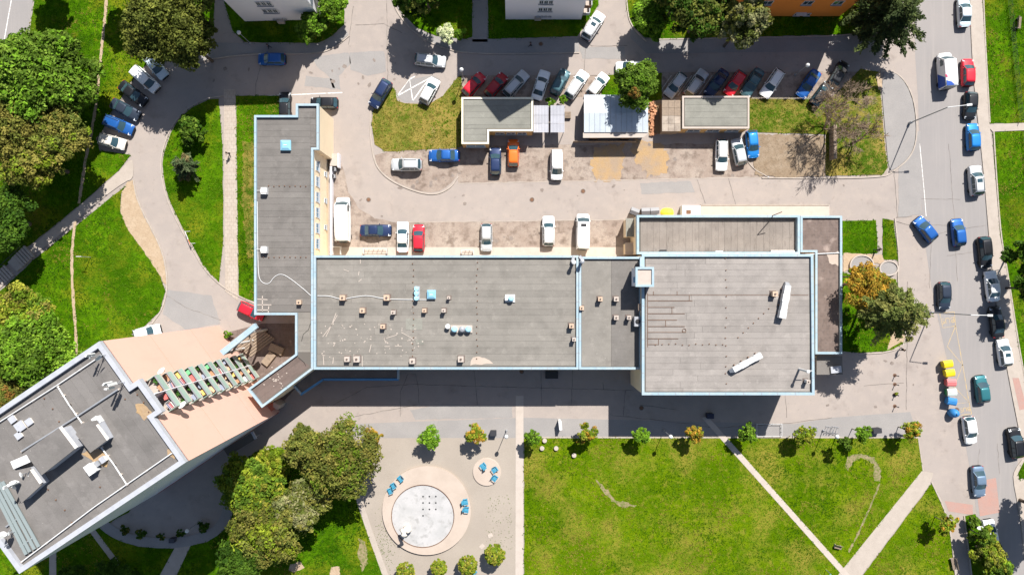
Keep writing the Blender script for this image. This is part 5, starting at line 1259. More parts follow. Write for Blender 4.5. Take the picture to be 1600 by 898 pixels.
# ------------------------------------------------------------------ trees and shrubs
def crown(rng, R_, Rz, n, leaf, cols, per=46, flat_=0.0, cr=.27, ball=False):
    """leaf faces gathered in clumps through an uneven ellipsoid volume; returns vertices, colours, clump centres"""
    # big limbs first: each carries its own dome of clumps, with gaps between the domes
    nl = int(np.clip(5+R_*1.1, 5, 13))
    la = rng.uniform(0, 6.28)+np.arange(nl)*2.399; lr = np.sqrt((np.arange(nl)+.35)/nl)*rng.uniform(.72, 1.08, nl)
    lc = np.stack([np.cos(la)*lr*.72, np.sin(la)*lr*.72, (1-lr**2)*.55+rng.uniform(-.22, .18, nl)], 1)
    ls = rng.uniform(.26, .44, nl)*(1.15-.25*lr)
    li = rng.choice(nl, n, p=ls**2/np.sum(ls**2))
    d = rng.normal(size=(n, 3)); d /= np.linalg.norm(d, axis=1)[:, None]
    d[:, 2] = np.where(d[:, 2] < -.3, -d[:, 2], d[:, 2])
    rr = rng.uniform(.3, 1.0, n)**.5*rng.choice([1, 1, 1, 1.25], n)
    cc = (lc[li] + d*(ls[li]*rr)[:, None])*np.array([R_, R_, Rz])*1.06
    if ball: cc = d*(rng.uniform(.5, 1, n)**.4)[:, None]*np.array([R_, R_, Rz])*.9
    cs = R_*cr*.56*rng.uniform(.5, 1.35, n)
    kk = max(6, int(per))
    base = np.array(cols, float)
    cidx = rng.integers(0, len(base), n)
    ltone = rng.uniform(.82, 1.22, (nl, 1))
    ccol = base[cidx]*rng.uniform(.82, 1.25, (n, 1))*ltone[li]*1.42*np.array([1.0, 1.0, .72])
    k = n*kk
    ci = np.repeat(np.arange(n), kk)
    e = rng.normal(size=(k, 3)); e /= np.linalg.norm(e, axis=1)[:, None]
    p = cc[ci] + e*(cs[ci]*rng.uniform(.35, 1.0, k)**.6)[:, None]*np.array([1, 1, .7])
    nrm = e*.7 + rng.normal(0, .5, (k, 3)) + np.array([0, 0, .55]); nrm /= np.linalg.norm(nrm, axis=1)[:, None]
    t = rng.normal(size=(k, 3)); t -= nrm*(t*nrm).sum(1)[:, None]; t /= np.linalg.norm(t, axis=1)[:, None]
    b = np.cross(nrm, t)
    s = (leaf*rng.uniform(.6, 1.35, k))[:, None]
    v = np.stack([p - t*s, p - b*s*.55 + nrm*s*.12, p + t*s, p + b*s*.55 + nrm*s*.12], 1).reshape(-1, 3)
    col = np.repeat(ccol[ci]*rng.uniform(.75, 1.25, (k, 1)), 4, 0)
    return v, np.clip(col, 0, 1), cc
def limbs(mb, base_z, zc, cc, R_, rng, tr, n=9):
    top = Vector((rng.normal(0, .05)*R_, rng.normal(0, .05)*R_, zc))
    mid = Vector((top.x*.4, top.y*.4, zc*.5))
    mb.tube((0, 0, base_z), mid, tr*1.25, tr*.85, 8); mb.tube(mid, top, tr*.85, tr*.4, 8)
    for i in rng.choice(len(cc), min(n, len(cc)), replace=False):
        e = Vector(cc[i]) + Vector((0, 0, zc)); s = mid.lerp(top, rng.uniform(.1, .9)); m_ = s.lerp(e, .55) + Vector((0, 0, -.06*R_))
        mb.tube(s, m_, tr*.4, tr*.24, 5, caps=False); mb.tube(m_, e, tr*.24, tr*.06, 5, caps=False)
    return mb
GREEN = [(.048, .088, .012), (.068, .115, .018), (.09, .14, .024), (.036, .066, .010)]
BRIGHT = [(.075, .15, .014), (.10, .19, .018), (.13, .215, .026), (.055, .11, .012)]
OLIVE = [(.075, .085, .022), (.10, .105, .028), (.06, .075, .02), (.12, .115, .035)]
DARKO = [(.072, .082, .02), (.10, .108, .028), (.058, .07, .018), (.045, .056, .014)]
YELG = [(.10, .14, .014), (.14, .17, .02), (.17, .17, .03), (.07, .11, .012)]
ORNG = [(.22, .125, .022), (.27, .16, .03), (.16, .115, .02), (.12, .12, .02)]
BRWN = [(.115, .105, .03), (.14, .125, .038), (.095, .09, .026), (.085, .10, .022)]
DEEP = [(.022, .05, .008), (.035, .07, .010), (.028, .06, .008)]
GREY = [(.17, .16, .10), (.14, .14, .085), (.11, .12, .06)]
WHITE = [(.42, .44, .36), (.50, .52, .45), (.30, .34, .25)]
REDD = [(.14, .075, .025), (.10, .08, .02)]
def tree(name, label, x, y, rpx, zc, Rz, cols, dens=1.0, leaf=.30, group=None, cat='tree', per=46, tr=None, cr=.27, seed=None, ball=False):
    sd = seed if seed is not None else int(x*7+y*13); rng = np.random.default_rng(abs(sd))
    q = W(x, y, zc); R_ = rpx*.1*(1-zc/CAMH)
    t = thing(name, label, cat, (q.x, q.y, 0), 0, group)
    n = max(26, int(46*R_**1.3*dens))
    n = min(n, 560)
    v, col, cc = crown(rng, R_, Rz, n, leaf*.70, cols, per*1.25, cr=cr, ball=ball)
    v = v + np.array([0, 0, zc]); v[:, 2] = np.maximum(v[:, 2], .08)
    me = fast_mesh('crown', v, 4, col, M['leaf'])
    o = bpy.data.objects.new('crown', me); C.objects.link(o); o.parent = t
    tr = tr or max(.05, R_*.055)
    limbs(MB(), 0, zc, cc, R_, rng, tr).build('trunk', M['bark'], t, local=True)
    return t
def shrub(label, x, y, rpx, zc, Rz, cols, **k):
    k.setdefault('leaf', .2); k.setdefault('tr', .05)
    return tree('shrub', label, x, y, rpx, zc, Rz, cols, cat='shrub', **k)
G_ = 'large trees of the estate'
tree('broadleaf_tree', 'large bright green tree at the upper left edge', 60, 128, 72, 7.5, 4.6, GREEN+BRIGHT[:2], leaf=.36, group=G_)
tree('broadleaf_tree', 'green side crown reaching towards the dirt trail', 112, 142, 52, 5.5, 3.6, GREEN+BRIGHT[:1], leaf=.36, group=G_)
tree('broadleaf_tree', 'pointed green crown above the large left tree', 100, 82, 32, 7.0, 3.0, BRIGHT[:2]+GREEN, leaf=.36, group=G_)
tree('broadleaf_tree', 'green crown touching the corner road', 22, 92, 36, 6.0, 3.4, GREEN+BRIGHT[:1], leaf=.36, group=G_)
tree('broadleaf_tree', 'olive brown tree at the left edge below the green ones', 28, 200, 62, 7.5, 4.2, BRWN+OLIVE[:2], leaf=.3, group=G_, dens=.85)
tree('broadleaf_tree', 'thinly leafed olive tree beside the dirt trail', 96, 210, 54, 7.0, 3.6, BRWN[:2]+YELG[:1]+OLIVE, leaf=.28, group=G_, dens=.7)
tree('broadleaf_tree', 'yellowish sparse tree low on the left slope', 58, 256, 54, 7.0, 3.4, BRWN+YELG[:2], leaf=.28, group=G_, dens=.6)
tree('broadleaf_tree', 'dark tree at the left edge beside the stairs', 6, 345, 56, 5.5, 3.6, DEEP+GREEN[:1], leaf=.32, group=G_)
tree('broadleaf_tree', 'big dark olive tree above the left parking row', 260, 48, 64, 7.6, 4.8, DARKO+OLIVE[:1], leaf=.30, group=G_, dens=1.2)
tree('broadleaf_tree', 'dark olive side crown over the shaded lane', 300, 72, 42, 6.8, 3.6, DARKO, leaf=.30, group=G_, dens=1.1)
tree('broadleaf_tree', 'dark tree crown cut by the top edge, near the left lane', 290, 8, 46, 7.5, 4.0, DARKO, leaf=.30, group=G_)
tree('broadleaf_tree', 'bright green tree beside the tower roof edge', 48, 545, 64, 5.0, 3.4, BRIGHT+GREEN[:2], leaf=.36, group=G_)
tree('broadleaf_tree', 'yellowish green tree above the bright one at the left', 45, 490, 52, 4.5, 2.8, YELG+GREEN[:1]+BRWN[:1], leaf=.3, group=G_, dens=.8)
tree('broadleaf_tree', 'green tree crown at the far left beside the tower', -5, 530, 40, 4.5, 3.0, BRIGHT[:2]+GREEN, leaf=.34, group=G_)
tree('broadleaf_tree', 'brownish undergrowth tree against the tower edge', 20, 618, 42, 3.5, 2.4, BRWN[2:]+DARKO+REDD, leaf=.28, group=G_)
shrub('small dark bush alone on the left slope', 42, 463, 13, 1.2, 1.2, DEEP)
shrub('rounded bush inside the leaf-shaped island', 300, 205, 24, 1.8, 1.5, GREEN+DEEP, leaf=.24)
shrub('dark bush at the top of the leaf-shaped island', 295, 192, 16, 1.6, 1.2, DEEP)
shrub('climbing shrub at the foot of the peach wall', 356, 522, 8, .8, .7, BRIGHT[:2]+GREEN, leaf=.15)
tree('broadleaf_tree', 'bright bush beside the lane, right of the white house', 521, 8, 26, 3.0, 2.2, BRIGHT+GREEN[:1], leaf=.28, dens=1.2, group='trees along the top edge')
tree('broadleaf_tree', 'half shaded bush in front of the white house', 487, 44, 26, 2.2, 1.8, GREEN+BRIGHT[:1], leaf=.26, dens=1.0, group='trees along the top edge')
tree('broadleaf_tree', 'tall dark tree shading the lane wedge', 662, -14, 42, 7.0, 4.0, DEEP+OLIVE[:1], leaf=.32, group='trees along the top edge')
tree('broadleaf_tree', 'dark tree at the top edge beside the straight path', 708, -40, 36, 3.6, 2.6, DEEP+GREEN[:1], leaf=.32, group='trees along the top edge')
tree('broadleaf_tree', 'dark bush left of the tall tree at the shaded lane', 640, 6, 28, 3.4, 2.4, DEEP+GREEN[:1], leaf=.28, group='trees along the top edge')
shrub('white blossoming shrub at the lane junction', 697, 55, 15, 1.9, 1.5, WHITE, dens=2.2, leaf=.2)
shrub('light green shrub right of the white blossoming one', 719, 54, 11, 1.3, 1.1, BRIGHT, dens=1.6)
tree('broadleaf_tree', 'light green bush at the lane corner near the top', 1015, 22, 34, 3.2, 2.4, BRIGHT+GREEN[:2], leaf=.28, dens=1.2, group='trees along the top edge')
shrub('bright shrub in the sun below the lane corner bush', 1018, 50, 16, 1.5, 1.3, BRIGHT, dens=1.4)
tree('broadleaf_tree', 'large dark tree at the top edge left of the orange house', 1095, 22, 52, 7.0, 4.4, DARKO+DEEP, leaf=.32, group='trees along the top edge', dens=1.1)
tree('broadleaf_tree', 'tall grey green tree overlapping the orange house', 1160, 40, 40, 8.5, 4.6, GREY+OLIVE, leaf=.28, group='trees along the top edge', dens=1.3)
tree('broadleaf_tree', 'dark crown at the very top edge left of the orange house', 1060, -4, 44, 7.0, 4.0, DEEP+DARKO[:2], leaf=.32, group='trees along the top edge')
tree('broadleaf_tree', 'round green tree with reddish heart over the white roof', 993, 138, 39, 5.2, 3.4, BRIGHT[:1]+GREEN+GREEN, leaf=.26, dens=1.5)
shrub('reddish brown shrub crown beside the round green tree', 990, 147, 12, 7.6, 1.4, REDD+BRWN[:1], dens=1.4, tr=.08)
shrub('left green shrub above the carports', 861, 160, 8, .9, .7, BRIGHT, dens=1.5)
shrub('right green shrub above the carports', 880, 157, 8, .9, .7, BRIGHT, dens=1.5)
tree('broadleaf_tree', 'orange brown tree above the pine beside the terrace', 1352, 444, 38, 6.8, 3.0, ORNG, leaf=.22, dens=.9)
tree('broadleaf_tree', 'small orange tree touching the terrace edge', 1332, 432, 19, 3.4, 2.2, ORNG[:2]+YELG[:1], leaf=.22, dens=1.1)
tree('broadleaf_tree', 'dark bush at the right edge beside the pavement', 1600, 402, 28, 4.0, 3.0, DEEP+GREEN[:1], leaf=.28, dens=1.2)
tree('broadleaf_tree', 'second dark bush lower at the right edge', 1606, 450, 30, 4.6, 3.2, DEEP+OLIVE[:1], leaf=.28, dens=1.1)
tree('broadleaf_tree', 'large olive tree between the tower and the round basin', 535, 714, 66, 6.2, 4.2, OLIVE+YELG[3:]+BRWN[:1], leaf=.27, group=G_, dens=1.3)
tree('broadleaf_tree', 'olive crown left of the large tree by the basin', 484, 698, 38, 5.6, 3.4, OLIVE, leaf=.27, group=G_, dens=1.1)
tree('broadleaf_tree', 'yellow green tree below the shaded apron', 398, 757, 54, 4.8, 3.4, YELG+GREEN[:2], leaf=.30, group=G_, dens=.9)
tree('broadleaf_tree', 'yellow green tree below the grey crown on the tree lawn', 418, 822, 60, 4.8, 3.4, YELG[:2]+BRWN[:1]+OLIVE, leaf=.28, group=G_)
tree('broadleaf_tree', 'greyish leafed crown in the middle of the tree lawn', 468, 786, 42, 5.4, 3.0, GREY+OLIVE, leaf=.26, group=G_, dens=1.2)
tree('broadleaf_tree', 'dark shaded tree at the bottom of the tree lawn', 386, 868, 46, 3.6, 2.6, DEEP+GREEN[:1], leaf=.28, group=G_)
tree('broadleaf_tree', 'sparse yellow green shrub tree beside the footway', 430, 722, 34, 2.4, 1.8, YELG, leaf=.24, group=G_, dens=.5)
gr = 'small trees in a row along the footway'
for x, y, r_, cols, lab in ((583, 680, 17, ORNG, 'small orange tree at the left end of the footway row'), (670, 681, 20, BRIGHT, 'vivid green small tree above the round basin'), (745, 677, 18, ORNG[:2]+YELG, 'small orange green tree near the small round platform'),
        (832, 682, 15, BRIGHT[:2]+GREEN, 'small green tree beside the white concrete strip'), (915, 677, 18, YELG+ORNG[:1], 'yellow green small tree near the round white stools'), (1001, 678, 15, BRIGHT, 'small green tree right of the yellow green one'),
        (1083, 677, 16, ORNG+YELG[:1], 'small orange tree left of the white diagonal path'), (1165, 675, 18, BRIGHT+GREEN, 'small green tree right of the white diagonal path'), (1253, 678, 18, YELG, 'yellow green small tree beside the white frame'),
        (1345, 675, 15, BRIGHT, 'small green tree near the black bin'), (1419, 672, 18, YELG+ORNG[:2], 'yellowish small tree at the right end of the footway row'), (1318, 690, 11, GREEN, 'tiny dark green tree below the bicycle stands')):
    tree('small_tree', lab, x, y, r_, 2.7, 1.6, cols, dens=1.35, leaf=.18, group=gr, tr=.06, per=34)
tree('small_tree', 'young yellow tree on the triangular lawn', 1478, 816, 18, 2.8, 1.6, YELG+ORNG[:1], dens=1.1, leaf=.19, tr=.06, per=30)
for x, y, r_, lab in ((634, 892, 17, 'clipped round tree at the left of the four by the basin'), (686, 886, 15, 'second clipped round tree from the left'), (731, 882, 18, 'third clipped round tree from the left'), (773, 866, 19, 'rightmost and largest clipped round tree')):
    tree('clipped_tree', lab, x, y, r_*.92, 2.4, 1.6, YELG+[(.16, .15, .03)], dens=3.0, leaf=.15, group='clipped round trees by the basin', tr=.07, per=40, cr=.2, ball=True)
for i, (x, y, r_, cols) in enumerate(((1532, 835, 20, YELG+GREEN), (1542, 862, 26, YELG+OLIVE[:2]), (1556, 890, 24, GREEN+YELG), (1562, 884, 14, BRIGHT), (1520, 815, 11, GREEN))):
    tree('hedge_tree', ['narrow yellow green hedge tree beside the half hidden white car', 'broad hedge tree in the middle of the street hedge', 'hedge tree at the lower edge of the street hedge', 'small vivid hedge bush near the street', 'low hedge bush at the upper end of the street hedge'][i], x, y, r_, 2.6 if i != 4 else 1.2, 2.0 if i != 4 else 1.0, cols, dens=1.4, leaf=.22, group='street hedge')
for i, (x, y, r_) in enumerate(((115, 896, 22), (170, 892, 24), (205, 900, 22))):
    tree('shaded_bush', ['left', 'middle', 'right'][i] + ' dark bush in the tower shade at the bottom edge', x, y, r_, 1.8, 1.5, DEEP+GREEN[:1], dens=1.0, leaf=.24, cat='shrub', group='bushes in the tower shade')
tree('broadleaf_tree', 'tree beyond the top left corner shading the slope', 64, -78, 36, 7, 3.6, GREEN, leaf=.34)
tree('broadleaf_tree', 'tree beyond the top edge shading the dirt trail', 172, -50, 34, 7, 3.6, GREEN, leaf=.34)
tree('broadleaf_tree', 'tree just below the lower right corner casting shade on the street', 1640, 800, 46, 6, 4, GREEN, leaf=.32)

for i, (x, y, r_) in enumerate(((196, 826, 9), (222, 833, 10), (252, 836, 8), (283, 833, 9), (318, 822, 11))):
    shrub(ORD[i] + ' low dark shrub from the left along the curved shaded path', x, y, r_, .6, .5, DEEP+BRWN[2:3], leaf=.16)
def conifer(label, x, y, rpx, H_, cols, name='pine_tree', droop=.25, seed=1, whorls=11, tr=.18, cb=.22, rnd_=False, zf=.55):
    rng = np.random.default_rng(seed); q = W(x, y, H_*zf); R_ = rpx*.1*(1-H_*.5/CAMH)
    t = thing(name, label, 'tree', (q.x, q.y, 0))
    V = []; Cc = []; mb = MB().tube((0, 0, 0), (0, 0, H_*.97), tr, .03, 8)
    base = np.array(cols)
    for w_ in range(whorls):
        f = w_/(whorls-1); z = H_*(cb+(.98-cb)*f); r = R_*((1-f)**.75 if not rnd_ else math.sin(pi*(.18+.80*f))**.8)*1.05+.15
        for b in range(max(5, int(9*(1-f*.4)))):
            a = rng.uniform(0, 6.28); l = r*rng.uniform(.5, 1.3); tip = np.array([cos(a)*l, sin(a)*l, z-droop*l+rng.normal(0, .15)])
            mb.tube((0, 0, z), tuple(tip), .045, .012, 4, caps=False)
            k = int(28+l*34); u = rng.uniform(.15, 1.05, k)**.7
            p = np.array([0, 0, z])*(1-u)[:, None] + tip*u[:, None]
            p += rng.normal(0, 1, (k, 3))*np.array([.24, .24, .12])*(1.2-.5*u)[:, None]*max(.6, min(1.3, R_/2.6))
            n_ = rng.normal(0, .5, (k, 3)) + [0, 0, .8]; n_ /= np.linalg.norm(n_, axis=1)[:, None]
            tt = np.array([cos(a), sin(a), -.2]) + rng.normal(0, .5, (k, 3)); tt -= n_*(tt*n_).sum(1)[:, None]; tt /= np.linalg.norm(tt, axis=1)[:, None]
            bb = np.cross(n_, tt); s = rng.uniform(.15, .34, k)[:, None]
            V.append(np.stack([p-tt*s, p-bb*s*.4, p+tt*s, p+bb*s*.4], 1).reshape(-1, 3))
            c = base[rng.integers(0, len(base))]*rng.uniform(.8, 1.3)*1.35; Cc.append(np.repeat(c*rng.uniform(.75, 1.25, (k, 1)), 4, 0))
    me = fast_mesh('crown', np.concatenate(V), 4, np.concatenate(Cc), M['leaf'])
    o = bpy.data.objects.new('crown', me); C.objects.link(o); o.parent = t
    mb.build('trunk', M['bark'], t, local=True)
    return t
PINE = [(.085, .105, .026), (.11, .125, .032), (.06, .075, .02), (.14, .14, .04)]
conifer('tall dark pine leaning over the street corner at the top', 1398, 28, 46, 11.5, [(.035, .05, .016), (.05, .065, .02), (.028, .04, .014)], seed=3, whorls=14, tr=.25, cb=.3, rnd_=True, zf=.6)
conifer('second dark pine top at the street corner', 1378, 0, 38, 12.0, [(.035, .05, .016), (.05, .065, .02)], seed=4, whorls=12, tr=.22)
conifer('olive pine spreading beside the street below the orange tree', 1404, 490, 37, 16, PINE, seed=5, whorls=15, tr=.24, cb=.45, rnd_=True, zf=.70)
conifer('smaller pine branch crown above the olive pine', 1392, 460, 24, 6.5, PINE, seed=6, whorls=9)
conifer('small spruce casting a long shadow in the leaf-shaped island', 287, 258, 19, 6.0, [(.05, .075, .03), (.07, .09, .04), (.11, .09, .04)], name='spruce_tree', seed=7, whorls=9, tr=.1)

def bare_tree(label, x, y, H_, lean, seed=2, spread=.55, depth=6):
    r = random.Random(seed); q = W(x, y, 0)
    t = thing('bare_tree', label, 'tree', (q.x, q.y, 0))
    big_, tw_ = MB(), MB()
    def grow(p, d, l, rad, k):
        e = p + d*l
        (big_ if k < 2 else tw_).tube(p, e, max(rad, .022), max(rad*.68, .017), 6 if k < 2 else 3, caps=False)
        if k >= depth: return
        for i in range(r.choice((2, 3, 3)) if k < depth-1 else 3):
            nd = (d + Vector((r.gauss(0, spread), r.gauss(0, spread), r.gauss(.12, spread*.6)))).normalized()
            grow(p.lerp(e, r.uniform(.55, 1.0)), nd, l*r.uniform(.62, .86), rad*.62, k+1)
    for i in range(3):
        grow(Vector((r.uniform(-.2, .2), r.uniform(-.2, .2), 0)), (Vector(lean)+Vector((r.gauss(0, .22), r.gauss(0, .22), 0))).normalized(), H_*.26, .13, 0)
    big_.build('trunk', M['twig'], t, local=True); tw_.build('crown', M['twig'], t, local=True)
bare_tree('leafless brown tree leaning over the yellow green island', 1288, 203, 12.5, (.10, .30, .9), seed=5, depth=7, spread=.5)
bare_tree('thin leafless tree right of the dark wooden screen', 1330, 224, 9.0, (.05, .1, 1), seed=12, depth=6, spread=.42)
bare_tree('leafless twiggy shrub in the olive tree group at the left', 66, 208, 7.5, (0, 0, 1), seed=8, depth=5)
# ------------------------------------------------------------------ things on the flat roofs
def chimney(label, x, y, z, s=.6, h=.9, m='tan_box', lid='white_concrete', rz=0, name='roof_vent'):
    s *= rnd.uniform(.78, 1.0); h *= rnd.uniform(.8, 1.15)
    q = W(x, y, z+h); t = thing(name, label, 'roof vent', (q.x, q.y, z), rz, 'vents on the flat roofs')
    MB().box((0, 0, h/2), (s, s, h)).build('shaft', M[m], t, local=True)
    MB().box((0, 0, h+.05), (s+.08, s+.08, .08)).build('cap', M[lid if m != 'tan_box' else 'tan_box'], t, local=True); MB().lathe([(s*.22, 0), (s*.22, .12), (s*.1, .13)], (0, 0, h+.09), 10).build('flue', M['roof_brown'], t, local=True)
    MB().box((0, 0, .04), (s+.3, s+.3, .08)).build('flashing', M['roof_brown'], t, local=True)
    return t
zm = dk+.04
V_ = [(535, 465, .75, 'tan_box', 'tan vent at the left end of the white cable'), (604, 465, .75, 'tan_box', 'tan vent halfway along the white cable'), (566, 485, .7, 'tan_box', 'tan vent below the cable, left one'),
      (614, 488, .5, 'white_box', 'slim white vent below the cable'), (663, 485, .5, 'tan_box', 'small vent left of its neighbour below the blue skylight'), (693, 485, .55, 'white_box', 'small pale vent right of its neighbour below the skylight'),
      (598, 510, .6, 'tan_box', 'tan vent alone near the white scratches'), (701, 465, .42, 'white_box', 'slim vent right of the blue skylight'), (542, 561, .8, 'white_paint', 'white vent box, left of the pair at the lower roof edge'),
      (557, 561, .8, 'white_paint', 'white vent box, right of the pair at the lower roof edge'), (644, 564, .8, 'white_paint', 'white vent box at the lower edge, third from left'), (720, 561, .8, 'white_paint', 'white vent box at the lower edge, rightmost'),
      (893, 509, .6, 'tan_box', 'tan vent near the right end of the long roof'), (909, 481, .6, 'tan_box', 'tan vent touching the blue dividing wall'), (938, 467, .6, 'tan_box', 'tan vent on the middle roof'), (963, 467, .6, 'white_box', 'white vent on the middle roof, upper right'),
      (963, 496, .6, 'white_box', 'white vent on the middle roof, lower left'), (983, 496, .6, 'white_box', 'white vent on the middle roof, lower right'), (897, 530, .55, 'sky_blue', 'pale blue vent on the dividing wall'), (467, 472, .6, 'tan_box', 'tan vent on the left wing near the cable')]
for x, y, s, m, lab in V_: chimney(lab, x, y, zm-(.15 if x > 904 and x < 1000 else 0), s, .9 if m != 'white_paint' else .7, m)
def skylight(label, x, y, z, s=1.3):
    q = W(x, y, z+.5); t = thing('skylight', label, 'skylight', (q.x, q.y, z))
    MB().box((0, 0, .22), (s, s, .44)).build('curb', M['sky_blue'], t, local=True)
    MB().add([(-s/2-.06, -s/2-.06, .45), (s/2+.06, -s/2-.06, .45), (s/2+.06, s/2+.06, .45), (-s/2-.06, s/2+.06, .45), (-s*.3, -s*.3, .62), (s*.3, -s*.3, .62), (s*.3, s*.3, .62), (-s*.3, s*.3, .62)], [[3, 2, 1, 0], [4, 5, 6, 7], [0, 1, 5, 4], [1, 2, 6, 5], [2, 3, 7, 6], [3, 0, 4, 7]]).build('dome', plain('skylight_dome', (.20, .40, .52), .2), t, local=True)
    MB().box((0, 0, .64), (.45, .12, .05)).build('hinge', M['white_paint'], t, local=True)
skylight('blue skylight on the left wing roof', 446, 227, dw+.04, 1.35); skylight('blue skylight on the long roof', 674, 460, zm, 1.15)
def fan(t, x, y, r=.45, m='sky_blue'):
    MB().lathe([(r*.8, 0), (r*.8, .45), (r, .5), (r, .62), (r*.7, .75), (0, .80)], (x, y, .2), 16).build('fan_cowl', M[m], t, local=True, smooth=False)
q = W(721, 514, zm+.6); t = thing('fan_unit', 'row of three round roof fans on a platform', 'roof fan', (q.x, q.y, zm))
MB().box((0, 0, .12), (3.1, 1.1, .2)).build('platform', M['white_concrete'], t, local=True)
for x in (-1.0, .1, 1.0): fan(t, x, 0, .44, 'sky_blue' if x != .1 else 'grey_metal')
MB().lathe([(.28, 0), (.28, .6), (.36, .65), (.36, .8), (0, .85)], (-1.95, .4, 0), 14).build('exhaust', M['white_paint'], t, local=True)
q = W(797, 466, zm+.6); t = thing('fan_unit', 'single white roof fan in the middle of the long roof', 'roof fan', (q.x, q.y, zm))
MB().box((0, 0, .12), (1.4, 1.1, .2)).build('platform', M['white_paint'], t, local=True); fan(t, .15, 0, .42, 'sky_blue'); MB().box((-.55, 0, .4), (.4, .6, .4)).build('motor_box', M['white_paint'], t, local=True)
q = W(651, 458, zm+.6); t = thing('fan_unit', 'upright row of blue exhaust pipes beside the skylight', 'roof fan', (q.x, q.y, zm))
for y in (-.7, 0, .65): MB().lathe([(.26, 0), (.26, .8), (.34, .85), (.34, 1.0), (0, 1.06)], (0, y, 0), 14).build('exhaust', M['sky_blue'], t, local=True)
MB().box((0, 0, .08), (.8, 2.0, .14)).build('platform', M['grey_metal'], t, local=True)
for i, (x, y, r_) in enumerate(((412, 298, .8), (412, 390, .8))):
    q = W(x, y, dw+.8); t = thing('vent_box', ['upper', 'lower'][i] + ' white vent box with wire on the left wing', 'roof vent', (q.x, q.y, dw+.03))
    MB().box((0, 0, .4), (r_, .95, .8)).build('shaft', M['white_paint'], t, local=True); MB().box((0, -.05, .84), (r_+.1, .5, .08)).build('cap', M['white_box'], t, local=True)
    MB().tube((-.4, .1, .3), (-1.25, .1, .3), .03).build('wire', M['white_paint'], t, local=True)
def cable(label, pts, z, r=.05, m='white_paint'):
    P = smoothp(pts, 2, False); A = W(*P[0], z)
    o = MB().path([tuple(W(x, y, z)) for x, y in P], r, 5).build('cable', M[m], None, origin=(A.x, A.y, A.z)); tag(o, label, 'cable'); return o
cable('white cable curling over the left wing roof', [(402, 315), (403, 420), (406, 440), (420, 445), (428, 432), (440, 427), (455, 436), (475, 452), (486, 462)], dw+.1, .045)
cable('white cable running along the long roof', [(496, 462), (515, 462), (533, 468), (552, 464), (575, 461), (600, 467), (640, 468), (668, 468)], zm+.08, .05)
# wall head chimneys at the dividing wall
for i, (x, y, a) in enumerate(((896, 410, -.3), (909, 409, .6))):
    q = W(x, y, 9.2); t = thing('flue', ['left white flue at the top of the dividing wall', 'right dark flue at the top of the dividing wall'][i], 'flue', (q.x, q.y, dk))
    MB().lathe([(.22, 0), (.22, 1.5), (.3, 1.55), (.3, 1.9), (.1, 2.0)], n=12).build('pipe', M['white_paint' if i == 0 else 'grey_metal'], t, local=True)
    MB().box((.0, .5, .5), (.4, .9, .3), a).build('bend', M['grey_metal'], t, local=True)
# ducts on the tall block
def duct(label, pts, z, wd, hh, segs):
    A, B = W(*pts[0], z), W(*pts[1], z); c = (A+B)/2; L = (B-A).length; a = math.atan2(B.y-A.y, B.x-A.x)
    t = thing('air_duct', label, 'duct', (c.x, c.y, dr), a)
    for i in range(segs):
        x0 = -L/2 + L*i/segs; w0 = wd*(1-.12*(i % 2))
        MB().box((x0+L/segs/2, 0, .35+hh/2), (L/segs-.03, w0, hh)).build('duct_section', M['white_paint'], t, local=True)
        MB().box((x0+L/segs/2, 0, .18), (.12, wd+.25, .34)).build('support', M['rust'], t, local=True)
    MB().add([(L/2, -wd*.4, .4), (L/2+.5, -wd*.25, .15), (L/2+.5, wd*.25, .15), (L/2, wd*.4, .4), (L/2, -wd*.4, .3+hh), (L/2+.5, -wd*.25, .5), (L/2+.5, wd*.25, .5), (L/2, wd*.4, .3+hh)], [[3, 2, 1, 0], [4, 5, 6, 7], [0, 1, 5, 4], [1, 2, 6, 5], [2, 3, 7, 6]]).build('outlet', M['grey_metal'], t, local=True)
duct('long white duct at the upper right of the tall block', [(1222, 497), (1231, 446)], dr+1.0, .95, .85, 4)
duct('white duct lying obliquely near the lower edge of the tall block', [(1190, 554), (1146, 578)], dr+.8, .8, .6, 4)
chimney('tan vent beside the long white duct', 1211, 459, dr+.03, .7, .8, 'tan_box')
chimney('small white vent at the lower right corner of the tall block', 1263, 596, dr+.03, .5, 1.1, 'white_paint')
q = W(1255, 578, dr+1.4); t = thing('flue', 'tall white flue near the lower right corner of the tall block', 'flue', (q.x, q.y, dr))
MB().lathe([(.16, 0), (.16, 2.8), (.24, 2.85), (.24, 3.1), (0, 3.2)], n=12).build('pipe', M['white_paint'], t, local=True); MB().box((.5, 0, 2.0), (1.0, .08, .08)).build('stay', M['white_paint'], t, local=True)
q = W(996, 502, zm+.7); t = thing('cooling_unit', 'grey cooling unit against the tall block wall', 'cooling unit', (q.x, q.y, dk-.15))
MB().box((0, 0, .6), (.95, 1.4, 1.1)).build('case', M['grey_metal'], t, local=True); MB().lathe([(.35, 0), (.35, .06), (.1, .08)], (0, 0, 1.15), 14).build('fan_grille', M['black'], t, local=True)
q = W(1001, 480, 8.8); t = thing('wall_box', 'white box fixed to the tall block wall', 'box', (q.x, q.y, 8.0)); MB().box((0, 0, .6), (.5, .9, 1.0)).build('case', M['white_paint'], t, local=True); MB().box((-.1, 0, 1.13), (.6, 1.0, .06)).build('cap', M['tan_box'], t, local=True)
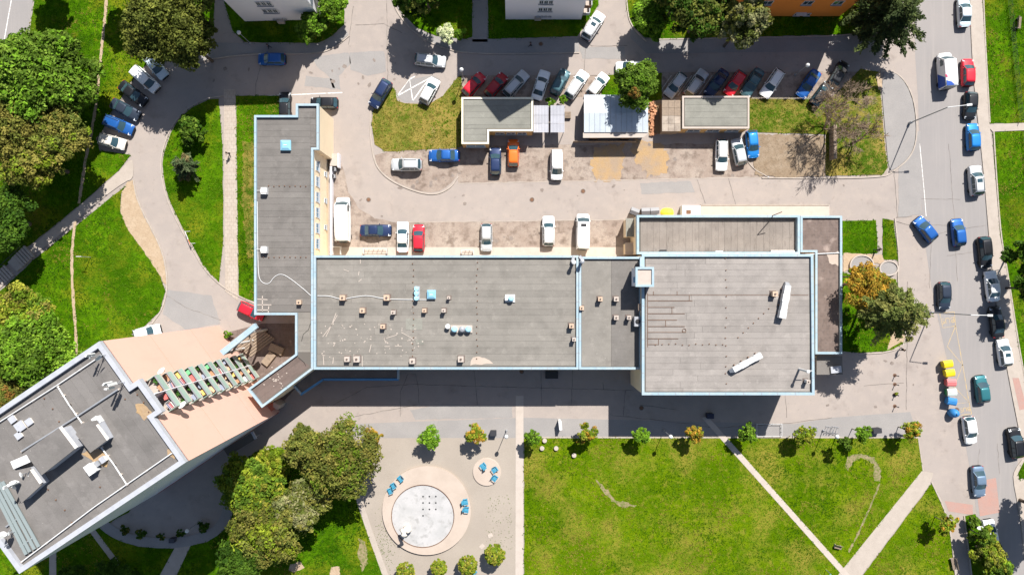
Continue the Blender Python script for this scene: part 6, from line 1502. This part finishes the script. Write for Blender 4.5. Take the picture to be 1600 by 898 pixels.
for i, (x, y) in enumerate(((1036, 393), (1123, 395), (1198, 396), (1222, 394))):
    q = W(x, y, da+.4); t = thing('wall_unit', ['dark vent grille', 'white unit', 'dark slim unit', 'long white unit'][i] + ' on the annex roof against the tall block', 'unit', (q.x, q.y, da+.03))
    wd = (.9, 1.0, .4, 3.4)[i]; MB().box((0, 0, .3), (wd, .5, .55)).build('case', M[('grey_metal', 'white_paint', 'dark_metal', 'white_paint')[i]], t, local=True); MB().box((0, 0, .61), (wd+.06, .56, .05)).build('cap', M[('dark_metal', 'white_paint', 'dark_metal', 'white_box')[i]], t, local=True)
lm = thing('lamp_arm', 'bent black pipe mast leaning on the annex edge', 'mast', W(1206, 340, da))
MB().tube(tuple(W(1206, 341, da+.1)), tuple(W(1207, 337, 8.6)), .07).build('mast', M['dark_metal'], lm); MB().tube(tuple(W(1207, 337, 8.6)), tuple(W(1222, 331, 8.9)), .06).build('arm', M['dark_metal'], lm)
# rods lying on the tall block
rg = thing('lightning_grid', 'comb of thin dark rods lying on the tall block roof', 'rods', W(1012, 500, dr+.06))
zr = dr+.075
def rod(a, b, r=.035, m='rust'): MB().tube(tuple(W(*a, zr)), tuple(W(*b, zr)), r, n=5).build('rod', M[m], rg)
rod((1012, 458), (1012, 542))
for y, x in ((461, 1280), (470, 1082), (480, 1054), (490, 1070), (500, 1058), (510, 1070), (519, 1072), (529, 1060), (538, 1028)):
    rod((1012, y), (min(x, 1263), y), .03 if x > 1200 else .035)
for x, y0, y1 in ((1077, 461, 470), (1050, 480, 490), (1040, 500, 510), (1029, 529, 539), (1021, 455, 461), (1058, 455, 461)): rod((x, y0), (x, y1))
q = W(1069, 516, zr); MB().path([(q.x+.26*cos(k*.45), q.y+.26*sin(k*.45), zr+.03) for k in range(15)], .035, 5).build('ring', M['rust'], rg)
# small roof fittings: vents and studs along the felt seams
st = MB().lathe([(.06, 0), (.06, .1), (.09, .12), (0, .16)], n=8).mesh('roof_stud', M['rust'])
k = 0
def stud(x, y, z, lab, grp):
    q = W(x, y, z); o = bpy.data.objects.new('roof_stud', st); C.objects.link(o); o.location = (q.x, q.y, z); tag(o, lab, 'roof stud', grp)
for i in range(14): stud(1134+rnd.uniform(-1, 1), 405+i*15+rnd.uniform(-3, 3), dr+.03, 'rusty stud in the long upright row on the tall block', 'upright stud row on tall block')
for i in range(11): stud(1024+i*10.5, 538+rnd.uniform(-1.5, 1.5), dr+.03, 'rusty stud in the level row on the tall block', 'level stud row on tall block')
for i in range(7): stud(1153+i*8, 527-i*7.5, dr+.03, 'rusty stud in the oblique row on the tall block', 'oblique stud row on tall block')
for i in range(16): stud(645.5+rnd.uniform(-1, 1), 412+i*9.6, zm, 'stud in the left upright row on the long roof', 'left stud row on long roof')
for i in range(16): stud(745.5+rnd.uniform(-1, 1), 410+i*10, zm, 'stud in the right upright row on the long roof', 'right stud row on long roof')
for i in range(8): stud(420+i*8.3, 291+rnd.uniform(-.6, .6), dw+.03, 'stud in the upper row on the left wing', 'upper stud row on left wing')
for i in range(9): stud(412+i*8.3, 402+rnd.uniform(-.6, .6), dw+.03, 'stud in the lower row on the left wing', 'lower stud row on left wing')
for i, (x, y) in enumerate(((70, 622), (83, 638), (93, 658), (196, 623), (215, 616), (225, 628), (233, 643), (76, 764), (88, 780), (102, 796), (113, 815), (157, 760), (170, 775))):
    stud(x, y, dt, 'dark stud scattered over the tower roof', 'studs on the tower roof')
# white scratches and droppings on the felt
def scratch(pts, z, parent, wd=.09, m='white_concrete'):
    for a, b in zip(pts[:-1], pts[1:]):
        A, B = W(*a, z), W(*b, z); c = (A+B)/2; MB().box((c.x, c.y, z), ((B-A).length, wd, .012), math.atan2(B.y-A.y, B.x-A.x)).build('scratch_mark', M[m], parent)
for pts in ([(525, 489), (518, 508), (504, 526)], [(527, 492), (516, 512), (509, 526)], [(600, 529), (620, 523)], [(600, 529), (603, 536)], [(627, 519), (640, 526), (647, 531), (636, 532)], [(601, 541), (609, 541)], [(617, 540), (628, 541)], [(505, 555), (506, 570)], [(505, 555), (508, 555)], [(521, 558), (520, 568)], [(553, 553), (552, 568)], [(566, 556), (566, 572)],
            [(580, 538), (577, 550)], [(524, 535), (521, 541)], [(563, 405), (563, 412)], [(537, 421), (545, 424)], [(561, 424), (560, 430)], [(560, 440), (565, 436)]): scratch(pts, zm+.025, lbr)
for i in range(70):
    x, y = rnd.uniform(500, 660), rnd.uniform(505, 560); a = rnd.uniform(0, 3); l = rnd.uniform(.8, 2.6)
    scratch([(x, y), (x+l*cos(a), y+l*sin(a))], zm+.025, lbr, rnd.uniform(.08, .2))
for pts in ([(402, 467), (418, 468)], [(402, 476), (424, 476)], [(402, 484), (420, 484)], [(410, 462), (410, 486)], [(420, 478), (419, 489)]): scratch(pts, dw+.055, lwr, .12)
for i in range(26):
    x, y = 430+rnd.gauss(0, 10), 595+rnd.gauss(0, 8); scratch([(x, y), (x+rnd.uniform(-2, 2), y+1)], dw+.055, lwr, .15)
for x, y, w_, h_ in ((634, 497, 26, 18), (650, 530, 12, 8)):
    MB().prism([W(a, b, zm) for a, b in ((x, y), (x+w_, y), (x+w_, y+h_), (x, y+h_))], zm+.005, zm+.03).build('felt_patch', M['roof_green'], lbr)
MB().prism([W(a, b, zm) for a, b in rough_edge([(735, 562), (745, 556), (765, 562), (770, 568), (735, 570)], 1, 4, 2)], zm+.003, zm+.022).build('felt_patch', M['pink_stone'], lbr)
for pts in ([(485, 505), (482, 515), (474, 522), (471, 533)], [(466, 558), (475, 566), (478, 572)]): scratch(pts, dw+.05, lwr, .07, 'tar')

# ------------------------------------------------------------------ street furniture
def ball_lamp(label, x, y, h=4.5):
    """x, y: plan position of the post foot"""
    q = W(x, y, 0); t = thing('ball_lamp', label, 'lamp', (q.x, q.y, 0), 0, 'ball lamps')
    MB().lathe([(.16, 0), (.16, .3), (.06, .4), (.045, h-.2), (.1, h-.15)], n=10).build('post', M['grey_metal'], t, local=True)
    MB().lathe([(.02, h-.2), (.22, h-.08), (.31, h+.12), (.31, h+.22), (.22, h+.42), (.02, h+.52)], n=16).build('globe', M['white_paint'], t, local=True, smooth=True)
for top, lab in (((373, 51), 'ball lamp on the shaded grass left of the white house'), ((721, 109), 'ball lamp at the lane corner beside the red car'), ((1262, 102), 'ball lamp above the lone blue sedan'), ((1048, 682), 'ball lamp at the lawn edge left of the white path'),
        ((1308, 682), 'ball lamp at the lawn edge near the bicycle stands'), ((543, 683), 'ball lamp behind the large olive tree'), ((791, 682), 'ball lamp above the small round platform'), ((292, 829), 'ball lamp in the tower shade')):
    k_ = 1-4.7/CAMH; ball_lamp(lab, 800+(top[0]-800)*k_, 449+(top[1]-449)*k_)
def street_lamp(label, x, y, h, arm, az):
    q = W(x, y, 0); t = thing('street_lamp', label, 'lamp', (q.x, q.y, 0), 0, 'tall street lamps')
    MB().lathe([(.2, 0), (.2, .8), (.1, .9), (.07, h)], n=10).build('pole', M['grey_metal'], t, local=True)
    e = Vector((cos(az)*arm, sin(az)*arm, h+.25)); MB().tube((0, 0, h-.02), e, .055, .045, 8).build('arm', M['white_paint'], t, local=True)
    MB().box((e.x+cos(az)*.3, e.y+sin(az)*.3, e.z), (.75, .3, .14), az).build('lamp_head', M['white_paint'], t, local=True)
street_lamp('tall street lamp at the rounded pavement corner', 1420, 193, 9.6, 2.6, .1)
street_lamp('tall street lamp beside the pine', 1453, 488, 9.6, 2.2, -.02)
street_lamp('tall street lamp at the lower right reaching into the picture', 1690, 858, 9.6, 2.6, 2.9)
sg = thing('road_sign', 'white oval sign on a post in the street hedge', 'sign', W(1516, 817, 0))
MB().tube(tuple(W(1514, 815, 0)), tuple(W(1514, 815, 0)+Vector((0, 0, 2.6))), .05).build('post', M['grey_metal'], sg); q = W(1514, 815, 0)
MB().lathe([(.0, 0), (.5, .02), (.5, .08), (0, .1)], (q.x, q.y, 2.6), 18, sx=1.1, sy=.55).build('panel', M['white_paint'], sg)
# waste containers by the street
def container(label, x, y, rz, col, lidcol, kind):
    q = W(x, y, .7); t = thing('recycling_container', label, 'container', (q.x, q.y, 0), rz, 'recycling containers by the street')
    b = plain('bin_%s' % ''.join('%02d' % int(c*99) for c in col), col, .5); l = plain('bin_%s' % ''.join('%02d' % int(c*99) for c in lidcol), lidcol, .45)
    if kind == 'cart':
        m = MB(); m.add([(-.5, -.42, .2), (.5, -.42, .2), (.5, .42, .2), (-.5, .42, .2), (-.66, -.55, 1.15), (.66, -.55, 1.15), (.66, .55, 1.15), (-.66, .55, 1.15)], [[3, 2, 1, 0], [4, 5, 6, 7], [0, 1, 5, 4], [1, 2, 6, 5], [2, 3, 7, 6], [3, 0, 4, 7]]); m.build('bin', b, t, local=True)
        n = 8; vs = []
        for i in range(n+1):
            a = pi*i/n; vs += [(-.7, .58*cos(a), 1.16+.28*sin(a)), (.7, .58*cos(a), 1.16+.28*sin(a))]
        MB().add(vs, [[2*i, 2*i+1, 2*i+3, 2*i+2] for i in range(n)] + [list(range(0, 2*n+2, 2)), list(range(1, 2*n+2, 2))[::-1]]).build('lid', l, t, local=True)
        for y_ in (-.3, .0, .3): MB().box((0, y_, 1.46-.25*abs(y_)), (1.3, .05, .04)).build('lid_rib', b, t, local=True)
        for sx in (-.4, .4):
            for sy in (-.3, .3): MB().tube((sx, sy-.03, .1), (sx, sy+.03, .1), .1, n=10).build('wheel', M['tyre'], t, local=True)
    else:
        MB().lathe([(.62, 0), (.72, .5), (.72, .95), (.55, 1.35), (.25, 1.55), (0, 1.6)], n=14, sx=1, sy=.95).build('bin', b, t, local=True, smooth=True)
        MB().lathe([(.14, 1.5), (.14, 1.72), (0, 1.75)], n=10).build('lifting_knob', l, t, local=True)
        MB().box((.5, 0, 1.0), (.3, .4, .2)).build('opening', M['black'], t, local=True)
Y_ = (.62, .46, .012); RD = (.50, .10, .10); BL = (.03, .17, .40); GN = (.03, .22, .08); WH = (.66, .66, .62)
container('upper yellow container at the top of the row', 1478, 568, R(8), Y_, Y_, 'cart'); container('lower yellow container above the red one', 1481, 582, R(8), Y_, Y_, 'cart')
container('red container in the middle of the row', 1483, 597, R(0), RD, (.55, .16, .16), 'cart'); container('white and green container below the red one', 1484, 612, R(4), GN, WH, 'cart')
container('blue cart container below the white and green one', 1484, 626, R(-10), BL, BL, 'cart'); container('blue bell container standing apart at the lower end', 1490, 645, 0, BL, BL, 'bell')
for i, (x, y) in enumerate(((1398, 586), (1398, 600), (1398, 616), (1398, 634))):
    q = W(x, y, 0); t = thing('bollard', ORD[i] + ' dark bollard from the top in the short row on the pavement', 'bollard', (q.x, q.y, 0), 0, 'bollards on the pavement')
    MB().lathe([(.1, 0), (.1, .1), (.06, .14), (.06, .95), (.09, 1.0), (.09, 1.1), (.02, 1.16)], n=10).build('post', M['dark_metal'], t, local=True)
    MB().lathe([(.28, 0), (.28, .05), (.12, .06)], n=12).build('base', M['rust'], t, local=True)
shrub('small weed clump at the third bollard', 1400, 614, 4, .3, .3, YELG, leaf=.1)
# benches, bins, boards
def bench(label, x, y, rz, slats=5, L=1.8):
    q = W(x, y, .4); t = thing('park_bench', label, 'bench', (q.x, q.y, 0.08), rz)
    for i in range(slats): MB().box((0, -.2+i*.11, .45), (L, .085, .05)).build('seat_slat', M['wood'], t, local=True)
    for i in range(3): MB().box((0, .32+.03*i, .6+i*.14), (L, .04, .1)).build('back_slat', M['wood'], t, local=True)
    for s in (-1, 1): MB().box((s*L*.4, .05, .22), (.08, .5, .42)).build('leg', M['white_concrete'], t, local=True)
bench('wooden bench on the right park lawn at the top', 1592, 36, R(85)); bench('wooden bench beside the street hedge at the bottom', 1489, 880, R(-78)); bench('small pale bench on the lawn between the paths', 1309, 854, R(-15), 4, 1.1)
def post_lamp_box(name, label, cat, x, y, d, col, rz=0, lidcol=None):
    q = W(x, y, d[2]*.6); t = thing(name, label, cat, (q.x, q.y, 0.02), rz)
    MB().box((0, 0, d[2]/2), d).build('body', plain('fc_%s' % ''.join('%02d' % int(c*99) for c in col), col, .6), t, local=True)
    MB().box((0, 0, d[2]+.03), (d[0]+.08, d[1]+.08, .06)).build('top', plain('fc_%s' % ''.join('%02d' % int(c*99) for c in (lidcol or col)), lidcol or col, .5), t, local=True)
post_lamp_box('litter_bin', 'black litter bin below the small orange green tree', 'bin', 771, 676, (.9, .7, 1.0), (.03, .03, .035)); post_lamp_box('litter_bin', 'black litter bin near the last footway trees', 'bin', 1369, 672, (1.2, .7, 1.0), (.03, .03, .035), .1)
post_lamp_box('info_board', 'white upright board on the footway above the lawn', 'board', 875, 663, (.35, 1.3, 1.6), (.7, .7, .7), .1); post_lamp_box('litter_bin', 'dark bin at the shaded building side', 'bin', 1109, 649, (1.0, .7, .9), (.02, .025, .05))
post_lamp_box('equipment_box', 'dark ventilation box beside the long building', 'box', 862, 585, (1.9, 1.1, .4), (.03, .03, .03)); post_lamp_box('litter_bin', 'grey bin in the tower shade', 'bin', 270, 843, (.8, .6, .9), (.05, .05, .06))
wf = railing('low_frame', 'white tubular frame beside the yellow green small tree', [(1181, 661), (1220, 661), (1220, 680), (1181, 680), (1181, 661)], .5, 1, posts=3, cat='frame')
for i, x in enumerate((1273, 1296, 1306)):
    q = W(x, 672, .4); t = thing('bicycle_stand', ['left', 'middle', 'right'][i] + ' steel bicycle stand on the footway', 'bicycle stand', (q.x, q.y, .02), R(-10))
    for s in (-.4, 0, .4): MB().path([(s, -.5, 0), (s-.1, -.35, .7), (s-.1, .35, .7), (s, .5, 0)], .03).build('hoop', M['grey_metal'], t, local=True)
    MB().box((0, -.5, .03), (1.1, .06, .05)).box((0, .5, .03), (1.1, .06, .05)).build('base_rail', M['grey_metal'], t, local=True)
for i, (x, y) in enumerate(((851, 688), (847, 700), (869, 700), (897, 711))):
    q = W(x, y, .4); t = thing('stone_stool', ['upper', 'left', 'right', 'lower, separate'][i] + ' round white stone stool on the lawn corner', 'stool', (q.x, q.y, .06), 0, 'round stone stools')
    MB().lathe([(.30, 0), (.33, .25), (.36, .38), (.34, .44), (0, .46)], n=18).build('seat', M['white_concrete'], t, local=True); MB().lathe([(.25, 0), (.25, .05), (.2, .06)], n=12).build('base', M['concrete'], t, local=True)
bf = thing('carpet_rack', 'white and red metal rack on the leaf-shaped island', 'rack', W(298, 372, 0), R(-68))
for s in (-1, 1): MB().path([(s*1.0, -.35, .05), (s*1.0, .0, 1.1), (s*1.0, .35, .05)], .05).build('leg', M['white_paint'], bf, local=True)
MB().tube((-1.1, 0, 1.1), (.3, 0, 1.1), .05).build('bar', M['white_paint'], bf, local=True); MB().tube((.3, 0, 1.1), (1.1, 0, 1.1), .05).build('bar', plain('rack_red', (.5, .12, .06)), bf, local=True)
ls = thing('sign_post', 'small white topped post on the left slope', 'post', W(142, 402, 0)); q = W(142, 402, 0); MB().tube((q.x, q.y, 0), (q.x, q.y, 3.0), .05).build('post', M['grey_metal'], ls); MB().box((q.x, q.y, 3.0), (.8, .08, .1)).build('crossbar', M['white_paint'], ls)
gp = thing('goal_frame', 'teal metal frame at the bottom edge of the lawn', 'frame', W(1284, 892, 0)); A, B = W(1280, 896, 0), W(1290, 889, 0)
for p in (A, B): MB().tube((p.x, p.y, 0), (p.x, p.y, 1.8), .05).build('post', M['grey_metal'], gp)
MB().tube((A.x, A.y, 1.8), (B.x, B.y, 1.8), .06).build('bar', plain('teal_bar', (.1, .35, .36)), gp)
# stairs on the left path
sr = thing('outdoor_stairs', 'stepped end of the diagonal path with dark handrail', 'stairs', W(24, 412, 0))
for i in range(16):
    u = i/15; cx, cy = 48-54*u, 392+50*u; ux, uy = -.735, .68
    if 6 <= i <= 8: continue
    P = [(cx-uy*11, cy+ux*11), (cx+uy*11, cy-ux*11), (cx+uy*11+ux*3.6, cy-ux*11+uy*3.6), (cx-uy*11+ux*3.6, cy+ux*11+uy*3.6)]
    MB().prism(wp(P), 0, .42-.018*i-(.0 if i % 2 else .012)).build('step', M['concrete'], sr)
MB().prism(wp([(24, 400), (38, 415), (28, 424), (14, 410)]), 0, .30).build('landing', M['concrete'], sr)
for s in (-1, 1):
    pts = [(48+.68*11*s*-1, 392-.735*11*s*1), (-6+.68*11*s*-1, 442-.735*11*s*1)]
    P = [W(x, y, 0) for x, y in pts]
    if s == 1:
        MB().path([(P[0].x, P[0].y, 1.0), (P[1].x, P[1].y, .9)], .05).build('handrail', M['dark_metal'], sr)
        for k in range(6):
            p = P[0].lerp(P[1], k/5); MB().tube((p.x, p.y, 0), (p.x, p.y, 1.0), .04).build('baluster', M['dark_metal'], sr)
# wire fence at the right park, garden wall, boundary fence
def wire_fence(label, a, b, n, h, m='dark_metal'):
    A, B = W(*a), W(*b); t = thing('fence', label, 'fence', (A.x, A.y, 0))
    for i in range(n+1):
        p = A.lerp(B, i/n); MB().tube((p.x, p.y, 0), (p.x, p.y, h), .04).build('post', M[m], t)
    for k in range(4): MB().tube((A.x, A.y, h*(k+1)/4-.05), (B.x, B.y, h*(k+1)/4-.05), .018, n=4).build('wire', M[m], t)
wire_fence('thin dark fence along the upper right park', (1568, -60), (1592, 190), 14, 1.1); wire_fence('thin pale fence behind the right garage row', (1172, 155), (1285, 156), 8, 1.0, 'white_concrete')
wire_fence('thin dark fence below the side path in the right park', (1597, 205), (1612, 400), 10, 1.1)
gw = thing('garden_wall', 'short dark wooden screen on the yellow green island', 'wall', W(1303, 226, 0))
for i in range(8):
    q0 = W(1301.5, 200+i*6.6, .8); MB().box((q0.x, q0.y, .8), (.5, .6, 1.6)).build('panel', M['wood'], gw)
bb = thing('hose', 'pale hose lying beside the silver hatchback', 'hose', W(1175, 260, 0)); MB().path([tuple(W(x, y, .05)) for x, y in smoothp([(1167, 250), (1174, 260), (1182, 267), (1192, 272), (1200, 277)], 2, False)], .09, 6).build('tube', M['concrete'], bb); MB().lathe([(.12, 0), (.14, .1), (.1, .2)], tuple(W(1200, 277, 0)), 10).build('nozzle', M['grey_metal'], bb)
# rimmed round beds beside the street
rbd = thing('round_beds', 'white rimmed grey round beds beside the orange tree', 'planting bed', W(1365, 412, 0))
for cx, cy, rx, ry in ((1347, 414, 19, 16), (1389, 419, 15, 12)):
    n = 36; o_ = [W(cx+rx*cos(2*pi*i/n), cy+ry*sin(2*pi*i/n), .4) for i in range(n)]; i_ = [W(cx+(rx-1.8)*cos(2*pi*i/n), cy+(ry-1.8)*sin(2*pi*i/n), .4) for i in range(n)]
    MB().ring(o_, i_, 0, .45).build('rim', M['white_concrete'], rbd); MB().sheet(i_, .3 + .01*(cx > 1370)).build('infill', M['asphalt_grey'], rbd)

# ------------------------------------------------------------------ plaza
fb_ = thing('round_basin', 'large round basin with white floor and pink rim on the plaza', 'fountain', W(665, 797, 0))
c = W(666.5, 797, .4); ci = W(660.5, 806, .45)
n = 72; o_ = [(c.x+6.9*cos(2*pi*i/n), c.y+6.9*sin(2*pi*i/n)) for i in range(n)]; i_ = [(ci.x+4.92*cos(2*pi*i/n), ci.y+4.92*sin(2*pi*i/n)) for i in range(n)]
MB().ring(o_, i_, 0, .45).build('rim', M['pink_stone'], fb_); MB().sheet(i_, .30).build('floor', M['basin'], fb_)
o2 = [(ci.x+4.9*cos(2*pi*i/n), ci.y+4.9*sin(2*pi*i/n)) for i in range(n)]; i2 = [(ci.x+4.82*cos(2*pi*i/n), ci.y+4.82*sin(2*pi*i/n)) for i in range(n)]
MB().ring(o2, i2, .31, .44).build('metal_edge', M['rust'], fb_)
for x, y in [(661+10*i, 775+10*j) for i in range(3) for j in range(3)] + [(661, 805)]:
    q = W(x, y, .3); MB().lathe([(.13, 0), (.13, .03), (.05, .05), (0, .05)], (q.x, q.y, .3), 10).build('nozzle', M['dark_metal'], fb_)
sp = thing('small_platform', 'small round pale platform with three blue chairs', 'platform', W(760.5, 737, 0)); q = W(760.5, 737, .2)
MB().lathe([(2.15, 0), (2.15, .2), (2.1, .22), (0, .23)], (q.x, q.y, 0), 48).build('deck', M['pink_stone'], sp); MB().lathe([(2.2, 0), (2.2, .12), (2.16, .12)], (q.x, q.y, 0), 48).build('edge', M['white_concrete'], sp)
def chair(label, x, y, z, rz):
    q = W(x, y, z+.3); t = thing('lounge_chair', label, 'chair', (q.x, q.y, z), rz, 'blue lounge chairs')
    for i in range(4): MB().box((.08, -.24+i*.16, .36), (.62, .14, .04)).build('seat_slat', M['chair_blue'], t, local=True)
    for i in range(4):
        m = MB(); y0 = -.24+i*.16; m.add([(-.22, y0-.065, .36), (-.22, y0+.065, .36), (-.52, y0+.075, .95), (-.52, y0-.075, .95), (-.26, y0-.065, .36), (-.26, y0+.065, .36), (-.56, y0+.075, .95), (-.56, y0-.075, .95)], [[0, 1, 2, 3], [7, 6, 5, 4], [0, 3, 7, 4], [1, 5, 6, 2], [2, 6, 7, 3]]); m.build('back_slat', M['chair_blue'], t, local=True)
    for s in (-1, 1):
        MB().box((.05, s*.40, .56), (.72, .14, .04)).build('armrest', M['chair_blue'], t, local=True)
        for x_ in (-.25, .33): MB().box((x_, s*.36, .27), (.06, .05, .54)).build('leg', M['chair_blue'], t, local=True)
for x, y, z, rz, lab in ((755, 727, .23, 2.2, 'upper left blue chair on the small platform'), (773, 733, .23, -1.0, 'upper right blue chair on the small platform'), (773, 746, .23, -.6, 'lower right blue chair on the small platform'),
        (626, 747, .45, -2.4, 'topmost blue chair on the basin rim'), (615, 758, .45, -2.6, 'middle blue chair of the left three on the basin rim'), (610, 766, .45, -2.7, 'lowest blue chair on the left basin rim'), (727, 783, .45, .2, 'upper blue chair on the right basin rim'), (728.5, 795, .45, -.1, 'lower blue chair on the right basin rim'),
        (740, 893, .02, -.8, 'blue chair half hidden between the clipped trees')): chair(lab, x, y, z, rz)
sc = thing('stone_sculpture', 'white abstract stone figure standing in the round basin', 'sculpture', W(636, 822, 0)); q = W(636, 822, 0); rs = random.Random(4)
MB().lathe([(.5, 0), (.5, .25), (.45, .3), (0, .3)], (q.x, q.y, .3), 16).build('plinth', M['stone'], sc)
m = MB(); vs = []; prof = [(.33, .6), (.46, .9), (.52, 1.3), (.36, 1.8), (.30, 2.0), (.44, 2.4), (.42, 2.8), (.25, 3.15), (.22, 3.3), (.31, 3.6), (.26, 3.9), (.09, 4.1)]; n = 14
for j, (r_, z) in enumerate(prof):
    for i in range(n):
        a = 2*pi*i/n; rr = r_*(1+.22*sin(2*a+j*.7)+rs.uniform(-.08, .08)); vs.append((q.x+.22*sin(j*.9)+rr*cos(a)*1.15, q.y+.2*cos(j*1.1)+rr*sin(a)*.85, z))
m.add(vs, [[j*n+i, j*n+(i+1) % n, (j+1)*n+(i+1) % n, (j+1)*n+i] for j in range(len(prof)-1) for i in range(n)] + [list(range((len(prof)-1)*n, len(prof)*n)), list(range(n))[::-1]]); m.build('figure', M['stone'], sc, smooth=True)
for i, (x, y) in enumerate(((766, 836), (753, 853))):
    q = W(x, y, .02); o = MB().box((0, 0, .0), (.75, .6, .06), .5+.3*i).box((.1, .05, .04), (.4, .3, .03), .5).build('paving_slab', M['white_concrete'], None, local=False, origin=(0, 0, 0)); o.location = (q.x, q.y, .04); tag(o, ['upper', 'lower'][i] + ' loose pale slab on the plaza gravel', 'slab', 'loose slabs')
wv = MB()
for i in range(420):
    x, y = (rnd.gauss(600, 12), rnd.gauss(850, 22)) if i % 3 else (rnd.uniform(760, 800), rnd.uniform(770, 860)); q = W(x, y, 0); a = rnd.uniform(0, 6); l = rnd.uniform(.08, .25)
    wv.add([(q.x, q.y, .02), (q.x+l*cos(a), q.y+l*sin(a), .1), (q.x+l*.6*cos(a+.7), q.y+l*.6*sin(a+.7), .06)], [[0, 1, 2]])
tag(wv.build('weeds', plain('weed', (.08, .12, .02))), 'sparse weeds growing through the plaza gravel', None, None, 'stuff')

# ------------------------------------------------------------------ people
def person(label, x, y, rz, top, legs_, hairc, stride=.25):
    q = W(x, y, .8); t = thing('person', label, 'person', (q.x, q.y, .03), rz)
    J = [((0, 0, .95), .15), ((0, 0, 1.15), .15), ((0, 0, 1.38), .17), ((0, 0, 1.50), .065), ((.02, 0, 1.62), .095), ((.02, 0, 1.72), .085),
         ((0, .10, .90), .10), ((stride*.6, .10, .50), .065), ((stride, .10, .09), .05), ((stride+.16, .10, .05), .04),
         ((0, -.10, .90), .10), ((-stride*.2, -.10, .50), .065), ((-stride, -.10, .11), .05), ((-stride+.15, -.10, .05), .04),
         ((0, .19, 1.40), .065), ((-.10, .25, 1.12), .048), ((.06, .26, .88), .036), ((.10, .26, .80), .04),
         ((0, -.19, 1.40), .065), ((.10, -.25, 1.12), .048), ((.26, -.25, .93), .036), ((.31, -.25, .87), .04)]
    E = [(0, 1), (1, 2), (2, 3), (3, 4), (4, 5), (0, 6), (6, 7), (7, 8), (8, 9), (0, 10), (10, 11), (11, 12), (12, 13), (2, 14), (14, 15), (15, 16), (16, 17), (2, 18), (18, 19), (19, 20), (20, 21)]
    b = len(J)
    for hi in (17, 21):
        hx, hy, hz = J[hi][0]
        for k, (dx, dy, dz) in enumerate(((.03, -.02, -.07), (.015, 0, -.08), (0, .012, -.08), (-.015, .02, -.07), (.04, -.03, -.03))):
            J.append(((hx+dx, hy+dy, hz+dz), .010)); E.append((hi, len(J)-1))
    me = bpy.data.meshes.new('body'); me.from_pydata([j[0] for j in J], E, [])
    o = bpy.data.objects.new('body', me); C.objects.link(o)
    md = o.modifiers.new('skin', 'SKIN'); md.use_smooth_shade = True
    for i, j in enumerate(J):
        me.skin_vertices[0].data[i].radius = (j[1], j[1]*(1 if i > 5 else (.75 if i < 3 else 1))); me.skin_vertices[0].data[i].use_root = (i == 0)
    o.modifiers.new('sub', 'SUBSURF').levels = 1
    bpy.context.view_layer.update()
    dg = bpy.context.evaluated_depsgraph_get(); m2 = bpy.data.meshes.new_from_object(o.evaluated_get(dg)); bpy.data.objects.remove(o)
    m2.materials.clear()
    for mm in (plain('skin', (.45, .27, .19)), plain('cl_%s' % ''.join('%02d' % int(c*99) for c in top), top, .9), plain('cl_%s' % ''.join('%02d' % int(c*99) for c in legs_), legs_, .9), plain('shoe', (.02, .02, .02))): m2.materials.append(mm)
    for p in m2.polygons:
        z, y_ = p.center.z, abs(p.center.y)
        p.material_index = 3 if z < .09 else 2 if (z < .93 and y_ < .21) else 0 if (z > 1.47 or (y_ > .2 and z < .9)) else 1
    bo = bpy.data.objects.new('body', m2); C.objects.link(bo); bo.parent = t
    MB().lathe([(.105, -.03), (.118, .04), (.10, .11), (.05, .15), (0, .155)], (.0, 0, 1.66), 14).build('hair', plain('hair_%d' % int(hairc[0]*999), hairc, .8), t, local=True, smooth=True)
    MB().add([(.11, -.02, 1.62), (.11, .02, 1.62), (.15, 0, 1.61), (.11, 0, 1.68)], [[0, 2, 3], [2, 1, 3], [0, 1, 2]]).build('nose', plain('skin', (.45, .27, .19)), t, local=True)
    for s in (-1, 1): MB().box((.112, s*.035, 1.68), (.012, .025, .014)).build('eye', M['black'], t, local=True)
    return t
person('person in dark clothes walking on the straight paved path', 357, 240, R(-100), (.03, .03, .035), (.02, .02, .03), (.03, .02, .012))
person('person with pale top on the shaded pavement by the blue hatchback', 420, 73, R(180), (.03, .035, .05), (.04, .04, .06), (.05, .03, .02))
person('person in black walking at the lower tip of the pine lawn', 1409, 546, R(20), (.012, .012, .014), (.02, .02, .022), (.02, .015, .01))
person('person in black standing near the white rimmed beds', 1372, 390, R(150), (.014, .013, .015), (.02, .02, .025), (.02, .015, .01))
person('person in dark clothes on the shaded pavement below the gabled house', 829, 70, R(170), (.02, .022, .03), (.02, .02, .03), (.03, .02, .015))
